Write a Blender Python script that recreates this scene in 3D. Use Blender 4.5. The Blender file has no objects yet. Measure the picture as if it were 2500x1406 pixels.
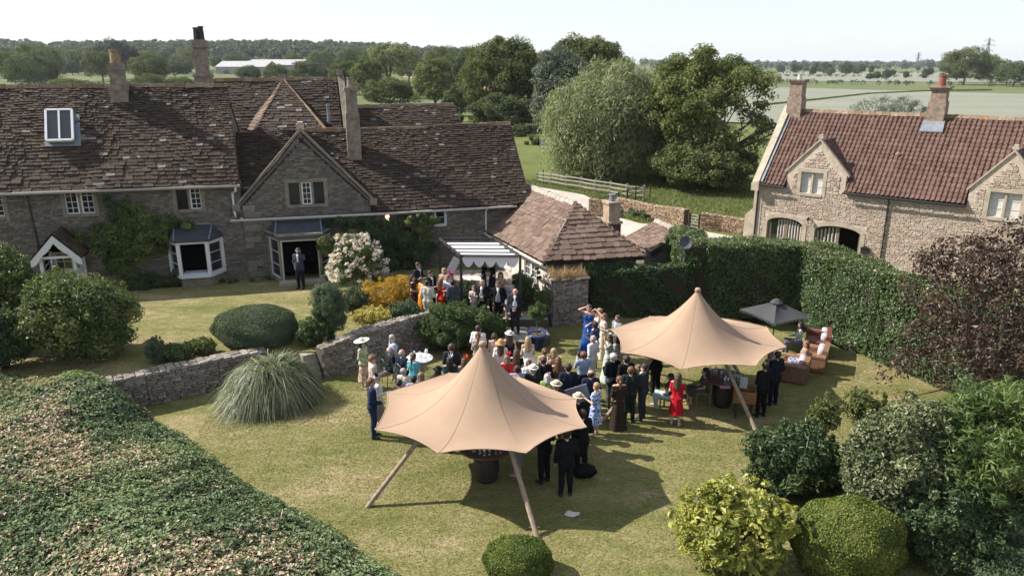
import bpy, math, random
import numpy as np
from mathutils import Vector, Matrix
random.seed(7)
rng = np.random.default_rng(7)
S = bpy.context.scene
COL = S.collection
V = lambda *a: np.array(a, float)

# ------------------------------------------------------------------ camera
F, PIT, CAMZ = 1800.0, math.atan(546 / 1800.0), 10.2       # focal length in photo pixels (2500 wide), pitch, height
cam = bpy.data.objects.new('camera', bpy.data.cameras.new('camera'))
COL.objects.link(cam)
cam.location = (0, 0, CAMZ)
cam.rotation_euler = (math.pi / 2 - PIT, 0, 0)
cam.data.sensor_width = 36
cam.data.sensor_fit = 'HORIZONTAL'
cam.data.lens = 36 * F / 2500
cam.data.clip_end = 30000
cam.data.clip_start = 0.5
S.camera = cam
# ------------------------------------------------------------------ light
SUN_EL, SHADOW_AZ = math.radians(41), math.radians(-11)   # shadows fall towards +X, a little towards the viewer
world = bpy.data.worlds.new('World')
S.world = world
world.use_nodes = True
wn = world.node_tree
bg = wn.nodes['Background']
sky = wn.nodes.new('ShaderNodeTexSky')
sky.sky_type = 'NISHITA'
sky.sun_disc = False
sky.sun_elevation = SUN_EL
sky.sun_rotation = math.atan2(-math.cos(SHADOW_AZ), -math.sin(SHADOW_AZ))
sky.altitude = 60
sky.air_density = 1.0
sky.dust_density = 0.6
sky.ozone_density = 1.0
veil = wn.nodes.new('ShaderNodeMix')                        # thin high haze over the whole sky
veil.data_type = 'RGBA'
veil.inputs[0].default_value = 0.5
veil.inputs[7].default_value = (7.2, 7.65, 8.7, 1)
wn.links.new(sky.outputs[0], veil.inputs[6])
wn.links.new(veil.outputs[2], bg.inputs[0])
bg.inputs[1].default_value = 0.079
sl = bpy.data.lights.new('sun', 'SUN')
sl.energy = 5.0
sl.angle = math.radians(0.55)
sl.color = (1.0, 0.95, 0.87)
sun = bpy.data.objects.new('sun', sl)
COL.objects.link(sun)
sdir = Vector((math.cos(SHADOW_AZ) * math.cos(SUN_EL), math.sin(SHADOW_AZ) * math.cos(SUN_EL), -math.sin(SUN_EL)))
sun.rotation_euler = sdir.to_track_quat('-Z', 'Y').to_euler()
sun.location = (-30, 10, 40)
S.view_settings.view_transform = 'Standard'
S.view_settings.look = 'None'
S.view_settings.exposure = 0.95
S.view_settings.gamma = 1.0
S.view_settings.use_curve_mapping = False
S.cycles.max_bounces = 6
S.cycles.diffuse_bounces = 3
S.cycles.glossy_bounces = 2
S.cycles.transmission_bounces = 3
S.cycles.transparent_max_bounces = 6
S.cycles.volume_bounces = 0
S.cycles.use_denoising = True
S.cycles.use_adaptive_sampling = True

# ------------------------------------------------------------------ survey helpers: where a photo pixel meets the place
def ray(x, y):
    u, v = (x - 1250) / F, (703 - y) / F
    c, s = math.cos(PIT), math.sin(PIT)
    return V(u, c + v * s, -s + v * c)
def gz(x, y, z=0.0):
    d = ray(x, y)
    return V(0, 0, CAMZ) + d * ((z - CAMZ) / d[2])
def gy(x, y, Y):
    d = ray(x, y)
    return V(0, 0, CAMZ) + d * (Y / d[1])
def depth(p):
    return p[1] * math.cos(PIT) - (p[2] - CAMZ) * math.sin(PIT)
class Frame:
    def __init__(s, o, deg):
        a = math.radians(deg)
        s.o, s.deg = V(*o), deg
        s.ex, s.ey, s.ez = V(math.cos(a), math.sin(a), 0), V(-math.sin(a), math.cos(a), 0), V(0, 0, 1)
    def W(s, a, t, z): return s.o + s.ex * a + s.ey * t + s.ez * z
    def pt(s, x, y, t=0.0):
        d = ray(x, y); c = V(0, 0, CAMZ) - s.o
        p = c + d * ((t - c @ s.ey) / (d @ s.ey))
        return p @ s.ex, p[2]
    def at(s, x, y, t=0.0):
        a, z = s.pt(x, y, t)
        return s.W(a, t, z)
def on_plane(x, y, o, n):
    d = ray(x, y); c = V(0, 0, CAMZ)
    return c + d * (((o - c) @ n) / (d @ n))
def lerp(a, b, t): return a + (b - a) * t
def unit(v):
    v = np.asarray(v, float)
    return v / (np.linalg.norm(v) + 1e-12)

# ------------------------------------------------------------------ materials
MATS = {}
def _nodes(name):
    m = bpy.data.materials.new(name)
    m.use_nodes = True
    nt = m.node_tree
    return m, nt, nt.nodes['Principled BSDF']
def _ramp(nt, stops):
    r = nt.nodes.new('ShaderNodeValToRGB')
    e = r.color_ramp.elements
    while len(e) < len(stops): e.new(0.5)
    for i, (p, c) in enumerate(stops):
        e[i].position = p
        e[i].color = (*c, 1)
    return r
def _noise(nt, scale, detail=4, rough=0.6, coord='Object', stretch=None):
    tc = nt.nodes.new('ShaderNodeTexCoord')
    n = nt.nodes.new('ShaderNodeTexNoise')
    n.inputs['Scale'].default_value = scale
    n.inputs['Detail'].default_value = detail
    n.inputs['Roughness'].default_value = rough
    if stretch:
        mp = nt.nodes.new('ShaderNodeMapping')
        mp.inputs['Scale'].default_value = stretch
        nt.links.new(tc.outputs[coord], mp.inputs[0])
        nt.links.new(mp.outputs[0], n.inputs['Vector'])
    else:
        nt.links.new(tc.outputs[coord], n.inputs['Vector'])
    return n
def _bump(nt, src, bs, strength, dist=0.02):
    b = nt.nodes.new('ShaderNodeBump')
    b.inputs['Strength'].default_value = strength
    b.inputs['Distance'].default_value = dist
    nt.links.new(src, b.inputs['Height'])
    nt.links.new(b.outputs[0], bs.inputs['Normal'])
def _mix(nt, fac, a, b, mode='MIX'):
    m = nt.nodes.new('ShaderNodeMix')
    m.data_type = 'RGBA'
    m.blend_type = mode
    for s, v in ((0, fac), (6, a), (7, b)):
        if isinstance(v, (int, float)): m.inputs[s].default_value = v
        elif isinstance(v, tuple): m.inputs[s].default_value = (*v, 1)
        else: nt.links.new(v, m.inputs[s])
    return m.outputs[2]
def plain(name, c, rough=0.7, var=0.25, scale=12, bump=0.15, metal=0.0, spec=0.4, sheen=0.0):
    """base colour broken up by two sizes of noise"""
    if name in MATS: return MATS[name]
    m, nt, bs = _nodes(name)
    n = _noise(nt, scale)
    c = tuple(x * .76 for x in c)
    lo = tuple(x * (1 - var) for x in c); hi = tuple(min(1, x * (1 + var)) for x in c)
    r = _ramp(nt, [(0.3, lo), (0.7, hi)])
    nt.links.new(n.outputs[0], r.inputs[0])
    nt.links.new(r.outputs[0], bs.inputs['Base Color'])
    bs.inputs['Roughness'].default_value = rough
    bs.inputs['Metallic'].default_value = metal
    bs.inputs['Specular IOR Level'].default_value = spec
    if bump: _bump(nt, n.outputs[0], bs, bump)
    MATS[name] = m
    return m
def toned(name, stops, rough=0.85, nscale=14, namt=0.5, bump=0.5, dist=0.02, lichen=None, moss=None, spec=0.25):
    """colour picked by the piece's own 'tone' value, then weathered with noise; lichen/moss: (colour, noise scale, threshold)"""
    if name in MATS: return MATS[name]
    m, nt, bs = _nodes(name)
    at = nt.nodes.new('ShaderNodeAttribute'); at.attribute_name = 'tone'
    r = _ramp(nt, [(p, tuple(x * .73 for x in c)) for p, c in stops])
    nt.links.new(at.outputs['Fac'], r.inputs[0])
    gp = nt.nodes.new('ShaderNodeNewGeometry')
    n = nt.nodes.new('ShaderNodeTexNoise')
    n.inputs['Scale'].default_value = nscale; n.inputs['Detail'].default_value = 6; n.inputs['Roughness'].default_value = 0.7
    nt.links.new(gp.outputs['Position'], n.inputs['Vector'])
    g = _ramp(nt, [(0.25, (1 - namt,) * 3), (0.75, (1 + namt * 0.6,) * 3)])
    nt.links.new(n.outputs[0], g.inputs[0])
    col = _mix(nt, 1.0, r.outputs[0], g.outputs[0], 'MULTIPLY')
    for blot in (lichen, moss):
        if blot:
            c, sc, th = blot
            gn = nt.nodes.new('ShaderNodeNewGeometry')
            k = nt.nodes.new('ShaderNodeTexNoise')
            k.inputs['Scale'].default_value = sc; k.inputs['Detail'].default_value = 5; k.inputs['Roughness'].default_value = 0.65
            nt.links.new(gn.outputs['Position'], k.inputs['Vector'])
            kr = _ramp(nt, [(th, (0, 0, 0)), (th + 0.06, (1, 1, 1))])
            nt.links.new(k.outputs[0], kr.inputs[0])
            col = _mix(nt, kr.outputs[0], col, c)
    nt.links.new(col, bs.inputs['Base Color'])
    bs.inputs['Roughness'].default_value = rough
    bs.inputs['Specular IOR Level'].default_value = spec
    if bump: _bump(nt, n.outputs[0], bs, bump, dist)
    MATS[name] = m
    return m
def leafy(name, stops, rough=0.5, trans=0.3, spec=0.35):
    """leaf blades: colour from each leaf's tone, some light let through"""
    if name in MATS: return MATS[name]
    m, nt, bs = _nodes(name)
    at = nt.nodes.new('ShaderNodeAttribute'); at.attribute_name = 'tone'
    r = _ramp(nt, [(p, tuple(x * .84 for x in c)) for p, c in stops])
    nt.links.new(at.outputs['Fac'], r.inputs[0])
    nt.links.new(r.outputs[0], bs.inputs['Base Color'])
    bs.inputs['Roughness'].default_value = rough
    bs.inputs['Specular IOR Level'].default_value = spec
    tr = nt.nodes.new('ShaderNodeBsdfTranslucent')
    tint = _mix(nt, 1.0, r.outputs[0], (1.25, 1.3, 0.7), 'MULTIPLY')
    nt.links.new(tint, tr.inputs[0])
    mx = nt.nodes.new('ShaderNodeMixShader')
    mx.inputs[0].default_value = trans
    nt.links.new(bs.outputs[0], mx.inputs[1])
    nt.links.new(tr.outputs[0], mx.inputs[2])
    nt.links.new(mx.outputs[0], nt.nodes['Material Output'].inputs[0])
    MATS[name] = m
    return m

# ------------------------------------------------------------------ mesh helpers
def np_mesh(name, verts, loops, sizes, tone=None, smooth=False, mats=(), mat_idx=None):
    me = bpy.data.meshes.new(name)
    verts = np.ascontiguousarray(verts, np.float32)
    me.vertices.add(len(verts)); me.vertices.foreach_set('co', verts.ravel())
    me.loops.add(len(loops)); me.loops.foreach_set('vertex_index', np.ascontiguousarray(loops, np.int32))
    sizes = np.asarray(sizes, np.int32)
    st = np.concatenate([[0], np.cumsum(sizes)[:-1]]).astype(np.int32)
    me.polygons.add(len(sizes)); me.polygons.foreach_set('loop_start', st)
    me.polygons.foreach_set('use_smooth', np.full(len(sizes), bool(smooth)))
    for m in mats: me.materials.append(m)
    if mat_idx is not None: me.polygons.foreach_set('material_index', np.asarray(mat_idx, np.int32))
    if tone is not None:
        a = me.attributes.new('tone', 'FLOAT', 'FACE')
        a.data.foreach_set('value', np.asarray(tone, np.float32))
    me.update(calc_edges=True)
    return me
class MB:
    """collects faces; build() links them as one mesh object"""
    def __init__(s): s.v, s.f, s.t, s.m = [], [], [], []; s.tone = 0.5; s.mi = 0
    def add(s, vs, fs):
        b = len(s.v)
        s.v += [tuple(map(float, p)) for p in vs]
        for f in fs:
            s.f.append([b + i for i in f]); s.t.append(s.tone); s.m.append(s.mi)
        return s
    def box(s, c, h, ex=(1, 0, 0), ey=(0, 1, 0), ez=(0, 0, 1)):
        c = V(*c); X, Y, Z = V(*ex) * h[0], V(*ey) * h[1], V(*ez) * h[2]
        vs = [c + X * i + Y * j + Z * k for k in (-1, 1) for j in (-1, 1) for i in (-1, 1)]
        return s.add(vs, [(0, 2, 3, 1), (4, 5, 7, 6), (0, 1, 5, 4), (2, 6, 7, 3), (0, 4, 6, 2), (1, 3, 7, 5)])
    def fbox(s, fr, a0, a1, t0, t1, z0, z1):
        return s.box(fr.W((a0 + a1) / 2, (t0 + t1) / 2, (z0 + z1) / 2), (abs(a1 - a0) / 2, abs(t1 - t0) / 2, abs(z1 - z0) / 2), fr.ex, fr.ey, fr.ez)
    def bar(s, p, q, w, d=None, up=(0, 0, 1)):
        """rectangular bar from p to q"""
        p, q = V(*p), V(*q); ax = unit(q - p); up = V(*up)
        if abs(ax @ up) > 0.98: up = V(0, 1, 0)
        y = unit(np.cross(up, ax)); z = np.cross(ax, y)
        return s.box((p + q) / 2, (np.linalg.norm(q - p) / 2, w / 2, (d or w) / 2), ax, y, z)
    def tube(s, pts, rad, n=8, cap=True):
        pts = [V(*p) for p in pts]
        rad = rad if hasattr(rad, '__len__') else [rad] * len(pts)
        ref = V(0.31, 0.2, 0.93)
        vs = []
        for i, p in enumerate(pts):
            d = unit(pts[min(i + 1, len(pts) - 1)] - pts[max(i - 1, 0)])
            r0 = ref if abs(d @ ref) < 0.95 else V(1, 0, 0)
            x = unit(np.cross(d, r0)); y = np.cross(d, x)
            for k in range(n):
                a = 2 * math.pi * k / n
                vs.append(p + (x * math.cos(a) + y * math.sin(a)) * rad[i])
        fs = []
        for i in range(len(pts) - 1):
            for k in range(n):
                k2 = (k + 1) % n
                fs.append((i * n + k, i * n + k2, (i + 1) * n + k2, (i + 1) * n + k))
        if cap:
            fs.append(tuple(range(n))[::-1]); fs.append(tuple((len(pts) - 1) * n + k for k in range(n)))
        return s.add(vs, fs)
    def lathe(s, prof, n=16, c=(0, 0, 0), sx=1.0, sy=1.0):
        vs = [(c[0] + r * math.cos(2 * math.pi * k / n) * sx, c[1] + r * math.sin(2 * math.pi * k / n) * sy, c[2] + z) for r, z in prof for k in range(n)]
        fs = [(i * n + k, i * n + (k + 1) % n, (i + 1) * n + (k + 1) % n, (i + 1) * n + k) for i in range(len(prof) - 1) for k in range(n)]
        if prof[0][0] > 1e-4: fs.append(tuple(range(n))[::-1])
        if prof[-1][0] > 1e-4: fs.append(tuple((len(prof) - 1) * n + k for k in range(n)))
        return s.add(vs, fs)
    def prism(s, poly, n):
        """polygon (3-D points) pushed along vector n"""
        k = len(poly); poly = [V(*p) for p in poly]; n = V(*n)
        vs = poly + [p + n for p in poly]
        fs = [tuple(range(k))[::-1], tuple(range(k, 2 * k))] + [(i, (i + 1) % k, k + (i + 1) % k, k + i) for i in range(k)]
        return s.add(vs, fs)
    def mesh(s, name, mats, org=(0, 0, 0), smooth=False):
        if not isinstance(mats, (list, tuple)): mats = [mats]
        v = np.array(s.v) - V(*org)
        return np_mesh(name, v, [i for f in s.f for i in f], [len(f) for f in s.f], s.t, smooth, mats, s.m)
    def build(s, name, mats, parent=None, smooth=False, label=None, kind=None):
        return link(name, s.mesh(name, mats, world_of(parent), smooth), parent, label, kind)
def world_of(o):
    p = V(0, 0, 0)
    while o is not None:
        p = p + V(*o.location); o = o.parent
    return p
def link(name, data, parent=None, label=None, kind=None):
    o = bpy.data.objects.new(name, data)
    COL.objects.link(o)
    if parent is not None: o.parent = parent
    if label: o['label'] = label
    if kind: o['kind'] = kind
    return o
def thing(name, label, cat, loc=(0, 0, 0), group=None):
    o = link(name, None)
    o.location = tuple(loc); o.empty_display_size = 0.2
    o['label'] = label; o['category'] = cat
    if group: o['group'] = group
    return o
def tag(o, label, cat, group=None):
    o['label'] = label; o['category'] = cat
    if group: o['group'] = group
    return o
def copy_tree(o, parent=None):
    c = o.copy(); COL.objects.link(c)
    if parent is not None: c.parent = parent
    for ch in list(o.children): copy_tree(ch, c)
    return c

# ------------------------------------------------------------------ laid pieces (stone tiles, rubble stones)
def piece_variants(name, n, kind, mat):
    """unit pieces: x 0..1 along the course, y 0..1 up, z 0..1 thickness"""
    out = []
    r = random.Random(name)
    for i in range(n):
        if kind == 'tile':
            j = lambda s: r.uniform(-s, s)
            xs = [0.02, 0.06 + abs(j(.05)), 0.5, 0.94 - abs(j(.05)), 0.98]
            low = [(xs[0], 0.07 + abs(j(.09))), (xs[1], 0.0 + abs(j(.04))), (xs[2], j(.035)), (xs[3], abs(j(.04))), (xs[4], 0.07 + abs(j(.09)))]
            pl = low + [(0.98, 1.15), (0.02, 1.15)]
            top = [(x, y, (0.95 + j(.12)) if y < 1 else 0.45) for x, y in pl]
            bot = [(x, y, 0.0 if y < 1 else -0.3) for x, y in pl]
            vs = top + bot; k = len(pl)
            fs = [tuple(range(k))] + [(q, k + q, k + (q + 1) % k, (q + 1) % k) for q in range(k)]
        elif kind == 'stone':
            j = lambda s: r.uniform(-s, s)
            b = 0.09
            fr = [(b + j(.05), b + j(.12)), (1 - b + j(.05), b + j(.12)), (1 - b + j(.05), 1 - b + j(.12)), (b + j(.05), 1 - b + j(.12))]
            bk = [(j(.02), j(.05)), (1 + j(.02), j(.05)), (1 + j(.02), 1 + j(.05)), (j(.02), 1 + j(.05))]
            vs = [(x, y, 1 + j(.25)) for x, y in fr] + [(x, y, 0) for x, y in bk]
            fs = [(0, 1, 2, 3)] + [(q, 4 + q, 4 + (q + 1) % 4, (q + 1) % 4) for q in range(4)]
        elif kind == 'pantile':
            prof = [(0.0, 0.25), (0.12, 0.85), (0.3, 1.0), (0.46, 0.8), (0.56, 0.22), (0.78, 0.1), (1.0, 0.25)]
            k = len(prof)
            vs = [(x, 0, z) for x, z in prof] + [(x, 1.12, z - 0.42) for x, z in prof] + [(x, 0, z - 0.5) for x, z in prof]
            fs = [(q, q + 1, k + q + 1, k + q) for q in range(k - 1)] + [(2 * k + q, 2 * k + q + 1, q + 1, q) for q in range(k - 1)]
        vs = np.array(vs, float)
        me = np_mesh(name, vs, [q for f in fs for q in f], [len(f) for f in fs], [(i + 0.5) / n] * len(fs), False, [mat])
        out.append((vs, fs, me, (i + 0.5) / n))
    return out
def lay(parent, pieces, variants, one, many, singles):
    """pieces: list of (origin, X, Y, Z) with scaled axes; the first `singles` become objects, the rest one mesh"""
    po = world_of(parent)
    vb, lb, sb, tb, base = [], [], [], [], 0
    for i, (o, X, Y, Z) in enumerate(pieces):
        vs, fs, me, tone = variants[random.randrange(len(variants))]
        if i < singles:
            ob = link(one, me, parent)
            M = Matrix((( *map(float, (X[0], Y[0], Z[0], o[0] - po[0])),), (*map(float, (X[1], Y[1], Z[1], o[1] - po[1])),), (*map(float, (X[2], Y[2], Z[2], o[2] - po[2])),), (0, 0, 0, 1)))
            ob.matrix_local = M
        else:
            vb.append(o - po + vs[:, :1] * X + vs[:, 1:2] * Y + vs[:, 2:] * Z)
            for f in fs:
                lb += [base + q for q in f]; sb.append(len(f)); tb.append(tone)
            base += len(vs)
    if vb:
        me = np_mesh(many, np.concatenate(vb), lb, sb, tb, False, [variants[0][2].materials[0]])
        link(many, me, parent, kind='stuff')
def wob(x, y):
    return math.sin(x * 1.3 + y * 0.7) * 0.5 + math.sin(x * 0.53 - y * 1.1 + 1.7) * 0.5 + math.sin(x * 2.9 + 0.4 * y) * 0.25
def tile_pieces(e0, e1, r0, r1, expo, width, th=0.05, sag=0.05, skip=None, jit=1.0, order='eave', seed=1, overlap_up=True):
    """stone tiles over the roof quad eave e0-e1, ridge r0-r1; expo/width = (eave, ridge) sizes"""
    rr = random.Random(seed)
    e0, e1, r0, r1 = (V(*p) for p in (e0, e1, r0, r1))
    L = max(np.linalg.norm((r0 + r1) / 2 - (e0 + e1) / 2), 1e-3)
    out, d, row = [], 0.0, 0
    while d < L - 0.04:
        v = d / L
        ex = lerp(expo[0], expo[1], v) * rr.uniform(0.93, 1.07)
        ex = min(ex, L - d + 0.05)
        a, b = lerp(e0, r0, v), lerp(e1, r1, v)
        W = np.linalg.norm(b - a)
        if W > 0.08:
            X = (b - a) / W
            v2 = min(1, (d + ex) / L)
            up = unit(lerp(e0, r0, v2) + lerp(e1, r1, v2) - a - b)
            up = unit(up - X * (up @ X))
            N = np.cross(X, up)
            x = -rr.random() * 0.15 * jit
            while x < W - 0.02:
                w = lerp(width[0], width[1], v) * rr.uniform(0.65, 1.45) if jit else lerp(width[0], width[1], v)
                x0, x1 = max(x, 0), min(x + w, W)
                if W - x1 < 0.07: x1 = W
                c = a + X * (x0 + x1) / 2
                if x1 - x0 > 0.05 and not (skip and skip(c + up * ex * 0.5)):
                    z = sag * wob(c[0] + c[1] * 0.6, c[2] * 1.4)
                    tw = rr.uniform(-.018, .018) * jit
                    Xv = unit(X + up * tw); Uv = unit(up - X * tw)
                    lift = N * (0.012 + rr.random() * 0.02 * jit)
                    out.append((a + X * x0 + N * z + lift + up * rr.uniform(-.01, .01) * jit, Xv * (x1 - x0), Uv * ex, unit(N + up * 0.0) * th * rr.uniform(.8, 1.3)))
                x += w
        d += ex; row += 1
    return out
def stone_pieces(fr, a0, a1, z0, top, holes, ch, cw, t=0.0, depth_=0.03, seed=3, flip=1):
    """courses of rubble over the wall a0..a1, z0..top(a); holes = (a0,a1,z0,z1)"""
    rr = random.Random(seed)
    out, z = [], z0
    top_f = top if callable(top) else (lambda a: top)
    zmax = max(top_f(lerp(a0, a1, k / 40)) for k in range(41))
    while z < zmax - 0.02:
        h = rr.uniform(*ch)
        x = a0 - rr.random() * 0.2
        while x < a1:
            w = rr.uniform(*cw)
            x0, x1 = max(x, a0), min(x + w, a1)
            hh = min(h, min(top_f(x0), top_f(x1)) - z)
            ok = x1 - x0 > 0.04 and hh > 0.03
            if ok:
                for (ha0, ha1, hz0, hz1) in holes:
                    if x0 < ha1 and x1 > ha0 and z < hz1 - 0.01 and z + hh > hz0 + 0.01:
                        if x0 < ha0 - 0.05: x1 = ha0
                        elif x1 > ha1 + 0.05: x0 = ha1
                        else: ok = False
                ok = ok and x1 - x0 > 0.04
            if ok:
                g = 0.006
                out.append((fr.W(x0 + g, t - 0.002, z + g), fr.ex * (x1 - x0 - 2 * g), fr.ez * (hh - 2 * g), -fr.ey * depth_ * rr.uniform(.4, 1.4) * flip))
            x += w
        z += h
    return out
def wall_back(mb, fr, a0, a1, z0, top, holes, t0=0.0, t1=0.35, breaks=()):
    """masonry backing with real openings"""
    top_f = top if callable(top) else (lambda a: top)
    xs = sorted(set([a0, a1] + [h for q in holes for h in q[:2] if a0 < h < a1] + [b for b in breaks if a0 < b < a1]))
    for x0, x1 in zip(xs, xs[1:]):
        hs = sorted([(q[2], q[3]) for q in holes if q[0] < (x0 + x1) / 2 < q[1]])
        z = z0; segs = []
        for b, t in hs:
            if b > z: segs.append((z, b, b))
            z = max(z, t)
        segs.append((z, top_f(x0), top_f(x1)))
        for lo, h0, h1 in segs:
            if max(h0, h1) <= lo + 1e-3: continue
            poly = [fr.W(x0, t0, lo), fr.W(x1, t0, lo), fr.W(x1, t0, max(h1, lo)), fr.W(x0, t0, max(h0, lo))]
            mb.prism(poly, fr.ey * (t1 - t0))

# ------------------------------------------------------------------ leaves
def leaf_mesh(name, P, N, size, tone, mat, aspect=0.5, curl=0.15, org=(0, 0, 0), dirs=None):
    n = len(P)
    P = P - V(*org)
    N = N / (np.linalg.norm(N, axis=1, keepdims=True) + 1e-9)
    d = rng.normal(size=(n, 3)) if dirs is None else dirs
    u = d - N * np.sum(d * N, 1, keepdims=True)
    u /= np.linalg.norm(u, axis=1, keepdims=True) + 1e-9
    v = np.cross(N, u)
    L = (size * rng.uniform(0.6, 1.35, (n, 1)))
    w = L * aspect
    b = P - u * L * .5
    tip = P + u * L * .5 - N * L * curl
    s1 = P + v * w * .5 + N * L * curl * .5 - u * L * .08
    s2 = P - v * w * .5 + N * L * curl * .5 - u * L * .08
    verts = np.stack([b, s1, tip, s2], 1).reshape(-1, 3)
    return np_mesh(name, verts, np.arange(4 * n), np.full(n, 4), np.clip(tone, 0.01, 0.99), False, [mat])
def clump_points(centers, radii, per, up=0.35, squash=0.8, shell=0.5, rand=0.55):
    """leaves around clump centres, thicker near each clump's outside"""
    k = len(centers)
    idx = np.repeat(np.arange(k), per)
    d = rng.normal(size=(len(idx), 3)); d /= np.linalg.norm(d, axis=1, keepdims=True)
    d[:, 2] = np.where(rng.random(len(d)) < up, np.abs(d[:, 2]), d[:, 2])
    r = (shell + (1 - shell) * rng.random((len(idx), 1)) ** 0.6)
    off = d * r * np.asarray(radii)[idx][:, None]
    off[:, 2] *= squash
    P = np.asarray(centers)[idx] + off
    N = d + rng.normal(size=d.shape) * rand + np.array([0, 0, 0.35])
    return P, N, idx
def crown_centres(c, r, n, low=-0.75, inner=0.35, egg=0.0, seed=None):
    """clump centres through an uneven crown"""
    g = rng if seed is None else np.random.default_rng(seed)
    out = []
    while len(out) < n:
        d = g.normal(size=3); d /= np.linalg.norm(d)
        if d[2] < low: continue
        k = inner + (1 - inner) * g.random() ** 0.45
        k *= 0.96 + 0.1 * math.sin(3 * d[0] + 2.1 * d[1] + 5 * d[2] + c[0])
        w = 1 - egg * d[2]
        if d[2] < 0: w *= min(1.7, (1 / max(math.hypot(d[0], d[1]), .05)) ** .75)
        out.append(V(*c) + d * k * V(*r) * V(w, w, 1))
    return np.array(out)
# ================================================================== MATERIALS OF THE PLACE
def grass_mat(name, stops, s1=0.35, s2=2.2, fine=60, stretch=(1, 1, 1), bump=0.6):
    if name in MATS: return MATS[name]
    m, nt, bs = _nodes(name)
    gp = nt.nodes.new('ShaderNodeNewGeometry')
    mp = nt.nodes.new('ShaderNodeMapping'); mp.inputs['Scale'].default_value = stretch
    mp.inputs['Rotation'].default_value = (0, 0, 0.35)
    nt.links.new(gp.outputs['Position'], mp.inputs[0])
    def N(sc, det, ro=0.6):
        n = nt.nodes.new('ShaderNodeTexNoise')
        n.inputs['Scale'].default_value = sc; n.inputs['Detail'].default_value = det; n.inputs['Roughness'].default_value = ro
        nt.links.new(mp.outputs[0], n.inputs['Vector']); return n
    a, b, c = N(s1, 5, 0.62), N(s2, 6, 0.7), N(fine, 3, 0.7)
    ad = nt.nodes.new('ShaderNodeMath'); ad.operation = 'MULTIPLY_ADD'
    ad.inputs[1].default_value = 0.55
    nt.links.new(a.outputs[0], ad.inputs[0])
    m2 = nt.nodes.new('ShaderNodeMath'); m2.operation = 'MULTIPLY'; m2.inputs[1].default_value = 0.45
    nt.links.new(b.outputs[0], m2.inputs[0]); nt.links.new(m2.outputs[0], ad.inputs[2])
    r = _ramp(nt, [(p, tuple(x * .76 for x in c)) for p, c in stops])
    nt.links.new(ad.outputs[0], r.inputs[0])
    g = _ramp(nt, [(0.3, (0.62,) * 3), (0.72, (1.3,) * 3)])
    nt.links.new(c.outputs[0], g.inputs[0])
    col = _mix(nt, 1.0, r.outputs[0], g.outputs[0], 'MULTIPLY')
    nt.links.new(col, bs.inputs['Base Color'])
    bs.inputs['Roughness'].default_value = 0.95; bs.inputs['Specular IOR Level'].default_value = 0.1
    _bump(nt, c.outputs[0], bs, bump, 0.07)
    MATS[name] = m
    return m
M_lawn = grass_mat('lawn', [(0.35, (0.145, 0.160, 0.048)), (0.46, (0.218, 0.212, 0.074)), (0.55, (0.30, 0.262, 0.118)), (0.66, (0.46, 0.355, 0.21))], 0.42, 2.4, 13, (0.6, 1.35, 1), 1.0)
M_meadow = grass_mat('meadow', [(0.35, (0.105, 0.135, 0.036)), (0.5, (0.150, 0.175, 0.052)), (0.66, (0.225, 0.225, 0.085))], 0.12, 0.8, 7, (1, 1, 1), 0.9)
M_field = grass_mat('field', [(0.35, (0.115, 0.145, 0.055)), (0.6, (0.175, 0.195, 0.085))], 0.012, 0.1, 1.2)
M_wheat = grass_mat('wheat', [(0.35, (0.235, 0.245, 0.185)), (0.5, (0.275, 0.28, 0.215)), (0.65, (0.32, 0.32, 0.25))], 0.03, 0.5, 4, (0.4, 2.2, 1))
M_stubble = grass_mat('dry_field', [(0.35, (0.36, 0.26, 0.15)), (0.65, (0.46, 0.34, 0.2))], 0.02, 0.2, 2)
M_gravel = grass_mat('gravel', [(0.35, (0.50, 0.45, 0.38)), (0.65, (0.66, 0.60, 0.52))], 0.5, 6, 40, (1, 1, 1), 0.5)
M_soil = plain('soil', (0.075, 0.055, 0.04), 0.95, 0.4, 5, 0.6)
BROWN = [(0.0, (0.056, 0.038, 0.027)), (0.3, (0.072, 0.049, 0.035)), (0.65, (0.088, 0.061, 0.043)), (0.965, (0.118, 0.084, 0.061)), (0.98, (0.27, 0.245, 0.215))]
M_tileA = toned('stone_slate', BROWN, 0.85, 16, 0.55, 0.7, 0.02, lichen=((0.46, 0.44, 0.41), 2.6, 0.69), moss=((0.10, 0.075, 0.03), 1.1, 0.66))
M_tileB = toned('stone_slate_dark', [(p, tuple(x * 0.86 for x in c)) for p, c in BROWN], 0.85, 16, 0.55, 0.7, 0.02, lichen=((0.42, 0.40, 0.37), 2.2, 0.735), moss=((0.09, 0.07, 0.03), 0.9, 0.70))
M_tileC = toned('stone_slate_pale', [(0, (0.15, 0.100, 0.074)), (0.5, (0.20, 0.135, 0.102)), (1, (0.255, 0.175, 0.135))], 0.85, 18, 0.35, 0.6, 0.02, lichen=((0.46, 0.42, 0.37), 2.6, 0.76))
M_pantile = toned('red_tile', [(0, (0.122, 0.068, 0.051)), (0.5, (0.155, 0.087, 0.065)), (1, (0.192, 0.112, 0.085))], 0.75, 12, 0.4, 0.35, 0.01, lichen=((0.22, 0.17, 0.13), 2.8, 0.72))
M_slab = plain('roof_boarding', (0.035, 0.025, 0.02), 0.9, 0.3, 6, 0.2)
M_ridge = toned('ridge_stone', [(0, (0.26, 0.175, 0.11)), (0.5, (0.33, 0.24, 0.165)), (1, (0.42, 0.32, 0.23))], 0.9, 9, 0.5, 0.6, 0.02, moss=((0.24, 0.115, 0.04), 1.6, 0.56))
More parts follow.
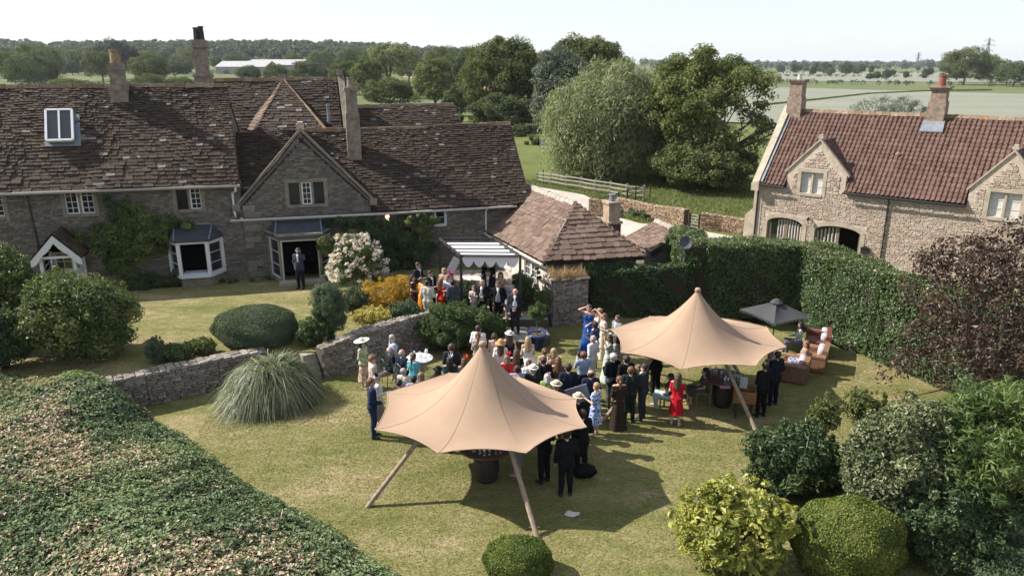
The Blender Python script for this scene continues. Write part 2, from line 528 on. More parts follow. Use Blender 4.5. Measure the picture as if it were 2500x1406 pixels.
M_stoneA = toned('rubble_grey', [(0, (0.145, 0.125, 0.103)), (0.5, (0.20, 0.176, 0.146)), (1, (0.29, 0.255, 0.213))], 0.92, 8, 0.4, 0.6, 0.02)
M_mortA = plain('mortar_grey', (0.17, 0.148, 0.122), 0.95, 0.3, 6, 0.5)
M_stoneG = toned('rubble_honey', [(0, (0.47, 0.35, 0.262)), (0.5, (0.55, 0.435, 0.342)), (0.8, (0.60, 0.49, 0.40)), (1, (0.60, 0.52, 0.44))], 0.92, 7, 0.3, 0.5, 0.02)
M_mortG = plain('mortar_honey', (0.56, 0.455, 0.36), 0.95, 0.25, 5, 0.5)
M_dry = toned('dry_stone', [(0, (0.235, 0.20, 0.165)), (0.5, (0.31, 0.265, 0.22)), (1, (0.41, 0.36, 0.305))], 0.92, 8, 0.45, 0.6, 0.02)
M_dryback = plain('wall_core', (0.085, 0.07, 0.055), 0.95, 0.4, 6, 0.5)
M_warmdry = toned('warm_dry_stone', [(0, (0.25, 0.165, 0.105)), (0.5, (0.36, 0.25, 0.165)), (1, (0.46, 0.34, 0.24))], 0.92, 8, 0.4, 0.6, 0.02)
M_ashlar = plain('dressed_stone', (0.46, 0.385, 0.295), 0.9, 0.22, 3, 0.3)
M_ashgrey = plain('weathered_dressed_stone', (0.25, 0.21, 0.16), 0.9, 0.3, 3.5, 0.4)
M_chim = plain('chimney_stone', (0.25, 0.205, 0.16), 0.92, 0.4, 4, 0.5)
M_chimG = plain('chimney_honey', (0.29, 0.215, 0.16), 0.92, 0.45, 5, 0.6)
M_white = plain('white_paint', (0.72, 0.72, 0.72), 0.5, 0.05, 9, 0.05)
M_cream = plain('cream_paint', (0.62, 0.57, 0.49), 0.6, 0.1, 6, 0.1)
M_gutter = plain('gutter_paint', (0.36, 0.32, 0.28), 0.55, 0.15, 5, 0.05)
M_black = plain('black_iron', (0.022, 0.022, 0.024), 0.5, 0.2, 9, 0.05)
M_lead = plain('lead', (0.22, 0.24, 0.27), 0.55, 0.25, 4, 0.2, 0.2)
M_slate = plain('blue_slate', (0.05, 0.055, 0.066), 0.6, 0.3, 5, 0.3)
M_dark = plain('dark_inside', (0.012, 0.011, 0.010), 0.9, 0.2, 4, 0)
M_wood = plain('weathered_wood', (0.29, 0.23, 0.175), 0.85, 0.3, 10, 0.4)
M_greywood = plain('grey_wood', (0.36, 0.32, 0.27), 0.85, 0.3, 10, 0.4)
M_oak = plain('oak', (0.24, 0.165, 0.105), 0.8, 0.25, 8, 0.3)
M_darkwood = plain('dark_wood', (0.055, 0.038, 0.028), 0.7, 0.3, 8, 0.3)
M_curtain = plain('curtain', (0.50, 0.46, 0.42), 0.9, 0.2, 7, 0.1)
M_blind = plain('blind', (0.66, 0.63, 0.60), 0.8, 0.08, 7, 0.05)
M_pot = plain('clay_pot', (0.36, 0.20, 0.10), 0.8, 0.3, 9, 0.3)
M_potred = plain('red_clay_pot', (0.27, 0.085, 0.06), 0.8, 0.25, 9, 0.3)
M_brick = toned('brick', [(0, (0.14, 0.07, 0.055)), (0.5, (0.21, 0.105, 0.075)), (1, (0.27, 0.15, 0.11))], 0.9, 14, 0.35, 0.4, 0.01)
M_flag = toned('flagstone', [(0, (0.36, 0.32, 0.26)), (0.5, (0.43, 0.38, 0.32)), (1, (0.50, 0.44, 0.37))], 0.9, 5, 0.3, 0.3, 0.02)
M_straw = leafy('dry_grass', [(0, (0.30, 0.19, 0.09)), (0.5, (0.42, 0.29, 0.16)), (1, (0.55, 0.42, 0.27))], 0.8, 0.2, 0.1)
M_bark = plain('bark', (0.11, 0.09, 0.07), 0.95, 0.4, 6, 0.7)
def glass_mat():
    m, nt, bs = _nodes('window_glass')
    bs.inputs['Base Color'].default_value = (0.018, 0.02, 0.024, 1)
    bs.inputs['Roughness'].default_value = 0.06
    bs.inputs['Specular IOR Level'].default_value = 0.7
    n = _noise(nt, 1.2, 2); _bump(nt, n.outputs[0], bs, 0.08, 0.02)
    return m
M_glass = glass_mat()
TV_A = piece_variants('stone_tile', 34, 'tile', M_tileA)
TV_B = piece_variants('stone_tile', 34, 'tile', M_tileB)
TV_C = piece_variants('stone_tile', 14, 'tile', M_tileC)
TV_P = piece_variants('roof_tile', 8, 'pantile', M_pantile)
SV_A = piece_variants('stone', 14, 'stone', M_stoneA)
SV_G = piece_variants('stone', 14, 'stone', M_stoneG)
SV_D = piece_variants('stone', 14, 'stone', M_dry)
SV_W = piece_variants('stone', 14, 'stone', M_warmdry)
SV_F = piece_variants('flagstone', 8, 'stone', M_flag)

# ================================================================== LAND
ZT, ZM = 0.9, -0.4                                   # terrace lawn, meadow and yard; the lower lawn is 0
def sstep(a, b, x):
    x = np.clip((np.asarray(x, float) - a) / (b - a), 0, 1)
    return x * x * (3 - 2 * x)
def land(x, y):
    """height of the country beyond the garden: level on the right, rising to the woods on the left"""
    x, y = np.asarray(x, float), np.asarray(y, float)
    px = 1250 + 1720 * x / np.maximum(y, 30)
    w = 1 - sstep(700, 1750, px)
    rise = 0.0125 * np.maximum(y - 160, 0) + 4.2e-5 * np.maximum(y - 450, 0) ** 2
    rise = np.minimum(rise, 24 + 0.004 * y)
    far = 6 * sstep(1500, 4000, y)
    return ZM + w * rise + far * (1 - w)
ys = np.concatenate([np.linspace(-60, 60, 13), np.geomspace(70, 9000, 62)])
us = np.linspace(-1.15, 1.15, 61)
gv = []
for y in ys:
    sc = max(y, 0) + 90
    for u in us: gv.append((u * sc, y, 0))
gv = np.array(gv)
gv[:, 2] = land(gv[:, 0], gv[:, 1])
nu = len(us)
q = [(j * nu + i, j * nu + i + 1, (j + 1) * nu + i + 1, (j + 1) * nu + i) for j in range(len(ys) - 1) for i in range(nu - 1)]
ground = link('ground', np_mesh('ground', gv, np.array(q).ravel(), [4] * len(q), None, True, [M_meadow, M_field], [0 if ys[min(k // (nu - 1), len(ys) - 1)] < 150 else 1 for k in range(len(q))]), kind='structure')
def to_land(px, py):
    d = ray(px, py); o = V(0, 0, CAMZ)
    t = 20.0
    for _ in range(4000):
        p = o + d * t
        if p[2] <= land(p[0], p[1]): break
        t *= 1.004
    return o + d * t
def sheet(name, poly, z, mat, thick=0.0, kind='structure', bumpy=0.0):
    mb = MB()
    if thick: mb.prism([(x, y, z) for x, y in poly][::-1], (0, 0, -thick))
    else: mb.add([(x, y, z) for x, y in poly], [tuple(range(len(poly)))])
    return mb.build(name, mat, None, kind=kind)
def patch(name, pix, mat, dz=0.05, sub=10):
    """a field painted onto the land: pixel quad -> land-following sheet"""
    P = [to_land(*p)[:2] for p in pix]
    vs, fs = [], []
    for j in range(sub + 1):
        for i in range(sub + 1):
            u, v = i / sub, j / sub
            p = lerp(lerp(P[0], P[1], u), lerp(P[3], P[2], u), v)
            vs.append((p[0], p[1], float(land(*p)) + dz))
    for j in range(sub):
        for i in range(sub):
            k = j * (sub + 1) + i
            fs.append((k, k + 1, k + sub + 2, k + sub + 1))
    return link(name, MB().add(vs, fs).mesh(name, mat), kind='structure')

# garden levels
RW = [(-30, 8.0), (-12.3, 20.35), (-10.4, 21.55), (-8.3, 23.1)]          # left retaining wall line (front foot)
RR = [(-6.35, 22.95), (-5.35, 23.85), (-3.6, 25.35), (-1.75, 26.75)]      # right retaining wall line
lawn_poly = [(-34, -12), (34, -12), (34, 12.5), (20.5, 16.2), (14.2, 23.6), (8.9, 29.8), (6.2, 30.6), (3.2, 30.2), (-2, 28), (-9, 25), (-34, 25)]
lawn = sheet('lawn', lawn_poly, 0.0, M_lawn, 0.7)
terr_poly = RW[:1] + [(-12.2, 20.5), (-10.3, 21.7), (-8.2, 23.25)] + [(-6.35, 23.25), (-5.45, 24.05), (-3.7, 25.55), (-1.85, 26.95)] + [(-1.7, 29.0), (1.4, 29.0), (1.4, 37), (6, 45), (-36, 44)]
terrace = sheet('terrace_lawn', terr_poly, ZT, M_lawn, 1.3)
patio = MB()
patio.prism([(-1.75, 27.35, .62), (-1.75, 29.0, .62), (1.45, 29.0, .62), (1.45, 27.2, .62)], (0, 0, -.9))
front = [(-1.75, 27.35), (1.45, 27.2), (1.45, 26.2), (1.1, 25.75), (0.6, 25.6), (-0.1, 25.75), (-0.7, 26.1), (-1.75, 26.6)]
patio.prism([(x, y, .32) for x, y in front], (0, 0, -.5))
patio = patio.build('patio', M_dryback, None, kind='structure')
pp = []
rr = random.Random(5)
for z, y0, y1, x0, x1 in ((.32, 25.7, 27.3, -1.6, 1.4), (.62, 27.3, 28.95, -1.7, 1.4), (ZT, 29.0, 33.5, -3.2, 1.0)):
    y = y0
    while y < y1 - .1:
        h = min(rr.uniform(.45, .75), y1 - y); x = x0 + (0.9 * max(0, 26.3 - y) if z < .4 else 0)
        xe = x1 - (0.9 * max(0, 26.2 - y) if z < .4 else 0)
        while x < xe - .15:
            w = min(rr.uniform(.5, 1.0), xe - x)
            pp.append((V(x + .012, y + .012, z + .002), V(w - .024, 0, 0), V(0, h - .024, 0), V(0, 0, .03)))
            x += w
        y += h
lay(patio, pp, SV_F, 'flagstone', 'flagstones', 300)

yard_poly = [tuple(gz(*p, ZM)[:2]) for p in ((1300, 455), (1345, 462), (1425, 476), (1475, 500), (1470, 520), (1560, 545), (1690, 560), (1830, 585), (1830, 640), (1500, 640), (1420, 560))]
sheet('gravel_drive', yard_poly, ZM + .012, M_gravel)
# country fields
patch('wheat_field', [(1690, 300), (2900, 330), (2900, 243), (1800, 212)], M_wheat, .25, 16)
patch('dry_field', [(985, 190), (1260, 222), (1260, 203), (985, 181)], M_stubble, .15)
patch('dry_field', [(1010, 215), (1300, 240), (1300, 222), (1010, 200)], M_stubble, .15)
patch('pale_field', [(1900, 199), (2550, 203), (2550, 178), (1900, 176)], M_wheat, .2)
patch('grass_field', [(215, 205), (620, 205), (600, 175), (240, 182)], M_field, .12)

# ================================================================== FARMHOUSE
A = Frame((-14.3, 31.6, ZT), 14.5)
house = thing('farmhouse', 'long grey stone farmhouse with dark stone-tiled roofs and a gable in the middle', 'house', A.W(2, 0, 0))
zA, tR = 4.42, 3.2
slopeA = (8.32 - 4.30) / (tR + .35)
slopeB = (6.25 - 2.80) / (3.1 + .35)
roofA = lambda t: 4.30 + (t + .35) * slopeA
roofB = lambda t, a=8: 2.80 + (t + .35) * (slopeB + 0.002 * (a - 8))
# --- walls with their openings
P_ = A.pt
holesA = [(-8.2, -6.75, 3.30, 4.22), (*sorted((P_(153, 467)[0], P_(226, 467)[0])), 3.27, 4.28), (P_(427, 465)[0], P_(489, 465)[0], 3.25, 4.18),
          (-0.35, 1.0, 0.35, 2.0), (P_(100, 650)[0], P_(200, 650)[0], 0, 2.0), (P_(245, 640)[0], P_(278, 640)[0], 0.9, 1.95), (-8.0, -7.0, .9, 2.0)]
holesB = [(P_(1061, 520)[0], P_(1088, 520)[0], 1.98, 2.72), (4.0, 5.65, 0, 2.05), (9.0, 9.9, 0, 2.0)]
gab_h = (P_(703, 455)[0], P_(791, 455)[0], 3.24, 4.26)
gab = lambda a: 3.28 + (6.42 - 3.28) * (1 - abs(a - 5.2) / 2.92)
topW = lambda a: 4.3
wl = MB(); wall_back(wl, A, -10, 2.42, -.1, topW, holesA)
wall_back(wl, A, 2.42, 15.2, -.1, lambda a: 2.75, holesB, 0.003, .35)
wall_back(wl, A, 2.36, 8.06, 2.75, gab, [gab_h], 0.002, .35, breaks=(5.2,))
wl.fbox(A, 2.15, 2.42, .35, 6.6, -.1, 4.3)                       # end wall of the tall range
wl.prism([A.W(2.12, 0, 4.2), A.W(2.12, 6.6, 4.2), A.W(1.7, 3.3, 8.1)], A.ex * .25)
wl.fbox(A, -10, 15.2, 6.5, 6.8, -.1, 4.2)
wl.fbox(A, 15.0, 15.3, 0.35, 6.5, -.1, 2.7)
wl.prism([A.W(15.0, 0, 2.7), A.W(15.0, 6.5, 2.7), A.W(15.0, 3.1, 6.1)], A.ex * .3)
wall = wl.build('wall', M_mortA, house)
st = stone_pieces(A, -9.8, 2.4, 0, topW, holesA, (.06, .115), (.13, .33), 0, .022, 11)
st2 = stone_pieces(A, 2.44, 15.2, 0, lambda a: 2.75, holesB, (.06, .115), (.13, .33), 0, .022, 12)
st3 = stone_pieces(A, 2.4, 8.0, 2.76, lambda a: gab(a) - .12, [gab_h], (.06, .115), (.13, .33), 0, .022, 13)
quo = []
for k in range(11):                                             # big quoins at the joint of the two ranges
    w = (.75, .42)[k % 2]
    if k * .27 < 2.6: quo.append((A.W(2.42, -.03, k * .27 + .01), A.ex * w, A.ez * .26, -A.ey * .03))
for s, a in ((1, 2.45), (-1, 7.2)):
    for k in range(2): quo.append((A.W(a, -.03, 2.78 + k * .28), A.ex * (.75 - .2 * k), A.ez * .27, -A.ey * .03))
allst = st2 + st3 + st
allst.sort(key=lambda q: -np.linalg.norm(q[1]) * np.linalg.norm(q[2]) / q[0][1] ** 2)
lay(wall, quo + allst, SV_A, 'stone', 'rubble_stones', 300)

def casement(par, fr, a0, a1, z0, z1, t, cols, rows, frame_mat, open_=0.0, fw=.055, bw=.022):
    """white frame, glazing bars and glass: sub-parts of a window"""
    f = MB()
    for x0, x1, y0, y1 in ((a0, a0 + fw, z0, z1), (a1 - fw, a1, z0, z1), (a0 + fw, a1 - fw, z0, z0 + fw), (a0 + fw, a1 - fw, z1 - fw, z1)):
        f.fbox(fr, x0, x1, t - .03, t + .03, y0, y1)
    for k in range(1, cols):
        x = lerp(a0, a1, k / cols); f.fbox(fr, x - bw / 2, x + bw / 2, t - .018, t + .018, z0 + fw, z1 - fw)
    for k in range(1, rows):
        z = lerp(z0, z1, k / rows); f.fbox(fr, a0 + fw, a1 - fw, t - .016, t + .02, z - bw / 2, z + bw / 2)
    f.build('frame', frame_mat, par)
    g = MB(); g.fbox(fr, a0 + fw * .5, a1 - fw * .5, t + .022, t + .028, z0 + fw * .5, z1 - fw * .5)
    g.build('pane', M_glass, par)
def pane_only(par, fr, a0, a1, z0, z1, t):
    g = MB(); g.fbox(fr, a0, a1, t, t + .008, z0, z1); g.build('pane', M_glass, par)
def surround(name, par, fr, a0, a1, z0, z1, mat, w=.14, mull=(), proud=.035, deep=.22, sill=.1, label=None):
    s = MB()
    s.fbox(fr, a0 - w, a0 + .02, -proud, deep, z0 - sill, z1 + w)
    s.fbox(fr, a1 - .02, a1 + w, -proud, deep, z0 - sill, z1 + w)
    s.fbox(fr, a0 + .02, a1 - .02, -proud, deep, z1 - .01, z1 + w)
    s.fbox(fr, a0 + .02, a1 - .02, -proud - .03, deep, z0 - sill, z0 + .01)
    for m in mull: s.fbox(fr, m - .05, m + .05, .03, deep, z0 + .01, z1 - .01)
    return s.build(name, mat, par, label=label)
for i, h in enumerate(holesA[:3]):
    a0, a1, z0, z1 = h
    m = (a0 + a1) / 2
    w = surround('window', house, A, a0, a1, z0, z1, M_ashgrey, .13, (m,))
    if i == 2:
        pane_only(w, A, a0, m, z0, z1, .14)
        casement(w, A, m + .05, a1, z0, z1, .06, 2, 4, M_white)
    else:
        casement(w, A, a0, m - .05, z0, z1, .05, 2, 4, M_white)
        casement(w, A, m + .05, a1, z0, z1, .05, 2, 4, M_white)
a0, a1, z0, z1 = gab_h
d3 = (a1 - a0) / 3
w = surround('window', house, A, a0, a1, z0, z1, M_ashgrey, .15, (a0 + d3, a0 + 2 * d3), label='three-light stone mullioned window in the gable')
pane_only(w, A, a0, a0 + d3, z0, z1, .13); pane_only(w, A, a0 + 2 * d3, a1, z0, z1, .13)
casement(w, A, a0 + d3 + .05, a0 + 2 * d3 - .05, z0, z1, .05, 2, 4, M_white)
cu = MB()
for k in range(9):
    for b in (a0 + .04, a0 + 2 * d3 + .08): cu.fbox(A, b + k * .062, b + k * .062 + .045, .15, .18, z1 - .35, z1)
cu.build('blind', M_curtain, w)
a0, a1, z0, z1 = holesB[0]
w = surround('window', house, A, a0, a1, z0, z1, M_white, .04, (), .02, .1, .05)
casement(w, A, a0, a1, z0, z1, .05, 1, 2, M_white, fw=.07)
for h in (holesA[5], holesA[6]):
    w = surround('window', house, A, *h, M_ashgrey, .1)
    casement(w, A, *h, .06, 2, 3, M_white)
w = surround('doorway', house, A, 9.0, 9.9, 0.02, 2.0, M_ashgrey, .1)
d = MB(); d.fbox(A, 9.0, 9.9, .1, .15, 0, 2.0); d.build('door', M_darkwood, w)
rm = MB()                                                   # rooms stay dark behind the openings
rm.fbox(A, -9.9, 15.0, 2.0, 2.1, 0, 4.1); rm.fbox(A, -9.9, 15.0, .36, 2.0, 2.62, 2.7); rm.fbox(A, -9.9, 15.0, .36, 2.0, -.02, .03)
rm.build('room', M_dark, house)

# --- roofs
def roof(par, e0, e1, r0, r1, variants, expo, width, n, skip=None, seed=1, th=.055, sag=.05, slab=True, slab_mat=M_slab, nm='roof', one='stone_tile', many='stone_tiles', jit=1.0, lab=None):
    e0, e1, r0, r1 = (V(*p) for p in (e0, e1, r0, r1))
    N = unit(np.cross(e1 - e0, (r0 + r1) / 2 - e0))
    if N[2] < 0: N = -N
    mb = MB()
    if slab:
        k = 4 if np.linalg.norm(r1 - r0) > .02 else 3
        for p in (slab if isinstance(slab, list) else [[e0, e1, r1, r0][:k]]): mb.prism([x - N * .10 for x in p], -N * .10)
    r = mb.build(nm, slab_mat, par, label=lab)
    lay(r, tile_pieces(e0, e1, r0, r1, expo, width, th, sag, skip, jit, seed=seed), variants, one, many, n)
    return r
gr = lambda a: 6.30 - 1.02 * abs(a - 5.2)                     # cross roof behind the gable
def loc(p):
    q = p - A.o
    return q @ A.ex, q @ A.ey, q[2]
def skipB(p):
    a, t, z = loc(p)
    if t > 0.3 and gr(a) > z - .02 and 2.3 < a < 8.1 and t < 3.2: return True
    return t <= .3 and 2.3 < a < 8.15
def sky_skip(p):                                             # opening of the roof light
    a, t, z = loc(p)
    return RL[0] < a < RL[1] and RL[2] < z < RL[3]
ro_o, ro_n = A.W(0, -.35, 4.30), unit(np.cross(A.ex, A.ey * (tR + .35) + A.ez * 4.02))
if ro_n[2] < 0: ro_n = -ro_n
c00, c11 = on_plane(122, 283, ro_o, ro_n), on_plane(187, 356, ro_o, ro_n)
RL = (loc(c00)[0], loc(c11)[0] , loc(c11)[2], loc(c00)[2])
rA = roof(house, A.W(-9.9, -.35, 4.30), A.W(2.45, -.35, 4.30), A.W(-9.9, tR, 8.32), A.W(2.06, tR, 8.32), TV_A, (.20, .105), (.33, .17), 170, sky_skip, 21, .065, .06, lab='tall left-hand roof of dark stone tiles')
rB = roof(house, A.W(2.2, -.35, 2.80), A.W(15.62, -.35, 2.86), A.W(2.2, 3.1, 6.18), A.W(15.5, 3.1, 6.36), TV_B, (.19, .105), (.31, .17), 130, skipB, 22, .065, .06, slab=[(A.W(8.12, -.35, 2.83), A.W(15.62, -.35, 2.86), A.W(15.5, 3.1, 6.36), A.W(8.0, 3.1, 6.26)), (A.W(2.2, .42, 3.55), A.W(8.12, .42, 3.58), A.W(8.0, 3.1, 6.26), A.W(2.2, 3.1, 6.18))], lab='long dark stone-tiled roof of the lower range')
ridge_t = 3.1
def skipG(p):
    a, t, z = loc(p)
    return z < roofB(t) - .03 and t > .2
rG1 = roof(house, A.W(2.3, 3.1, gr(2.3)), A.W(2.3, -.02, gr(2.3)), A.W(5.2, 3.1, 6.30), A.W(5.2, -.02, 6.30), TV_B, (.22, .14), (.36, .25), 0, skipG, 23, slab=True)
rG2 = roof(house, A.W(8.1, -.02, gr(8.1)), A.W(8.1, 3.1, gr(8.1)), A.W(5.2, -.02, 6.30), A.W(5.2, 3.1, 6.30), TV_B, (.22, .14), (.36, .25), 0, skipG, 24, slab=True)
# rear ranges
dz = 8.45
rD = roof(house, A.W(0.2, 4.4, 4.9), A.W(7.2, 4.4, 4.9), A.W(0.2, 8.0, dz), A.W(7.1, 8.0, dz + .05), TV_B, (.24, .14), (.38, .25), 0, None, 25)
rH1 = roof(house, A.W(2.98, 4.3, 6.12), A.W(6.35, 4.3, 6.12), A.W(4.33, 7.95, dz + .02), A.W(4.35, 7.95, dz + .02), TV_A, (.24, .15), (.38, .25), 0, None, 26, lab='hipped stone-tiled roof behind the gable')
rH2 = roof(house, A.W(2.55, 5.6, 6.12), A.W(2.98, 4.3, 6.12), A.W(4.32, 7.95, dz + .02), A.W(4.34, 7.95, dz + .02), TV_C, (.24, .15), (.38, .25), 0, None, 27)  # sun-facing side: its brightness is put into the colour with paler tiles
rE = roof(house, A.W(8.0, 5.6, 4.6), A.W(14.1, 5.6, 4.6), A.W(8.0, 8.3, 7.02), A.W(13.5, 8.3, 7.05), TV_B, (.22, .14), (.36, .25), 0, None, 28)
bk = MB()                                                    # rear slopes
for p in ((A.W(-9.9, tR, 8.2), A.W(2.0, tR, 8.2), A.W(2.4, 6.8, 4.2), A.W(-9.9, 6.8, 4.2)), (A.W(2.2, 3.1, 6.05), A.W(15.4, 3.1, 6.25), A.W(15.5, 6.6, 2.8), A.W(2.2, 6.6, 2.8)),
          (A.W(.2, 8, dz - .1), A.W(7.1, 8, dz - .1), A.W(7.2, 11.5, 5), A.W(.2, 11.5, 5)), (A.W(8, 8.3, 6.9), A.W(13.5, 8.3, 6.9), A.W(14, 11, 4.6), A.W(8, 11, 4.6))):
    bk.prism(p, (0, 0, -.12))
bk.fbox(A, .3, 7.2, 4.6, 11.3, 0, 4.8); bk.fbox(A, 8.2, 13.9, 6.8, 10.8, 0, 4.4)
bk.prism([A.W(7.1, 4.4, 4.8), A.W(7.1, 11.4, 4.8), A.W(7.1, 8.0, 8.4)], A.ex * .2)
bk.prism([A.W(13.6, 5.7, 4.4), A.W(13.6, 10.9, 4.4), A.W(13.4, 8.3, 6.9)], A.ex * .2)
bk.prism([A.W(2.7, 4.42, 2.5), A.W(6.3, 4.42, 2.5), A.W(6.3, 4.42, 6.05), A.W(2.7, 4.42, 6.05)], A.ey * .3)
bk.build('rear_roof', M_tileB, house)
def ridge_caps(par, p, q, step=.42, w=.24, mat=M_ridge, sag=.0, h=.11):
    rd = MB(); p, q = V(*p), V(*q); L = np.linalg.norm(q - p); X = (q - p) / L
    Y = unit(np.cross((0, 0, 1), X)); Z = np.cross(X, Y)
    x = 0; r = random.Random(int(L * 100))
    while x < L:
        l = min(step * r.uniform(.85, 1.15), L - x)
        c0, c1 = p + X * (x + .008), p + X * (x + l - .008)
        k = V(0, 0, sag * (4 * ((x / L) - .5) ** 2 - 1) + r.uniform(-.015, .015))
        rd.tone = r.random()
        rd.prism([c0 + k - Y * w * .5 - Z * .08, c0 + k - Y * w * .22 + Z * h, c0 + k + Y * w * .22 + Z * h, c0 + k + Y * w * .5 - Z * .08], c1 - c0)
        x += l
    return rd.build('ridge', mat, par)
ridge_caps(rA, A.W(-9.9, tR, 8.36), A.W(2.06, tR, 8.36))
ridge_caps(rB, A.W(5.4, 3.1, 6.27), A.W(15.5, 3.1, 6.42), sag=.1)
ridge_caps(rG1, A.W(5.2, .1, 6.34), A.W(5.2, 2.9, 6.34))
ridge_caps(rD, A.W(.2, 8, dz + .04), A.W(7.1, 8, dz + .1))
ridge_caps(rE, A.W(8, 8.3, 7.06), A.W(13.5, 8.3, 7.1))
ridge_caps(rH1, A.W(6.35, 4.3, 6.2), A.W(4.4, 7.9, dz + .05), w=.12, h=.05)
# gable coping, verges, finials
cp = MB()
for s in (-1, 1):
    p, qq = A.W(5.2 + s * 2.98, -.06, 3.28), A.W(5.2 + s * .0, -.06, 6.50)
    cp.prism([p, p + A.ez * .14, qq + A.ez * .14, qq], A.ey * .3)
    p = A.W(5.2 + s * 2.98, -.1, 3.2); cp.box(p + A.ey * .15 + A.ez * .05, (.16, .2, .14), A.ex, A.ey)
cp.build('coping', M_ashgrey, house)
fi = MB(); fi.box(A.W(5.2, .12, 6.68), (.16, .18, .12), A.ex, A.ey); fi.box(A.W(5.2, .12, 6.83), (.12, .2, .05), A.ex, A.ey); fi.build('finial', M_ashlar, house)
cp = MB(); p, qq, q2 = A.W(7.18, 8.0, dz - .02), A.W(7.28, 4.3, 4.85), A.W(7.18, 11.4, 4.9)
cp.prism([p, p + A.ez * .32, qq + A.ez * .32, qq], A.ex * .32); cp.prism([p, p + A.ez * .32, q2 + A.ez * .32, q2], A.ex * .32)
cp.box(A.W(7.3, 8, dz + .42), (.14, .16, .16), A.ex, A.ey)
cp.build('coping', M_chim, house)
fi = MB(); fi.box(A.W(4.33, 8.1, dz + .2), (.2, .1, .14), A.ex, A.ey); fi.build('finial', M_ridge, house)

def stack(par, fr, a, t, segs, mat, pots=(), label=None):
    """chimney: segs = (z0, z1, half a, half t) bottom to top; pots = (da, z0, h, r0, r1, material)"""
    c = MB()
    for z0, z1, ha, ht in segs: c.box(fr.W(a, t, (z0 + z1) / 2), (ha, ht, (z1 - z0) / 2), fr.ex, fr.ey)
    ch = c.build('chimney', mat, par, label=label)
    for da, z0, h, r0, r1, m in pots:
        pm = MB(); cc = fr.W(a + da, t, 0)
        pm.lathe([(r0, z0), (lerp(r0, r1, .5), z0 + h * .5), (r1, z0 + h * .86), (r1 * 1.22, z0 + h * .88), (r1 * 1.2, z0 + h * .97), (r1 * .8, z0 + h * .975), (r1 * .7, z0 + h * .8)], 12, (cc[0], cc[1], fr.o[2]))
        pm.build('chimney_pot', m, ch, smooth=False)
    return ch
stack(house, A, -2.43, 2.9, [(7.3, 8.42, .37, .36), (8.42, 9.05, .275, .27), (9.05, 9.12, .33, .32), (9.12, 9.28, .30, .29), (9.28, 9.35, .26, .25)], M_chim, [(0.0, 9.33, .58, .22, .17, plain('yellow_pot', (.30, .20, .11), .85, .4, 8, .3))], 'weathered stone chimney with one ochre pot on the left ridge')
stack(house, A, .83, 5.0, [(6.4, 8.72, .38, .36), (8.72, 8.80, .44, .42), (8.80, 8.88, .40, .38), (8.88, 10.05, .285, .28), (10.05, 10.13, .37, .36), (10.13, 10.33, .31, .30), (10.33, 10.4, .26, .26)], M_chim,
      [(-.11, 10.36, .60, .135, .11, plain('black_pot', (.03, .028, .03), .6, .3, 8, .2)), (.12, 10.36, .66, .135, .11, plain('black_pot', (.03, .03, .03)))], 'tall stone chimney with two black pots')
stack(house, A, 7.55, 2.05, [(4.7, 7.05, .315, .31), (7.05, 7.13, .30, .30), (7.13, 8.12, .265, .26), (8.12, 8.2, .335, .33), (8.2, 8.27, .30, .29)], M_chim, [(0, 8.24, .48, .18, .14, M_chim)], 'square stone chimney on the lower roof')
fp = MB(); p = A.at(803, 297, 3.7); fp.tube([p, p + V(0, 0, .75)], .075, 10); fp.tube([p + V(0, 0, .72), p + V(0, 0, .82)], .1, 10); fp.build('flue', M_lead, house)
# roof light
k = MB()
C4 = [on_plane(x, y, ro_o, ro_n) for x, y in ((112, 362), (200, 360), (196, 284), (110, 285))]
k.prism([c + ro_n * .075 for c in C4], ro_n * .05)
fl = k.build('flashing', M_lead, rA)
sk = MB()
C5 = [on_plane(x, y, ro_o, ro_n) for x, y in ((121, 356), (185, 354), (182, 281), (119, 282))]
cc = [c + ro_n * .34 for c in C5]
for i in range(4):
    sk.bar(cc[i], cc[(i + 1) % 4], .09, .12, ro_n)
sk.bar((cc[0] + cc[1]) / 2, (cc[2] + cc[3]) / 2, .07, .12, ro_n)
rl = sk.build('roof_light', M_white, rA, label='white-framed roof light with two panes')
kb = MB(); kb.prism([lerp(c, sum(C5) / 4, .04) for c in C5], ro_n * .3); kb.build('kerb', M_lead, rA)
pn = MB(); pn.prism([lerp(c, sum(cc) / 4, .05) + ro_n * .015 for c in cc], ro_n * .01); pn.build('pane', M_glass, rA)

# gutters and pipes
g = MB(); g.tube([A.W(-10, -.42, 4.28), A.W(2.5, -.42, 4.26)], .065, 8); g.build('gutter', M_gutter, house)
g = MB(); g.tube([A.W(1.95, -.38, 2.74), A.W(8, -.4, 2.73), A.W(14.9, -.42, 2.79)], .06, 8); g.build('gutter', M_white if False else plain('pale_gutter', (.47, .43, .38), .5, .15, 5, .05), house)
g = MB(); g.tube([A.W(2.3, -.42, 4.22), A.W(2.3, -.38, 4.05), A.W(2.12, -.1, 3.9), A.W(2.12, -.1, 3.05), A.W(2.2, -.2, 2.85), A.W(2.45, -.36, 2.8)], .05, 8); g.build('downpipe', M_white, house)
pa, pz = A.pt(1186, 510, -.12)
g = MB(); g.tube([A.W(pa, -.36, 2.7), A.W(pa, -.12, 2.55), A.W(pa, -.12, 1.4)], .045, 8); g.build('downpipe', M_white, house)
g = MB(); pa, pz = A.pt(66, 480, -.05); g.tube([A.W(pa, -.05, 4.2), A.W(pa + .1, -.05, 1.2)], .03, 6); g.build('downpipe', M_black, house)

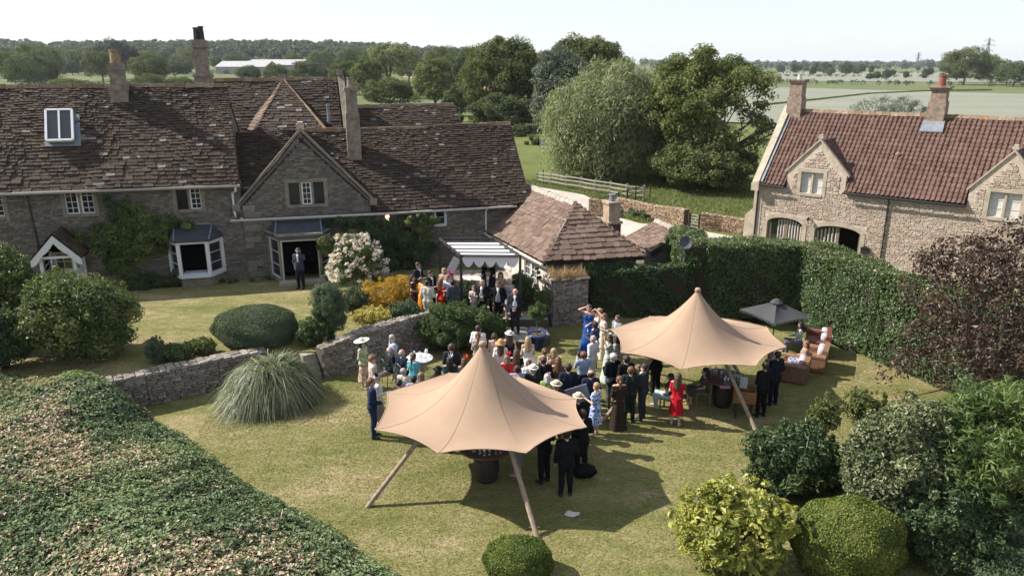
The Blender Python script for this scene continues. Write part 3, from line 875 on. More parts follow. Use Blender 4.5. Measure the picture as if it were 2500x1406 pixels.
# left bay window (white) and right bay doorway (stone)
def bay(par, a0, a1, splay, tf, z0, z1, wt, roof_mat, roof_h, label, sash_cols, plinth, door=False, mat=M_white, over=.12):
    pts = [(a0 - splay, 0), (a0, tf), (a1, tf), (a1 + splay, 0)]
    b = MB()
    for i, (x, t) in enumerate(pts):
        b.box(A.W(x, t + .04, (z0 + z1) / 2), (wt, wt, (z1 - z0) / 2), A.ex, A.ey)
    for (x, t), (x2, t2) in zip(pts, pts[1:]):
        b.bar(A.W(x, t, z1), A.W(x2, t2, z1), .16, .16)
        if not (door and t == t2): b.bar(A.W(x, t, z0 + .05), A.W(x2, t2, z0 + .05), .18, .12)
    w = b.build('bay_window', mat, par, label=label)
    if plinth:
        p = MB(); p.prism([A.W(x, t * .96, -.05) for x, t in pts], (0, 0, z0 + .03)); p.build('plinth', M_ashgrey, w)
    for i in ((0, 2)):
        (x, t), (x2, t2) = pts[i], pts[i + 1]
        p, qq = A.W(x, t, 0), A.W(x2, t2, 0)
        f2 = Frame(p, math.degrees(math.atan2(*(qq - p)[:2][::-1])))
        L = np.linalg.norm(qq - p)
        casement(w, f2, .06, L - .06, z0 + .12, z1 - .1, .0, sash_cols, 3, M_white, fw=.06)
    r = MB()
    lo = [A.W(x + (-over if i < 2 else over), t - (over if 0 < i < 3 else 0), z1 + .09) for i, (x, t) in enumerate(pts)]
    hi = [A.W(lerp(x, (a0 + a1) / 2, .28), 0.0, z1 + roof_h) for x in (a0 - splay, a1 + splay)]
    r.add(lo + hi + [q_ - A.ez * .09 for q_ in lo], [(0, 1, 4), (1, 2, 5, 4), (2, 3, 5), (0, 6, 7, 1), (1, 7, 8, 2), (2, 8, 9, 3), (6, 9, 8, 7)])
    rr_ = r.build('bay_roof', roof_mat, w)
    hp = MB()
    hp.tube([lo[1] + A.ez * .02, hi[0] + A.ez * .02], .035, 6); hp.tube([lo[2] + A.ez * .02, hi[1] + A.ez * .02], .035, 6); hp.tube([hi[0], hi[1]], .035, 6)
    hp.build('hip_roll', M_lead, w)
    return w
bA = bay(house, A.pt(440, 650, -.85)[0], A.pt(511, 650, -.85)[0], .5, -.85, .42, 2.0, .075, M_slate, .58, 'white timber bay window with open centre light', 1, True)
bs_ = MB(); bs_.fbox(A, A.pt(445, 650, -.85)[0], A.pt(508, 650, -.85)[0], -.8, -.3, .44, .6); bs_.build('window_seat', plain('blue_white', (.55, .6, .66), .6, .1, 30, .05), bA)
bB = bay(house, A.pt(688, 650, -1.15)[0], A.pt(783, 650, -1.15)[0], .5, -1.15, .02, 2.02, .09, M_slate, .66, 'stone bay doorway standing open under a slate hipped roof', 1, False, True, M_ashgrey, .16)
cn = MB()
for k_, pr in ((1.98, .1), (2.1, .18)):
    a0_, a1_ = A.pt(688, 650, -1.15)[0], A.pt(783, 650, -1.15)[0]
    cn.prism([A.W(a0_ - .5 - pr, 0, k_), A.W(a0_ - pr * .5, -1.15 - pr, k_), A.W(a1_ + pr * .5, -1.15 - pr, k_), A.W(a1_ + .5 + pr, 0, k_)], (0, 0, .1))
cn.build('cornice', M_ashgrey, bB)
fr_ = MB(); a0_, a1_ = A.pt(691, 650, -1.2)[0], A.pt(780, 650, -1.2)[0]
for x in (a0_, a1_): fr_.fbox(A, x - .025, x + .025, -1.22, -1.16, .02, 1.9)
fr_.fbox(A, a0_, a1_, -1.22, -1.16, 1.86, 1.91); fr_.build('door_frame', M_cream, bB)
sp = MB(); sp.fbox(A, a0_ - .2, a1_ + .2, -1.75, -1.16, -.05, .12); sp.build('doorstep', M_flag, bB)
# porch
pa0, pa1 = A.pt(92, 640, -1.25)[0], A.pt(190, 640, -1.25)[0]
pm = (pa0 + pa1) / 2
po = MB()
for x in (pa0 + .12, pa1 - .12):
    po.fbox(A, x - .06, x + .06, -1.3, -1.18, 0, 1.75); po.fbox(A, x - .05, x + .05, -.1, 0, 0, 1.75)
    for k in range(6): po.bar(A.W(x, -1.15, .2 + k * .25), A.W(x, -.1, .45 + k * .25), .02); po.bar(A.W(x, -.1, .2 + k * .25), A.W(x, -1.15, .45 + k * .25), .02)
po.fbox(A, pa0 + .1, pa1 - .1, -1.3, -1.2, 1.7, 1.8)
porch = po.build('porch', M_white, house, label='white timber porch with a small gabled roof and trellis sides')
bb = MB()
for s in (-1, 1):
    foot, top_ = A.W(pm + s * (pa1 - pa0) * .64, -1.42, 1.62), A.W(pm, -1.42, 2.62)
    n8 = 6
    up, dn = [], []
    for i in range(n8 + 1):
        u = i / n8; p = lerp(foot, top_, u); wv = .25 + .07 * abs(math.sin(u * math.pi * 2.0)) - (.05 if i == 0 else 0)
        up.append(p + A.ez * .05); dn.append(p - A.ez * wv)
    for i in range(n8): bb.prism([up[i], up[i + 1], dn[i + 1], dn[i]], A.ey * .05)
bb.build('bargeboard', M_white, porch)
pr_ = MB()
for s in (-1, 1):
    f0, t0 = A.W(pm + s * (pa1 - pa0) * .62, -1.38, 1.66), A.W(pm, -1.38, 2.66)
    f1, t1 = A.W(pm + s * (pa1 - pa0) * .62, 0, 1.66), A.W(pm, 0, 2.66)
    pr_.prism([f0, t0, t1, f1], (0, 0, .05))
prf = pr_.build('porch_roof', M_slab, porch)
pt_ = []
for s in (-1, 1):
    f0, t0 = A.W(pm + s * (pa1 - pa0) * .62, -1.38, 1.72), A.W(pm, -1.38, 2.72)
    f1, t1 = A.W(pm + s * (pa1 - pa0) * .62, 0, 1.72), A.W(pm, 0, 2.72)
    pt_ += tile_pieces(*((f1, f0, t1, t0) if s < 0 else (f0, f1, t0, t1)), (.16, .14), (.22, .2), .03, .01, seed=4)
lay(porch, pt_, TV_A, 'stone_tile', 'stone_tiles', 60)
dr = MB(); dr.fbox(A, pa0 + .2, pa1 - .2, -.08, .0, .02, 1.7); door = dr.build('door', M_cream, house, label='cream door with nine small panes')
dp = MB()
for i in range(3):
    for j in range(2):
        x = lerp(pa0 + .3, pa1 - .3, i / 3); dp.fbox(A, x + .02, x + (pa1 - pa0 - .6) / 3 - .02, -.092, -.084, .98 + j * .33, 1.27 + j * .33)
dp.build('pane', M_glass, door)
# lit lantern under the eaves
lp = MB(); la = A.at(945, 531, -.25); lp.box(la, (.09, .09, .12), A.ex, A.ey); lamp = lp.build('lamp_bracket', M_black, house)
em = bpy.data.materials.new('lit_lamp'); em.use_nodes = True
eb = em.node_tree.nodes['Principled BSDF']; eb.inputs['Base Color'].default_value = (1, .75, .5, 1)
eb.inputs['Emission Color'].default_value = (1, .62, .36, 1); eb.inputs['Emission Strength'].default_value = 9
lb = MB(); lb.box(la - A.ey * .1, (.075, .03, .095), A.ex, A.ey); lb.build('lamp_glass', em, house, label='lit warm lamp under the gutter')

# aerial, cable
t_ = thing('tv_aerial', 'thin metal television aerial above the far end of the long roof', 'aerial', A.W(15.4, 3.3, 6.2))
m = MB(); m.tube([A.W(15.4, 3.3, 5.6), A.W(15.4, 3.3, 6.95)], .025, 6); m.tube([A.W(14.85, 3.3, 6.95), A.W(16.05, 3.3, 6.92)], .018, 5)
for k in range(8): m.tube([A.W(14.9 + k * .15, 3.12, 6.95), A.W(14.9 + k * .15, 3.48, 6.95)], .008, 4)
m.tube([A.W(15.1, 3.3, 6.85), A.W(15.7, 3.3, 6.85)], .03, 5); m.build('mast', M_black, t_)
m = MB(); p0, p1 = A.at(-60, 500, -1.2), A.at(330, 455, -.05)
m.tube([lerp(p0, p1, k / 12) - V(0, 0, .12 * math.sin(math.pi * k / 12)) for k in range(13)], .014, 5)
tag(m.build('overhead_cable', M_black), 'thin black cable crossing the upper windows of the farmhouse', 'cable')

# ================================================================== HIPPED OUTBUILDING
c0 = gz(1327, 642, 2.45); c1 = gz(1578, 627, 2.45); cb = gz(1188, 568, 2.45)
dirC = unit(cb - c0); wC = np.linalg.norm(c1 - c0); fx = unit(c1 - c0)
apex = gz(1405, 500, 4.3)
rb = apex + unit(cb - c0) * 6.6 + V(0, 0, .1)
cbx = c0 + dirC * 7.0
c1b = c1 + dirC * 7.2
out = thing('outbuilding', 'low cream-walled outbuilding with a hipped roof of pale stone tiles', 'outbuilding', lerp(c0, c1, .5) * V(1, 1, 0) + V(0, 0, .5))
roC = roof(out, cbx, c0, rb, apex, TV_C, (.27, .2), (.42, .34), 150, None, 31, .03, .04, slab_mat=M_slab)
roC2 = roof(out, c0, c1, apex, apex + fx * .02, TV_C, (.30, .2), (.42, .32), 150, None, 32, .07, .05)
roC3 = roof(out, c1, c1b, apex, rb, TV_C, (.27, .2), (.42, .34), 0, None, 33, .045, .04)
ridge_caps(roC, apex + V(0, 0, .04), rb + V(0, 0, .04), w=.34, mat=plain('mortar_ridge', (.40, .35, .29), .9, .3, 5, .4))
ridge_caps(roC2, c0 + V(0, 0, .04), apex + V(0, 0, .04), .9, w=.14, h=.05, mat=M_ashgrey)
ridge_caps(roC3, c1 + V(0, 0, .05), apex + V(0, 0, .05), .5, w=.24, h=.06, mat=M_ridge)
iw = .28
wc0, wc1 = c0 + fx * iw + dirC * iw, c1 - fx * iw + dirC * iw
Cf = Frame(wc0 * V(1, 1, 0), math.degrees(math.atan2(fx[1], fx[0])))
Cs = Frame((wc0 + dirC * 6.5) * V(1, 1, 0), math.degrees(math.atan2(-dirC[1], -dirC[0])))      # left side, facing the terrace
wm = MB(); wm.fbox(Cf, 0, np.linalg.norm(wc1 - wc0), 0, .3, -.4, 2.38); wm.fbox(Cf, np.linalg.norm(wc1 - wc0) - .3, np.linalg.norm(wc1 - wc0), .3, 6.4, -.4, 2.38)
owall = wm.build('wall', M_mortA, out)
lay(owall, stone_pieces(Cf, 0, np.linalg.norm(wc1 - wc0), 0, 2.34, [], (.1, .17), (.18, .45), 0, .025, 34), SV_A, 'stone', 'rubble_stones', 40)
ws = [(4.3, 5.5, 1.05, 2.05), (1.6, 2.8, 1.15, 2.05)]
wm = MB(); wall_back(wm, Cs, 0, 6.5, .0, 2.38, ws, 0, .3); wm.build('side_wall', M_cream, out)
for h in ws:
    w = surround('window', out, Cs, *h, M_cream, .06, ((h[0] + h[1]) / 2,), .02, .12)
    casement(w, Cs, h[0], (h[0] + h[1]) / 2 - .05, h[2], h[3], .05, 2, 3, M_white); casement(w, Cs, (h[0] + h[1]) / 2 + .05, h[1], h[2], h[3], .05, 2, 3, M_white)
g = MB(); g.tube([c0 + V(0, 0, -.08) - dirC * .0 - fx * .05, cbx + V(0, 0, -.08) - fx * .05], .055, 6); g.build('gutter', M_cream, out)
dp = MB(); dp.tube([c0 + V(.1, .1, -.1), c0 + V(.22, .2, -.5), c0 + V(.22, .2, -2.0)], .04, 6); dp.build('downpipe', M_cream, out)
# brick chimney behind it
cf = Frame(gy(1490, 600, 33.2) * V(1, 1, 0), 20)
bt = [(2.0, 4.02, .36, .36)]
bx = MB(); bx.box(cf.W(0, 0, 2.5), (.33, .33, .8), cf.ex, cf.ey)
bc = bx.build('chimney', M_dryback, out, label='dark brick chimney with a pale rendered top')
br = []
z = 1.9
while z < 3.18:
    for fc in (Frame(cf.W(-.33, -.33, 0), 20), Frame(cf.W(-.33, .33, 0), -70)):
        x = 0 if int(z * 100) % 2 else -.11
        while x < .66:
            x0, x1 = max(0, x), min(.66, x + .22)
            if x1 - x0 > .03: br.append((fc.W(x0 + .005, 0, z), fc.ex * (x1 - x0 - .01), fc.ez * .075, -fc.ey * .03))
            x += .225
    z += .086
lay(bc, br, piece_variants('brick', 8, 'stone', M_brick), 'brick', 'bricks', 200)
bx = MB(); bx.box(cf.W(0, 0, 3.30), (.39, .39, .05), cf.ex, cf.ey); bx.box(cf.W(0, 0, 3.75), (.28, .28, .42), cf.ex, cf.ey); bx.box(cf.W(0, 0, 4.2), (.35, .35, .05), cf.ex, cf.ey)
bx.build('chimney_head', plain('tan_render', (.42, .31, .22), .9, .3, 5, .3), out)
px_ = MB(); cc = cf.W(0, 0, 0); px_.lathe([(.15, 4.24), (.13, 4.5), (.16, 4.52), (.15, 4.57), (.09, 4.55)], 10, (cc[0], cc[1], 0)); px_.build('chimney_pot', M_lead, out)

# small gabled outbuilding to its right
fe0, fe1 = gz(1523, 582, 1.95), gz(1588, 617, 1.95)
dF = unit(fe0 - fe1)
fr1 = on_plane(1666, 570, fe1, -dF); fr0 = fr1 + dF * 2.75
sh = thing('garden_shed', 'small stone shed with a low tiled roof beside the satellite dish', 'shed', fe1 * V(1, 1, 0))
roF = roof(sh, fe0, fe1, fr0, fr1, TV_C, (.2, .17), (.3, .26), 120, None, 41, .03, .03)
far0, far1 = 2 * fr0 - fe0, 2 * fr1 - fe1
far0[2] = far1[2] = 1.95
roof(sh, far1, far0, fr1, fr0, TV_C, (.2, .17), (.3, .26), 0, None, 42, .03, .03)
ridge_caps(roF, fr1 + V(0, 0, .03), fr0 + V(0, 0, .03), w=.3, mat=plain('mortar_ridge', (.4, .35, .29)))
wm = MB(); wm.prism([p * V(1, 1, 0) + V(0, 0, -.4) + dF * .1 for p in (fe1, far1)] + [far1 + dF * .1 - V(0, 0, .1), fr1 + dF * .1 - V(0, 0, .1), fe1 + dF * .1 - V(0, 0, .1)], dF * 2.4)
wsh = wm.build('wall', M_mortA, sh)
xf = unit((far1 - fe1) * V(1, 1, 0)); Fg = Frame((fe1 + dF * .1) * V(1, 1, 0), math.degrees(math.atan2(xf[1], xf[0])))
lay(wsh, stone_pieces(Fg, 0.05, np.linalg.norm((far1 - fe1)[:2]) - .05, 0, 1.85, [], (.1, .16), (.2, .45), 0, .025, 44), SV_A, 'stone', 'rubble_stones', 40)
# link wall between outbuilding and shed is in front of the shed: lead gutter box
# satellite dish
t_ = thing('satellite_dish', 'dark grey satellite dish at the corner of the ivy hedge', 'dish', gy(1674, 600, 29.4))
b = gy(1674, 593, 29.4)
m = MB(); nd = unit(V(-.15, -.95, .32)); ux = unit(np.cross(nd, (0, 0, 1))); uz = np.cross(ux, nd)
ring = []
for i, rad in enumerate((0.02, .14, .27)):
    for k in range(18):
        a = 2 * math.pi * k / 18
        ring.append(b + ux * math.cos(a) * rad * .95 + uz * math.sin(a) * rad + nd * (rad ** 2) * 1.2)
m.add(ring, [(i * 18 + k, i * 18 + (k + 1) % 18, (i + 1) * 18 + (k + 1) % 18, (i + 1) * 18 + k) for i in range(2) for k in range(18)])
m.build('dish', plain('dish_grey', (.07, .075, .085), .6, .1, 9, 0), t_, smooth=True)
m = MB(); m.tube([b - uz * .2, b - uz * .25 + nd * .35], .015, 5); m.box(b - uz * .25 + nd * .36, (.03, .03, .04)); m.tube([b - nd * .02, b - nd * .3, b - nd * .3 - V(0, 0, .8)], .025, 6); m.build('bracket', M_lead, t_)

# stone pier with dry grass on top (end of the ivy-clad wall)
pb0, pb1 = gz(1347, 790, .15), gz(1434, 782, .15)
pxd = unit(pb1 - pb0); Pf = Frame(pb0 * V(1, 1, 0), math.degrees(math.atan2(pxd[1], pxd[0])))
pw = np.linalg.norm(pb1 - pb0)
pier = thing('stone_pier', 'thick stone pier topped with dry brown grass beside the blue pots', 'pier', Pf.W(pw / 2, .7, 0))
m = MB(); m.fbox(Pf, 0, pw, 0, .95, -.1, 1.9); pc = m.build('core', M_dryback, pier)
pl_ = Frame(Pf.W(0, .95, 0), Pf.deg - 90)
lay(pc, stone_pieces(Pf, 0, pw, 0, 1.87, [], (.07, .13), (.16, .42), 0, .04, 51) + stone_pieces(pl_, 0, .95, 0, 1.87, [], (.07, .13), (.16, .4), 0, .04, 52), SV_D, 'stone', 'rubble_stones', 260)
cpp = []
rr = random.Random(6)
for k in range(46):
    a, t = rr.uniform(-.15, pw - .1), rr.uniform(-.15, .8)
    cpp.append((Pf.W(a, t, 1.88 + rr.uniform(0, .08)), Pf.ex * rr.uniform(.2, .4), Pf.ey * rr.uniform(.15, .3), V(0, 0, .05)))
lay(pier, cpp, SV_D, 'coping_stone', 'coping_stones', 60)
n = 1500
P = np.stack([Pf.W(a, t, 1.95) for a, t in zip(rng.uniform(.05, pw - .05, n), rng.uniform(0, .9, n))])
hgt = rng.uniform(.06, .3, n) * (1 + .8 * np.sin(P[:, 0] * 5) ** 2)
P[:, 2] += hgt * .5
D = np.stack([rng.normal(0, .35, n), rng.normal(0, .35, n), np.ones(n)], 1)
lm = leaf_mesh('dry_grass', P, np.stack([rng.normal(size=n), rng.normal(size=n), np.zeros(n) + .1], 1), rng.uniform(.2, .55, (n, 1)), rng.random(n), M_straw, .045, .1, world_of(pier), D)
link('dry_grass', lm, pier, kind='stuff')

# ================================================================== RETAINING WALLS
def dry_wall(name, label, line, tops, thick, sv, seed, n, ch=(.06, .12), cw=(.15, .42), z0=0, cap=True):
    t_ = thing(name, label, 'wall', (*np.mean(line, 0), z0))
    core = MB(); pcs = []; caps = []
    rr = random.Random(seed)
    for i, ((x0, y0), (x1, y1)) in enumerate(zip(line, line[1:])):
        f = Frame((x0, y0, 0), math.degrees(math.atan2(y1 - y0, x1 - x0)))
        L = math.hypot(x1 - x0, y1 - y0); ta, tb = tops[i], tops[i + 1]
        core.prism([f.W(0, .02, z0 - .1), f.W(L, .02, z0 - .1), f.W(L, .02, tb - .04), f.W(0, .02, ta - .04)], f.ey * thick)
        pcs += stone_pieces(f, 0, L, z0, lambda a: lerp(ta, tb, a / L), [], ch, cw, .02, .05, seed + i)
        if cap:
            x = 0
            while x < L:
                w = rr.uniform(.14, .34); d0 = -.04
                while d0 < thick - .05:
                    dd = rr.uniform(.16, .32)
                    caps.append((f.W(x, d0, lerp(ta, tb, x / L) - .045 + rr.uniform(-.012, .02)), f.ex * (min(w, L - x + .05) - .012), f.ey * (min(dd, thick + .03 - d0) - .012), V(0, 0, .06)))
                    d0 += dd
                x += w
    c = core.build('core', M_dryback, t_)
    pcs.sort(key=lambda q: -np.linalg.norm(q[1]) * np.linalg.norm(q[2]) / q[0][1] ** 2)
    lay(c, pcs, sv, 'stone', 'rubble_stones', n)
    lay(t_, caps, sv, 'coping_stone', 'coping_stones', 200)
    return t_
dry_wall('retaining_wall', 'low dry-stone retaining wall with a sunlit flat top beside the pampas grass', [(-12.4, 20.25), (-11.3, 20.95), (-9.54, 22.19), (-8.25, 23.05)], [1.05, 1.05, 1.05, 1.0], .48, SV_D, 61, 300)
dry_wall('retaining_wall', 'taller shaded dry-stone retaining wall below the yellow flowers', RR, [1.12, 1.3, 1.42, 1.45], .4, SV_D, 65, 300)
stp = []
steps = thing('garden_steps', 'worn stone steps between the two retaining walls', 'steps', (-7.0, 22.9, 0))
for k in range(4):
    m = MB(); y = 22.55 + k * .3
    m.box((-7.2 + .25 * k, y + .2, .11 + .21 * k), (.85, .2, .11), (.8, .6, 0), (-.6, .8, 0)); m.build('step', M_flag, steps)

# ================================================================== YARD WALLS, FENCES, GATES
def land_line(pix, z=ZM): return [tuple(gz(*p, z)[:2]) for p in pix]
dry_wall('field_wall', 'short warm-coloured dry-stone wall at the end of the drive', land_line([(1436, 528), (1484, 532)]), [.85, .8], .45, SV_W, 71, 90, (.09, .15), (.2, .45), ZM)
dry_wall('field_wall', 'long warm-coloured dry-stone wall behind the lavender', land_line([(1497, 512), (1585, 535), (1668, 556)]), [.55, .6, .85], .45, SV_W, 73, 200, (.09, .15), (.2, .45), ZM)
dry_wall('field_wall', 'warm-coloured dry-stone wall between the small gate and the cottage', land_line([(1708, 562), (1760, 566), (1822, 576)]), [.72, .65, .6], .45, SV_W, 75, 120, (.09, .15), (.2, .45), ZM)
g0, g1 = gz(1682, 557, ZM), gz(1706, 561, ZM)
gt = thing('garden_gate', 'small pale five-bar gate between the two field walls', 'gate', g0)
for k in range(5):
    m = MB(); m.bar(g0 + V(0, 0, .15 + .2 * k), g1 + V(0, 0, .15 + .2 * k), .04, .06); m.build('bar', M_greywood, gt)
m = MB(); m.bar(g0 + V(0, 0, .1), g1 + V(0, 0, .98), .04, .06); m.build('brace', M_greywood, gt)
for s, p in ((0, g0), (1, g1)):
    m = MB(); m.box(p + V(0, 0, .5), (.08, .08, .56)); m.build('post', M_darkwood, gt)
m = MB(); gp = gz(1673, 555, ZM); m.box(gp + V(0, 0, .55), (.1, .1, .62)); tag(m.build('gate_post', M_darkwood), 'stout dark gate post at the end of the long field wall', 'post')
# post and rail fence along the drive
fpx = [(1312, 448), (1345, 453), (1383, 460), (1418, 465), (1453, 472), (1490, 477), (1530, 485), (1571, 489)]
fpp = [gz(*p, ZM) for p in fpx]
fn = thing('rail_fence', 'weathered post-and-rail fence along the gravel drive', 'fence', fpp[3])
for p in fpp:
    m = MB(); m.box(p + V(0, 0, .58), (.08, .08, .62)); m.build('post', M_greywood, fn)
for p, q2 in zip(fpp, fpp[1:]):
    for z in (.38, .72, 1.05):
        m = MB(); m.bar(p + V(0, -.1, z + random.uniform(-.03, .03)), q2 + V(0, -.1, z + random.uniform(-.03, .03)), .045, .1); m.build('rail', M_greywood, fn)
ga, gb = gz(1463, 523, ZM), gz(1571, 488, ZM)
gt = thing('field_gate', 'dark metal field gate standing open across the end of the drive', 'gate', ga)
for z in (.2, .62, 1.05):
    m = MB(); m.bar(ga + V(0, 0, z + .1), gb + V(0, 0, z + .1), .06, .07); m.build('bar', M_darkwood, gt)
for k in range(6):
    m = MB(); p = lerp(ga, gb, k / 5); m.box(p + V(0, 0, .65), (.05, .05, .62)); m.build('upright', M_darkwood, gt)
for px, py, lab in ((1326, 449, 'thin dark stake beside the first fence post'), (1586, 487, 'thin dark stake standing in the meadow beyond the field gate'), (1362, 408, 'thin stake at the edge of the reeds below the big willow')):
    m = MB(); p = gz(px, py, ZM); m.box(p + V(0, 0, .6), (.04, .04, .7)); tag(m.build('stake', M_darkwood), lab, 'stake')
p = gz(1700, 448, ZM)
bp = thing('braced_post', 'short fence strainer post with two slanting braces under the bare-limbed tree', 'post', p)
m = MB(); m.box(p + V(0, 0, .65), (.1, .1, .75)); m.build('post', M_wood, bp)
for s in (-1, 1):
    m = MB(); m.bar(p + V(0, 0, .85), p + V(s * 1.5, -.3, 0), .08); m.build('brace', M_greywood, bp)
p0, p1 = gz(1318, 362, ZM), gz(1342, 372, ZM)
gt = thing('field_gate', 'pale metal field gate half hidden by the big willow', 'gate', p0)
for k in range(6):
    m = MB(); m.bar(p0 + V(0, 0, .25 + .2 * k), p1 + V(0, 0, .25 + .2 * k), .04); m.build('bar', M_lead, gt)
for p in (p0, p1):
    m = MB(); m.box(p + V(0, 0, .65), (.05, .05, .7)); m.build('upright', M_lead, gt)

# ================================================================== COTTAGE ON THE RIGHT
go = gy(1835, 577, 43.0)
G = Frame((go[0], go[1], ZM), -40)
cot = thing('cottage', 'sunlit honey-stone cottage with a red-brown tiled roof and two gabled dormers', 'house', G.W(4, 0, 0))
ge = G.pt(1850, 447, -.3)[1]                                   # eaves height
gpt = G.pt
LG = 13.5
rt = 3.5
rz = G.at(1960, 272, rt)[2] - ZM
d1a, d1b, d1z = gpt(1925, 412)[0], gpt(2066, 440)[0], gpt(2000, 345)[1]
d2a, d2z = gpt(2368, 458)[0], gpt(2478, 373)[1]
d2b = gpt(2478, 373)[0] * 2 - d2a
w1 = (gpt(1957, 420)[0], gpt(2013, 420)[0], gpt(1985, 474)[1], gpt(1985, 421)[1])
w2 = (gpt(2418, 468)[0], gpt(2500, 468)[0] , gpt(2450, 533)[1], gpt(2450, 470)[1])
ar1 = (gpt(1872, 560)[0], gpt(1958, 560)[0], 0.0, gpt(1912, 531)[1])
ar2 = (gpt(1986, 590)[0], gpt(2099, 590)[0], 0.0, gpt(2040, 552)[1])
tops = lambda a: ge - .12
hG = [w1, w2, ar1, ar2]
dorm = lambda a, x0, x1, zt, zf: zf + (zt - zf) * max(0, 1 - abs(a - (x0 + x1) / 2) / ((x1 - x0) / 2))
zf1, zf2 = gpt(1925, 415)[1] - .02, gpt(2368, 460)[1] - .02
m = MB(); wall_back(m, G, 0, LG, -1.2, tops, hG, 0, .4)
wall_back(m, G, d1a, d1b, ge - .12, lambda a: dorm(a, d1a, d1b, d1z, zf1), [w1], 0.002, .35, breaks=((d1a + d1b) / 2,))
wall_back(m, G, d2a, d2b, ge - .12, lambda a: dorm(a, d2a, d2b, d2z, zf2), [w2], 0.002, .35, breaks=((d2a + d2b) / 2,))
m.fbox(G, -.02, .33, .4, 7, -1.2, ge - .1); m.prism([G.W(0, 0, ge - .1), G.W(0, 7, ge - .1), G.W(0, rt, rz - .15)], G.ex * .3)
m.fbox(G, 0, LG, 6.8, 7, -1.2, ge - .1); m.fbox(G, LG - .3, LG, .4, 6.8, -1.2, ge - .1)
gw = m.build('wall', M_mortG, cot)
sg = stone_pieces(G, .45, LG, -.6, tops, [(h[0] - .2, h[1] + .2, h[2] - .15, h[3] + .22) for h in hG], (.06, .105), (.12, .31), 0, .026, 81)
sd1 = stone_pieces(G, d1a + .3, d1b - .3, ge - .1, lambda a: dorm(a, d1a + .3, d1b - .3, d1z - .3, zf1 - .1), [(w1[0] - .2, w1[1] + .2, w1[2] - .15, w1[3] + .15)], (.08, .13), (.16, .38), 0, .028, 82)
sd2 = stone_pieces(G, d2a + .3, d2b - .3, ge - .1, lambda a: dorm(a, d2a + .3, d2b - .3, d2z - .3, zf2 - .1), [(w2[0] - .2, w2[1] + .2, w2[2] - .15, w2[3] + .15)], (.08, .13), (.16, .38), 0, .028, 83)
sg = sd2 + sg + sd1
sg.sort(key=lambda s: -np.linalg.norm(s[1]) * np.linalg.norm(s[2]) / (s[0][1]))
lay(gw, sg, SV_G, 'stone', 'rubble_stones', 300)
m = MB()                                                     # dressed corner, buttress
m.fbox(G, -.06, .42, -.04, .3, -1.2, ge - .05)
m.fbox(G, -.55, .0, .05, .6, -1.2, 2.0); m.prism([G.W(-.55, .05, 2.0), G.W(0, .05, 2.6), G.W(0, .05, 2.0)], G.ey * .55)
m.build('corner_stones', M_ashlar, cot)
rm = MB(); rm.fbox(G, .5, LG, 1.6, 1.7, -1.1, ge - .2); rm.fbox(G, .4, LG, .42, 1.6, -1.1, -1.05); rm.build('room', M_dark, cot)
for (x0, x1, z0, z1) in (w1, w2):
    mm = (x0 + x1) / 2
    w = surround('window', cot, G, x0, x1, z0, z1, M_ashlar, .17, (mm,), .04, .3, .14)
    for b0, b1 in ((x0, mm - .05), (mm + .05, x1)):
        casement(w, G, b0, b1, z0, z1, .16, 1, 3, M_cream, fw=.05)
        bl = MB(); bl.fbox(G, b0 + .05, b1 - .05, .165, .175, z0 + .05, z1 - .05); bl.build('blind', M_blind, w)
for k, (x0, x1, z0, z1) in enumerate((ar1, ar2)):
    mm, hw = (x0 + x1) / 2, (x1 - x0) / 2
    s = MB(); n = 10; rise = .38
    arch = lambda u, e: G.W(mm + (hw + e) * u, 0, z1 - rise + (rise + e) * math.sqrt(max(0, 1 - u * u * .94)))
    for i in range(n):
        u0, u1 = -1 + 2 * i / n, -1 + 2 * (i + 1) / n
        s.prism([arch(u0, .0) - G.ey * .05, arch(u1, .0) - G.ey * .05, arch(u1, .24) - G.ey * .05, arch(u0, .24) - G.ey * .05], G.ey * .3)
    # spandrels close the square opening above the arch
        s.prism([arch(u0, .0) - G.ey * .0, arch(u1, .0), G.W(mm + hw * u1, 0, z1 + .02), G.W(mm + hw * u0, 0, z1 + .02)], G.ey * .25)
    for e0, e1 in ((x0 - .24, x0), (x1, x1 + .24)): s.fbox(G, e0, e1, -.05, .25, -.6, z1 - rise + .1)
    w = s.build('arched_doorway', M_ashlar, cot, label=('left', 'right')[k] + ' arched doorway with oak frames')
    f = MB()
    for x in (x0 + .05, mm, x1 - .05): f.fbox(G, x - .06, x + .06, .16, .26, -.6, z1 - (.3 if x != mm else .03))
    for i in range(n):
        u0, u1 = -1 + 2 * i / n, -1 + 2 * (i + 1) / n
        f.prism([arch(u0, -.1) + G.ey * .17, arch(u1, -.1) + G.ey * .17, arch(u1, .0) + G.ey * .17, arch(u0, .0) + G.ey * .17], G.ey * .08)
    f.build('frame', M_oak, w)
    gl = MB(); gl.fbox(G, x0 + .06, (x1 if k == 0 else mm) - .05, .24, .25, -.6, z1 - .06); gl.build('pane', M_glass, w)
    cu = MB()
    for i in range(12):
        u = i / 11
        if 0 < k and u > .48: continue
        xx = lerp(x0 + .12, x1 - .12, u)
        if abs(u - .12) < .1 and k == 0: continue
        cu.tube([G.W(xx, .22, z1 - .12 - .3 * abs(2 * u - 1) ** 2), G.W(xx + .02, .22, -.6)], .055, 5)
    cu.build('curtain', M_curtain, w)
def locG(p):
    q = p - G.o
    return q @ G.ex, q @ G.ey, q[2]
gpitch = (rz - ge) / (rt + .3)
def skipGp(p):
    a, t, z = locG(p)
    for x0, x1, zt, zf in ((d1a, d1b, d1z, zf1), (d2a, d2b, d2z, zf2)):
        if x0 - .05 < a < x1 + .05 and z < dorm(a, x0, x1, zt, zf) - .1: return True
    return False
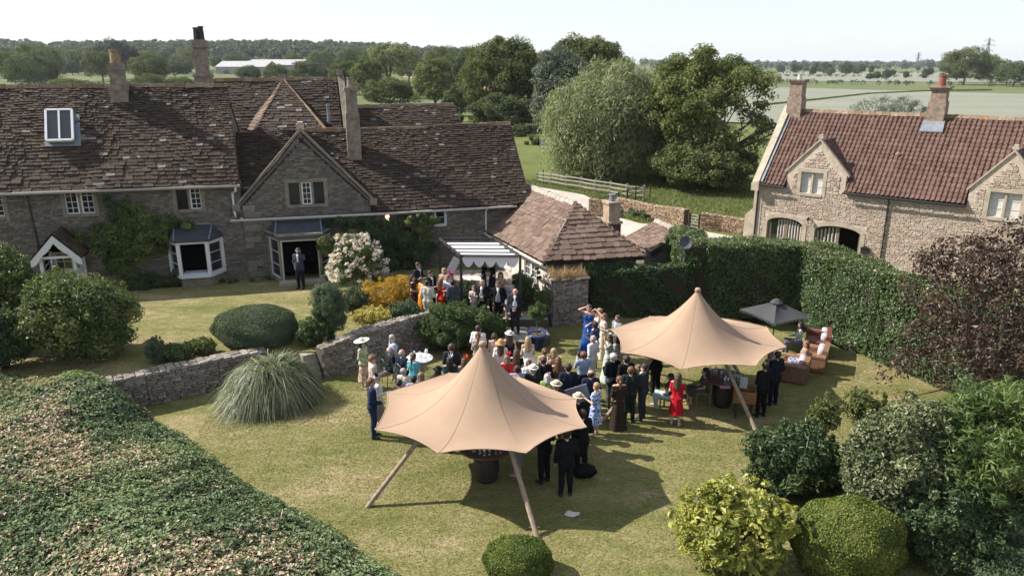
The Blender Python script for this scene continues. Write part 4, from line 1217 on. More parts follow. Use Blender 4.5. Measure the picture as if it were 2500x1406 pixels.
gE0, gE1, gR0, gR1 = G.W(.28, -.3, ge), G.W(LG, -.3, ge), G.W(.28, rt, rz), G.W(LG, rt, rz)
roG = roof(cot, gE0, gE1, gR0, gR1, TV_P, (.30, .27), (.235, .235), 300, skipGp, 84, .07, .012, one='roof_tile', many='roof_tiles', jit=0,
           slab=[(G.W(x0, t0_, ge + (t0_ + .3) * gpitch), G.W(x1, t0_, ge + (t0_ + .3) * gpitch), G.W(x1, rt, rz), G.W(x0, rt, rz)) for x0, x1, t0_ in ((.28, d1a, -.3), (d1a, d1b, .42), (d1b, d2a, -.3), (d2a, d2b, .42), (d2b, LG, -.3))])
m = MB(); m.prism([G.W(.2, rt, rz - .12), G.W(LG, rt, rz - .12), G.W(LG, 7.3, ge), G.W(.2, 7.3, ge)], (0, 0, -.1)); m.build('rear_roof', M_pantile, cot)
ridge_caps(roG, G.W(.5, rt, rz + .03), G.W(LG, rt, rz + .03), .38, .26, M_ridge)
for x0, x1, zt, zf, nm in ((d1a, d1b, d1z, zf1, 'left'), (d2a, d2b, d2z, zf2, 'right')):
    mm = (x0 + x1) / 2
    cp = MB()
    for s in (-1, 1):
        f0, t0 = G.W(mm + s * (x1 - x0) * .54, -.07, zf - .12), G.W(mm, -.07, zt + .03)
        cp.prism([f0, f0 + G.ez * .13, t0 + G.ez * .13, t0], G.ey * .28)
    cp.box(G.W(mm, .1, zt + .2), (.14, .17, .06), G.ex, G.ey); cp.box(G.W(mm, .1, zt + .3), (.1, .13, .06), G.ex, G.ey)
    cp.build('dormer_coping', M_ashlar, cot)
    tback = (zt - ge) / gpitch + .2
    for s in (-1, 1):
        def sk(p):
            a, t, z = locG(p)
            return z < ge + (t + .3) * gpitch - .02
        e_f, e_b = G.W(mm + s * (x1 - x0) * .52, .2, zf - .08), G.W(mm + s * (x1 - x0) * .52, tback, zf - .08)
        t_f, t_b = G.W(mm, .2, zt - .02), G.W(mm, tback, zt - .02)
        a4 = (e_b, e_f, t_b, t_f) if s < 0 else (e_f, e_b, t_f, t_b)
        roof(cot, *a4, TV_P, (.30, .27), (.235, .235), 0, sk, 85, .07, .01, one='roof_tile', many='roof_tiles', jit=0, nm='dormer_roof')
cp = MB(); p, q2, q3 = G.W(-.1, -.42, ge - .15), G.W(-.1, rt, rz + .08), G.W(-.1, 7.2, ge)
cp.prism([p, p + G.ez * .24, q2 + G.ez * .24, q2], G.ex * .38); cp.prism([q3, q3 + G.ez * .24, q2 + G.ez * .24, q2], G.ex * .38)
cp.box(G.W(.1, -.35, ge - .2), (.22, .16, .22), G.ex, G.ey)
cp.build('coping', M_ashlar, cot)
ld = MB(); ld.prism([G.W(.32, -.3, ge + .1), G.W(.45, -.3, ge + .1), G.W(.45, rt, rz + .1), G.W(.32, rt, rz + .1)], G.ez * .03); ld.build('flashing', M_lead, cot)
ca = G.at(1947, 240, rt)
aC1 = (G.pt(1946, 240, rt)[0]); z1c = G.pt(1946, 197, rt)[1]
stack(cot, G, aC1, rt, [(rz - .5, rz + .75, .42, .42), (rz + .75, rz + .82, .4, .4), (rz + .8, z1c - .12, .36, .36), (z1c - .12, z1c, .44, .44), (z1c, z1c + .07, .5, .5)], M_chimG, [(.03, z1c + .05, .32, .13, .11, M_cream)], 'warm stone chimney on the left gable end of the cottage')
aC2, z2c = G.pt(2294, 240, rt)[0], G.pt(2294, 213, rt)[1]
ch2 = stack(cot, G, aC2, rt, [(rz - .6, rz + .75, .42, .42), (rz + .75, rz + .8, .4, .4), (rz + .8, z2c - .15, .36, .36), (z2c - .15, z2c - .03, .45, .45), (z2c - .03, z2c + .06, .52, .52)], M_chimG, [(.0, z2c + .04, .58, .2, .16, M_potred)], 'warm stone chimney with a red clay pot on the cottage ridge')
fl = MB(); fl.prism([G.W(aC2 - .55, rt - .85, rz - .85 * gpitch + .1), G.W(aC2 + .55, rt - .85, rz - .85 * gpitch + .1), G.W(aC2 + .5, rt - .38, rz - .35 * gpitch + .12), G.W(aC2 - .5, rt - .38, rz - .35 * gpitch + .12)], G.ez * .06); fl.build('flashing', M_lead, cot)
g = MB(); g.tube([G.W(.2, -.4, ge - .06), G.W(d1a - .02, -.4, ge - .08)], .055, 7); g.build('gutter', M_black, cot)
g = MB(); g.tube([G.W(d1b, -.4, ge - .06), G.W(d2a - .02, -.4, ge - .1)], .055, 7); g.build('gutter', M_black, cot)
for px, py in ((1852, 455), (2171, 487)):
    a_ = G.pt(px, py, -.1)[0]
    g = MB(); g.tube([G.W(a_, -.38, ge - .1), G.W(a_, -.09, ge - .35), G.W(a_, -.09, -.8)], .045, 7); g.build('downpipe', M_black, cot)
a_, z_ = G.pt(2111, 612, -.1); m = MB(); m.fbox(G, a_ - .2, a_ + .2, -.18, -.02, z_ - .16, z_ + .14); m.prism([G.W(a_ - .24, -.22, z_ + .14), G.W(a_ + .24, -.22, z_ + .14), G.W(a_, -.22, z_ + .27)], G.ey * .2)
tag(m.build('letter_box', M_black), 'black letter box on the cottage wall right of the arched doorway', 'letter box')
a_, z_ = G.pt(1975, 533, -.1); m = MB(); m.tube([G.W(a_, 0, z_), G.W(a_, -.22, z_ + .05)], .03, 6); m.lathe([(.02, .1), (.09, .0), (.07, -.12), (.02, -.13)], 8, tuple(G.W(a_, -.25, z_))); m.build('wall_lamp', M_black, cot)
p = on_plane(2192, 380, gE0, unit(np.cross(G.ex, gR0 - gE0))); m = MB(); m.lathe([(.12, 0), (.13, .1), (.07, .16), (.01, .17)], 9, tuple(p)); m.build('roof_vent', M_ridge, cot)
# ================================================================== PLANTS
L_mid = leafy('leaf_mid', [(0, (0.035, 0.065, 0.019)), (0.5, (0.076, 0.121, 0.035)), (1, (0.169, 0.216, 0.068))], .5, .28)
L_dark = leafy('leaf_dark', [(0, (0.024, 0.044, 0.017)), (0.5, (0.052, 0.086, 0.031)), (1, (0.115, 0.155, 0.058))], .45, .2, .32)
L_gloss = leafy('leaf_gloss', [(0, (0.036, 0.060, 0.020)), (0.5, (0.086, 0.128, 0.036)), (0.8, (0.185, 0.215, 0.060)), (1, (0.31, 0.29, 0.10))], .5, .25, .3)
L_lime = leafy('leaf_lime', [(0, (0.180, 0.207, 0.042)), (0.5, (0.338, 0.345, 0.071)), (1, (0.495, 0.471, 0.131))], .45, .35)
L_box = leafy('leaf_box', [(0, (0.061, 0.090, 0.018)), (0.55, (0.138, 0.182, 0.033)), (0.8, (0.220, 0.248, 0.051)), (1, (0.286, 0.176, 0.088))], .5, .28, .25)
L_grey = leafy('leaf_grey', [(0, (0.079, 0.106, 0.060)), (0.6, (0.162, 0.198, 0.120)), (1, (0.270, 0.300, 0.198))], .65, .22, .2)
L_feather = leafy('leaf_feather', [(0, (0.050, 0.085, 0.040)), (0.6, (0.105, 0.150, 0.075)), (1, (0.200, 0.230, 0.125))], .6, .3)
L_gold = leafy('leaf_gold', [(0, (0.26, 0.155, 0.020)), (0.5, (0.50, 0.29, 0.036)), (1, (0.64, 0.44, 0.075))], .55, .35)
L_yellow = leafy('flower_yellow', [(0, (0.200, 0.220, 0.060)), (0.4, (0.450, 0.380, 0.090)), (1, (0.720, 0.600, 0.170))], .6, .3)
L_varieg = leafy('leaf_variegated', [(0, (0.042, 0.066, 0.024)), (0.5, (0.102, 0.132, 0.054)), (0.78, (0.228, 0.240, 0.120)), (1, (0.456, 0.444, 0.264))], .45, .25)
L_copper = leafy('leaf_copper', [(0, (0.030, 0.019, 0.013)), (0.5, (0.070, 0.042, 0.029)), (0.85, (0.125, 0.076, 0.052)), (1, (0.19, 0.15, 0.08))], .45, .25, .35)
L_bamb = leafy('leaf_lance', [(0, (0.043, 0.078, 0.023)), (0.55, (0.098, 0.153, 0.037)), (1, (0.228, 0.275, 0.085))], .45, .35)
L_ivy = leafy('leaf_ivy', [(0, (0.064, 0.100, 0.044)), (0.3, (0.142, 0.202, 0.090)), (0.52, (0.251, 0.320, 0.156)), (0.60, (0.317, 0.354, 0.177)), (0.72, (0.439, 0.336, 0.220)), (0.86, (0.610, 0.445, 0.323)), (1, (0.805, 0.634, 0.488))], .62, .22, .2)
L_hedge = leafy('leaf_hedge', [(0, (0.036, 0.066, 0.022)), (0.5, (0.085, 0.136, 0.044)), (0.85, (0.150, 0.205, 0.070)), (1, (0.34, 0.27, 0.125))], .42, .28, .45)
L_willow = leafy('leaf_willow', [(0, (0.111, 0.136, 0.059)), (0.5, (0.218, 0.247, 0.115)), (1, (0.353, 0.377, 0.192))], .6, .25)
L_silver = leafy('leaf_silver', [(0, (0.069, 0.092, 0.067)), (0.5, (0.132, 0.159, 0.113)), (1, (0.207, 0.230, 0.172))], .6, .2)
L_tree = leafy('leaf_tree', [(0, (0.058, 0.076, 0.028)), (0.5, (0.125, 0.148, 0.054)), (1, (0.215, 0.232, 0.095))], .7, .28, .15)
L_treed = leafy('leaf_tree_dark', [(0, (0.048, 0.067, 0.030)), (0.5, (0.098, 0.127, 0.053)), (1, (0.180, 0.204, 0.094))], .7, .25, .15)
L_treel = leafy('leaf_tree_light', [(0, (0.074, 0.096, 0.030)), (0.5, (0.148, 0.175, 0.060)), (1, (0.24, 0.26, 0.105))], .65, .32, .2)
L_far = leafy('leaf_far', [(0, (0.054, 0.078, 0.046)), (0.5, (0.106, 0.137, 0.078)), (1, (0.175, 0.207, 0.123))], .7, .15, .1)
L_pampas = leafy('leaf_pampas', [(0, (0.052, 0.078, 0.034)), (0.5, (0.137, 0.169, 0.083)), (0.85, (0.273, 0.293, 0.176)), (1, (0.546, 0.520, 0.377))], .5, .3)
L_rose = leafy('petal', [(0, (0.600, 0.470, 0.430)), (0.5, (0.800, 0.700, 0.670)), (1, (0.920, 0.860, 0.850))], .6, .3)
M_stem_and_core = plain('dark_core', (0.035, 0.028, 0.018), .95, .4, 8, .5)  # stem colour, also used for the solid dark cores added inside foliage

def ellipsoid(c, r, n=14, m=9, amp=.08):
    vs = []
    for j in range(m + 1):
        th = math.pi * j / m
        for i in range(n):
            ph = 2 * math.pi * i / n
            d = V(math.sin(th) * math.cos(ph), math.sin(th) * math.sin(ph), math.cos(th))
            k = 1 + amp * math.sin(4 * ph + 3 * th + c[0])
            vs.append(V(*c) + d * V(*r) * k)
    fs = [(j * n + i, (j + 1) * n + i, (j + 1) * n + (i + 1) % n, j * n + (i + 1) % n) for j in range(m) for i in range(n)]
    return vs, fs
def foliage(par, P, N, size, tone, mat, aspect=.5, name='foliage', curl=.15, dirs=None):
    return link(name, leaf_mesh(name, P, N, size, tone, mat, aspect, curl, world_of(par), dirs), par)
def tone_of(idx, k, lo=.2, hi=.75, cl=.18):
    c = rng.normal(0, cl, k)
    return lo + (hi - lo) * rng.random(len(idx)) + c[idx]
def bbox(l, r, t, b, z, deep=.8):
    f = gz((l + r) / 2, b, z); w0 = (r - l) * depth(f) / F
    cy = f[1] + w0 * deep * .45
    c = gy((l + r) / 2, b, cy); w = (r - l) * depth(V(c[0], cy, z)) / F
    top = gy((l + r) / 2, t, cy)[2]
    return V(c[0], cy, z), w, max(.3, top - z)
def shrub(name, label, cat, box, z, mat, leaf=.08, clumps=40, per=260, cr=.3, aspect=.5, core=.66, low=-1, group=None, tl=(.2, .75, .18), deep=.8, lift=0.0, stems=5, egg=0.0, rand=.55, inner=.72, curl=.15, shape=None):
    base, w, h = bbox(*box, z, deep) if shape is None else shape
    rx, ry, rz_ = w / 2, w / 2 * deep, h * (1 - lift) / 2
    cen = base + V(0, 0, h - rz_)
    t_ = thing(name, label, cat, base, group)
    rad = cr * (rx + ry + rz_) / 3
    cs = crown_centres(cen, (rx - rad * (.85 if inner > .8 else .55), ry - rad * (.85 if inner > .8 else .55), rz_ - rad * (.8 if inner > .8 else .6)), clumps, -1, inner, egg)
    cs[:, 2] = np.maximum(cs[:, 2], base[2] + rad * .3)
    rads = rad * (rng.uniform(.7, 1.3, clumps) if inner > .8 else rng.uniform(.5, 1.5, clumps))
    P, N, idx = clump_points(cs, rads, per, .4, .85, .45, rand)
    tn = tone_of(idx, clumps, *tl)
    if core:                                                     # a closed coat of leaves under the clumps
        n2 = int(clumps * per * (1.6 if inner > .8 else .5))
        d = rng.normal(size=(n2, 3)); d /= np.linalg.norm(d, axis=1, keepdims=True)
        wv = np.where(d[:, 2] < 0, np.minimum(1.7, np.maximum(np.hypot(d[:, 0], d[:, 1]), .05) ** -.75), 1.0)
        bumps = 1 + (.045 if inner > .8 else .10) * (np.sin(d[:, 0] * 6 + base[0]) * np.sin(d[:, 1] * 7) + np.sin(d[:, 2] * 8 + d[:, 0] * 4))
        kk = (.985 if inner > .8 else .74) * bumps * rng.uniform(.93, 1.05, n2)
        P2 = cen + d * kk[:, None] * np.stack([rx * wv, ry * wv, np.full(n2, rz_)], 1)
        P2 = P2[P2[:, 2] > base[2] + .02]; d2 = ((P2 - cen) / V(rx, ry, rz_))
        P, N = np.concatenate([P, P2]), np.concatenate([N, d2 + rng.normal(size=d2.shape) * rand * .9 + V(0, 0, .25)])
        tn = np.concatenate([tn, tl[0] + (tl[1] - tl[0]) * rng.random(len(P2)) + .12 * np.sin(P2[:, 0] * 5 + P2[:, 2] * 4)])
    if inner <= .8:                                              # young shoots break the outline
        d = rng.normal(size=(34, 3)); d[:, 2] = np.abs(d[:, 2]) * .8; d /= np.linalg.norm(d, axis=1, keepdims=True)
        sc_ = cen + d * rng.uniform(.92, 1.1, (34, 1)) * V(rx, ry, rz_)
        P3, N3, i3 = clump_points(sc_, rad * rng.uniform(.18, .42, 34), max(12, per // 7), .5, 1.5, .2)
        P, N = np.concatenate([P, P3]), np.concatenate([N, N3]); tn = np.concatenate([tn, tl[0] + .15 + (tl[1] - tl[0]) * rng.random(len(P3))])
    foliage(t_, P, N, leaf, tn, mat, aspect, curl=curl)
    m = MB()
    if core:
        cf_ = .86 if inner > .8 else .62; vs, fs = ellipsoid(cen - V(0, 0, .06 * rz_), (rx * cf_, ry * cf_, rz_ * cf_), amp=.03); m.add(vs, fs)  # dark solid ellipsoid added to stop light leaking through the leaves
    for k in range(stems):
        a = 2 * math.pi * k / max(stems, 1) + .4
        q2 = cen + V(math.cos(a) * rx * .5, math.sin(a) * ry * .5, -rz_ * .1)
        m.tube([base + V(math.cos(a) * .06, math.sin(a) * .06, -.05), lerp(base, q2, .5) + V(0, 0, h * .08), q2], [.035 + .012 * h, .03, .015], 6)
    m.build('stems', M_stem_and_core, t_)  # stems together with the added dark core
    return t_

# ---- the ivy bank in front
e0, e1 = gz(428, 1062), gz(985, 1412)
bd = unit(e1 - e0); bn = V(bd[1], -bd[0], 0)
if bn[0] > 0: bn = -bn
farY = gz(200, 905, 1.45)[1] + 1.9
def bank_h(x, y):
    p = np.stack([x - e0[0], y - e0[1]], -1)
    d = p @ bn[:2]
    d = d - .22 + .10 * np.sin(x * 1.7 + y * .6) + .07 * np.sin(y * 3.3 - x) + .05 * np.sin(7 * y + 2 * x)
    h = 1.3 * np.clip((d + .25) / 3.6, 0, 1) ** .72 + .012 * np.maximum(d - 3, 0) + .95 * np.exp(-((x + 12.3) ** 2 + (y - 19.9) ** 2) / 2.2) * np.clip(d + .6, 0, 1)
    h += .05 * np.sin(x * 1.1 + 2 * np.sin(y * .5)) * np.sin(y * .9 + 1) + .03 * np.sin(x * 2.7 - y * 1.9)
    fe = sstep(farY + .25, farY - .9, y + .2 * np.sin(x * 1.4))
    return h * fe - .06, d
gx, gyy = np.meshgrid(np.linspace(-24, 3.5, 80), np.linspace(3.5, farY + .6, 56))
hh, dd = bank_h(gx, gyy)
vs = np.stack([gx, gyy, np.where((dd < -.1) | (hh < -.02), -.25, hh)], -1).reshape(-1, 3)
q = [(j * 80 + i, j * 80 + i + 1, (j + 1) * 80 + i + 1, (j + 1) * 80 + i) for j in range(55) for i in range(79)]
bank = thing('ivy_bank', 'broad ivy-covered bank with patches of dry brown leaves along the lower lawn', 'ivy', (-8, 14, 0))
bm_ = np_mesh('bank', vs - V(-8, 14, 0), np.array(q).ravel(), [4] * len(q), None, True, [M_stem_and_core])
link('bank', bm_, bank)
n = 340000
y = 4.0 + (farY + .3 - 4.0) * rng.random(n) ** .85
xr = -23 + 26 * rng.random(n)
keep = np.abs(xr) < y * .85 + 3
xr, y = xr[keep], y[keep]
h, d = bank_h(xr, y)
k = (d > -.12) & (h > -.04)
xr, y, h, d = xr[k], y[k], h[k], d[k]
e = .08
hx, hy = bank_h(xr + e, y)[0], bank_h(xr, y + e)[0]
N = np.stack([-(hx - h) / e, -(hy - h) / e, np.ones(len(h))], -1)
pt = np.sin(xr * .9 + 1.3 * np.sin(y * .7 + .4)) + np.sin(y * 1.25 + .8 * np.sin(xr * 1.6)) + .6 * np.sin(xr * 3.1 + y * 2.2) + .5 * np.sin(5.3 * xr - 3.7 * y) + .4 * np.sin(8 * y + 3 * xr)
dry = np.clip((pt + .8) * .32, 0, 1) * (rng.random(len(h)) < .75) * np.clip(d - .4, 0, 1)
tone = np.where(rng.random(len(h)) < dry, rng.uniform(.64, .98, len(h)), np.clip(.34 + .11 * np.sin(xr * 1.3 + 1.5 * np.sin(y * .9)) + .07 * np.sin(xr * 3.7 - y * 2.9) + rng.normal(0, .11, len(h)), .02, .6))
hum = .05 * np.sin(xr * 6.1 + 2 * np.sin(y * 4)) * np.sin(y * 6.7) + .05 * np.sin(xr * 11 + y * 3) * np.sin(y * 9.7 - xr * 4)
P = np.stack([xr, y, h + rng.uniform(.0, .16, len(h)) + hum], -1)
foliage(bank, P, N * .9 + rng.normal(size=N.shape) * .32 + V(-.15, 0, .1), .078, tone, L_ivy, .78, 'ivy_leaves', .2)['kind'] = 'stuff'
n2 = 900                                                          # dry stalks
kk = rng.choice(len(xr), n2); P2 = P[kk] + V(0, 0, .06)
dz_ = np.stack([rng.normal(size=n2), rng.normal(size=n2), rng.uniform(.1, .8, n2)], 1)
foliage(bank, P2, rng.normal(size=(n2, 3)), .34, rng.uniform(.7, 1, n2), L_ivy, .05, 'dry_stalks', .05, dz_)['kind'] = 'stuff'

# ---- left side
shrub('bush', 'big rounded glossy green bush in front of the white porch', 'bush', (62, 350, 668, 908), ZT, L_gloss, .105, 90, 330, .26, .5, .62)
shrub('small_tree', 'leafy small tree at the left edge beside the porch', 'tree', (-90, 112, 596, 862), ZT, L_gloss, .11, 60, 300, .3, .5, .55, lift=.15)
shrub('bush', 'low dark bush at the left edge below the small tree', 'bush', (-60, 95, 745, 920), ZT, L_dark, .10, 40, 240, .3)
shrub('rounded_bush', 'fine-leaved grey-green bush clipped into a wide dome on the terrace lawn', 'bush', (534, 726, 752, 856), ZT, L_grey, .085, 170, 170, .19, .3, .86, -.2, inner=.9, tl=(.2, .8, .1))
shrub('conifer', 'small blue-grey conifer behind the low wall', 'conifer', (358, 408, 822, 890), ZT, L_grey, .06, 26, 160, .3, .3, .6, egg=.5)
shrub('low_shrub', 'low green plants along the top of the low wall', 'shrub', (396, 470, 838, 888), ZT, L_mid, .09, 24, 150, .35)
shrub('low_shrub', 'yellow-green low plant between the low wall and the domed bush', 'shrub', (462, 528, 828, 872), ZT, L_lime if False else L_treel, .09, 22, 150, .35)
shrub('upright_shrub', 'tall feathery pale-green shrub right of the domed bush', 'shrub', (764, 853, 680, 838), ZT, L_feather, .085, 90, 240, .24, .16, .6, -.9, inner=.8, deep=.9)
shrub('low_shrub', 'small dark perennials at the foot of the feathery shrub', 'shrub', (728, 800, 778, 852), ZT, L_mid, .08, 22, 150, .35)
# rose
base, w, h = bbox(812, 950, 566, 735, ZT)
rose = thing('rose_bush', 'tall rambling rose covered in pale pink and white blooms', 'rose', base)
cs = crown_centres(base + V(0, 0, h * .56), (w * .42, w * .38, h * .40), 70, -.9, .5)
P, N, idx = clump_points(cs, np.full(70, .3), 230, .4, .9, .4)
foliage(rose, P, N, .085, tone_of(idx, 70), L_mid, .5)
cs2 = crown_centres(base + V(-.05, -.12, h * .58), (w * .52, w * .47, h * .45), 230, -.75, .7)
P, N, idx = clump_points(cs2, rng.uniform(.04, .17, 230), 30, .5, .9, .2)
foliage(rose, P, N, .075, rng.random(len(P)), L_rose, .85, 'blooms')
m = MB()
for k in range(5): m.tube([base + V(.1 * k - .2, 0, -.1), base + V(.16 * k - .3, .05, h * .35), base + V(.22 * k - .4, .1, h * .7)], [.03, .025, .012], 6)
m.build('stems', M_bark, rose)
# plants along the terrace edge
shrub('golden_shrub', 'bright orange-gold rounded shrub beside the wedding guests', 'shrub', (880, 1042, 680, 776), ZT, L_gold, .06, 80, 230, .22, .4, .7)
shrub('flower_clump', 'clump of yellow flowers along the top of the shaded wall', 'flowers', (858, 962, 752, 800), 1.15, L_yellow, .06, 40, 130, .25, .7, .5)
shrub('low_shrub', 'pale green perennials below the golden shrub', 'shrub', (945, 1035, 735, 790), 1.1, L_feather, .07, 36, 160, .28)
shrub('low_shrub', 'loose pale shrub between the rose and the golden shrub', 'shrub', (840, 905, 700, 775), ZT, L_feather, .07, 26, 150, .3)
shrub('bush', 'large leafy green bush in front of the patio guests', 'bush', (1010, 1205, 738, 872), 0.05, L_mid, .085, 110, 290, .22, .5, .66, -.6)
shrub('bush', 'small leafy bush beside the paved step', 'bush', (1150, 1242, 768, 842), 0.2, L_mid, .085, 40, 220, .3, .5, .5)
shrub('upright_shrub', 'grey-green shrub rising behind the leafy bush among the guests', 'shrub', (1108, 1172, 682, 768), .6, L_feather, .075, 44, 200, .3, .35, .5)
shrub('bush', 'dark climbing shrub against the corner of the outbuilding', 'bush', (1242, 1306, 664, 768), .5, L_mid, .08, 46, 200, .3, .5, .55)

# potted bay trees
def pot_tree(label, px, py, z, crown_px, hh, pot_r=.3, stem=.75, group=None):
    p = gz(px, py, z)
    t_ = thing('potted_tree', label, 'potted tree', p)
    m = MB(); m.lathe([(pot_r * .68, 0), (pot_r * .95, .42), (pot_r * 1.08, .44), (pot_r * 1.1, .52), (pot_r * .98, .52), (pot_r * .92, .45)], 18, tuple(p))
    m.build('pot', plain('blue_glaze', (.018, .045, .17), .25, .25, 5, .05, 0, .6), t_, smooth=True)
    m = MB(); m.lathe([(pot_r * .95, .455), (.01, .47)], 14, tuple(p)); m.build('soil', M_soil, t_)
    m = MB(); m.tube([p + V(0, 0, .4), p + V(.02, 0, .4 + stem)], [.025, .02], 6); m.build('stem', M_bark, t_)
    r = crown_px * depth(p) / F / 2
    cs = crown_centres(p + V(0, 0, .4 + stem + r * .8), (r * .75, r * .75, r * .85), 34, -.9, .7)
    P, N, idx = clump_points(cs, np.full(34, r * .36), 110, .4, .9, .4)
    foliage(t_, P, N, .075, tone_of(idx, 34), L_gloss, .45)
pot_tree('lollipop bay tree in a blue glazed pot at the end of the paved step', 1310, 846, .12, 50, 1, .33, .62)
pot_tree('round bay tree in a blue glazed pot against the grassy stone pier', 1325, 790, .3, 44, 1, .26, .35)

# ---- climbers on the farmhouse
def climber(label, fr, t, spots, mat, leaf=.1, per=640, dens=1.0, name='climbing_plant', trunk=None):
    cs, rs = [], []
    for px, py, rx, ry in spots:
        a, z = fr.pt(px, py, t); c = fr.W(a, t, z); k = depth(c) / F
        for _ in range(max(3, int(rx * ry / 85))):
            cs.append(fr.W(a + rng.uniform(-.8, .8) * rx * k, t - rng.uniform(-.1, .2), z + rng.uniform(-.8, .8) * ry * k))
            rs.append(min(rx, ry) * k * .55)
    t_ = thing(name, label, 'climber', cs[0] * V(1, 1, 0) + V(0, 0, ZT))
    P, N, idx = clump_points(np.array(cs), np.array(rs), int(per * dens / 3), .4, .9, .4)
    q2 = (P - fr.o) @ fr.ey
    P = P - np.outer(np.maximum(q2 + .04, 0), fr.ey)
    N = N - fr.ey * .5
    foliage(t_, P, N, leaf, tone_of(idx, len(cs)), mat, .55)
    if trunk:
        m = MB()
        for pts in trunk: m.tube([fr.W(*fr.pt(x, y_, t)[:1], t, fr.pt(x, y_, t)[1]) for x, y_ in pts], [.06, .04, .02][:len(pts)], 6)
        m.build('stem', M_bark, t_)
    return t_
climber('dark climber spread over the farmhouse front between porch and white bay', A, -.16, [(290, 505, 26, 22), (270, 490, 16, 14), (320, 530, 50, 32), (385, 545, 46, 26), (450, 548, 34, 18), (225, 580, 46, 18), (180, 572, 26, 12), (290, 580, 60, 40), (370, 590, 40, 32), (310, 640, 46, 34), (330, 680, 34, 20)], L_gloss, .12, 520, trunk=[[(320, 705), (315, 620), (300, 540)], [(315, 640), (370, 580), (440, 550)]])
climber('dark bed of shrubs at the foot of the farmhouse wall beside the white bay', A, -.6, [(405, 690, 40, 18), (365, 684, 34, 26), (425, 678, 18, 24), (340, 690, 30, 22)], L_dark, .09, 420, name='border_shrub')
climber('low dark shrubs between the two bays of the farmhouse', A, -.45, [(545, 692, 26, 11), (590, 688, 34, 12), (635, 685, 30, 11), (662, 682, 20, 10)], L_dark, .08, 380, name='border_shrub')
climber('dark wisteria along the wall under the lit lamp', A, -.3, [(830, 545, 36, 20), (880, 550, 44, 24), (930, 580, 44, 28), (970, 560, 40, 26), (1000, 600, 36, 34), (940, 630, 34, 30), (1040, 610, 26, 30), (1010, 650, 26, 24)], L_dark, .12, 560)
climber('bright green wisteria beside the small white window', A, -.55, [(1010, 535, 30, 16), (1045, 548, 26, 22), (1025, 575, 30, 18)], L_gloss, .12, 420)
climber('pale yellow-green wisteria shoots left of the rose', A, -1.3, [(800, 605, 24, 30), (822, 590, 22, 20), (805, 650, 18, 24), (850, 570, 20, 12)], L_treel, .13, 420)
# ivy on the outbuilding and shed
climber('ivy curtain on the front wall of the outbuilding under the eaves', Cf, -.08, [(1410, 668, 40, 24), (1470, 665, 40, 26), (1520, 655, 26, 22), (1450, 700, 46, 24), (1390, 690, 22, 20)], L_dark, .11, 460)
climber('ivy on the trellised corner of the outbuilding', Cs, -.1, [(1318, 665, 8, 20), (1310, 690, 8, 18)], L_mid, .09, 300)
climber('ivy growing over the gable of the shed beside the satellite dish', Fg, -.1, [(1640, 590, 20, 14), (1660, 580, 16, 14), (1620, 610, 18, 14), (1650, 640, 30, 34), (1670, 610, 18, 24), (1610, 660, 20, 20)], L_hedge, .11, 460)

# ---- hedges
def hedge(label, line, width, height, z, leaf, dens, name='hedge', taper=.12, mat=None, wild=.12, tops=None):
    t_ = thing(name, label, 'hedge', (*np.mean(line, 0), z))
    core = MB(); Ps, Ns = [], []
    for i, ((x0, y0), (x1, y1)) in enumerate(zip(line, line[1:])):
        f = Frame((x0, y0, z), math.degrees(math.atan2(y1 - y0, x1 - x0)))
        L = math.hypot(x1 - x0, y1 - y0); hw = width / 2
        ha, hb = (tops[i], tops[i + 1]) if tops else (height, height)
        in_ = .1
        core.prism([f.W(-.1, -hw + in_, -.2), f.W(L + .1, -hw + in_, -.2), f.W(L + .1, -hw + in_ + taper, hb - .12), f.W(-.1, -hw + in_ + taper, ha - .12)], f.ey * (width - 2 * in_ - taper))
        def add(n_, fn, nv):
            u, v = rng.random(n_), rng.random(n_)
            p = fn(u, v)
            b = wild * (np.sin(p[:, 0] * 2.1 + p[:, 2] * 1.7) + np.sin(p[:, 1] * 2.6 - p[:, 2] * 2.3) + .8 * np.sin(p[:, 0] * 5.1 + p[:, 1] * 4.3 + p[:, 2] * 5)) * .5
            Ps.append(p + nv * (b + rng.uniform(-.12, .08, n_))[:, None]); Ns.append(np.tile(nv, (n_, 1)))
        W_ = lambda a, t, zz: f.o + np.outer(a, f.ex) + np.outer(t, f.ey) + np.outer(zz, f.ez)
        hh_ = lambda u: ha + (hb - ha) * u
        add(int(L * height * dens), lambda u, v: W_(u * L, -hw + v * taper, v * hh_(u)), -f.ey)
        add(int(L * height * dens), lambda u, v: W_(u * L, hw - v * taper, v * hh_(u)), f.ey)
        add(int(L * width * dens), lambda u, v: W_(u * (L + .3) - .15, -hw + v * width, hh_(u)), f.ez)
        for e_, s in ((0, -1), (L, 1)):
            add(int(width * height * dens), lambda u, v: W_(np.full(len(u), e_), -hw + u * width, v * (ha if s < 0 else hb)), f.ex * s)
    core.build('dark_core', M_stem_and_core, t_)  # solid dark filling added behind the leaves to block see-through
    P, N = np.concatenate(Ps), np.concatenate(Ns)
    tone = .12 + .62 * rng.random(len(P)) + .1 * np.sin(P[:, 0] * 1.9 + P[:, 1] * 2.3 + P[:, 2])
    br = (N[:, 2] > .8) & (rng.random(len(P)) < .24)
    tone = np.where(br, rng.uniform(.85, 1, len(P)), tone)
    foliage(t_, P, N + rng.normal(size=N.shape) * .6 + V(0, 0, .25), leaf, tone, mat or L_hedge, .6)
    return t_
hb = gz(1735, 775), gz(1895, 776)
q0, q1, q2, q3 = (gz(*p)[:2] for p in ((1938, 786), (2010, 815), (2135, 880), (2420, 1010)))
hh1 = [(hb[0][0] - .2, hb[0][1] + 1.0), (hb[1][0] + .9, hb[1][1] + 1.1)]
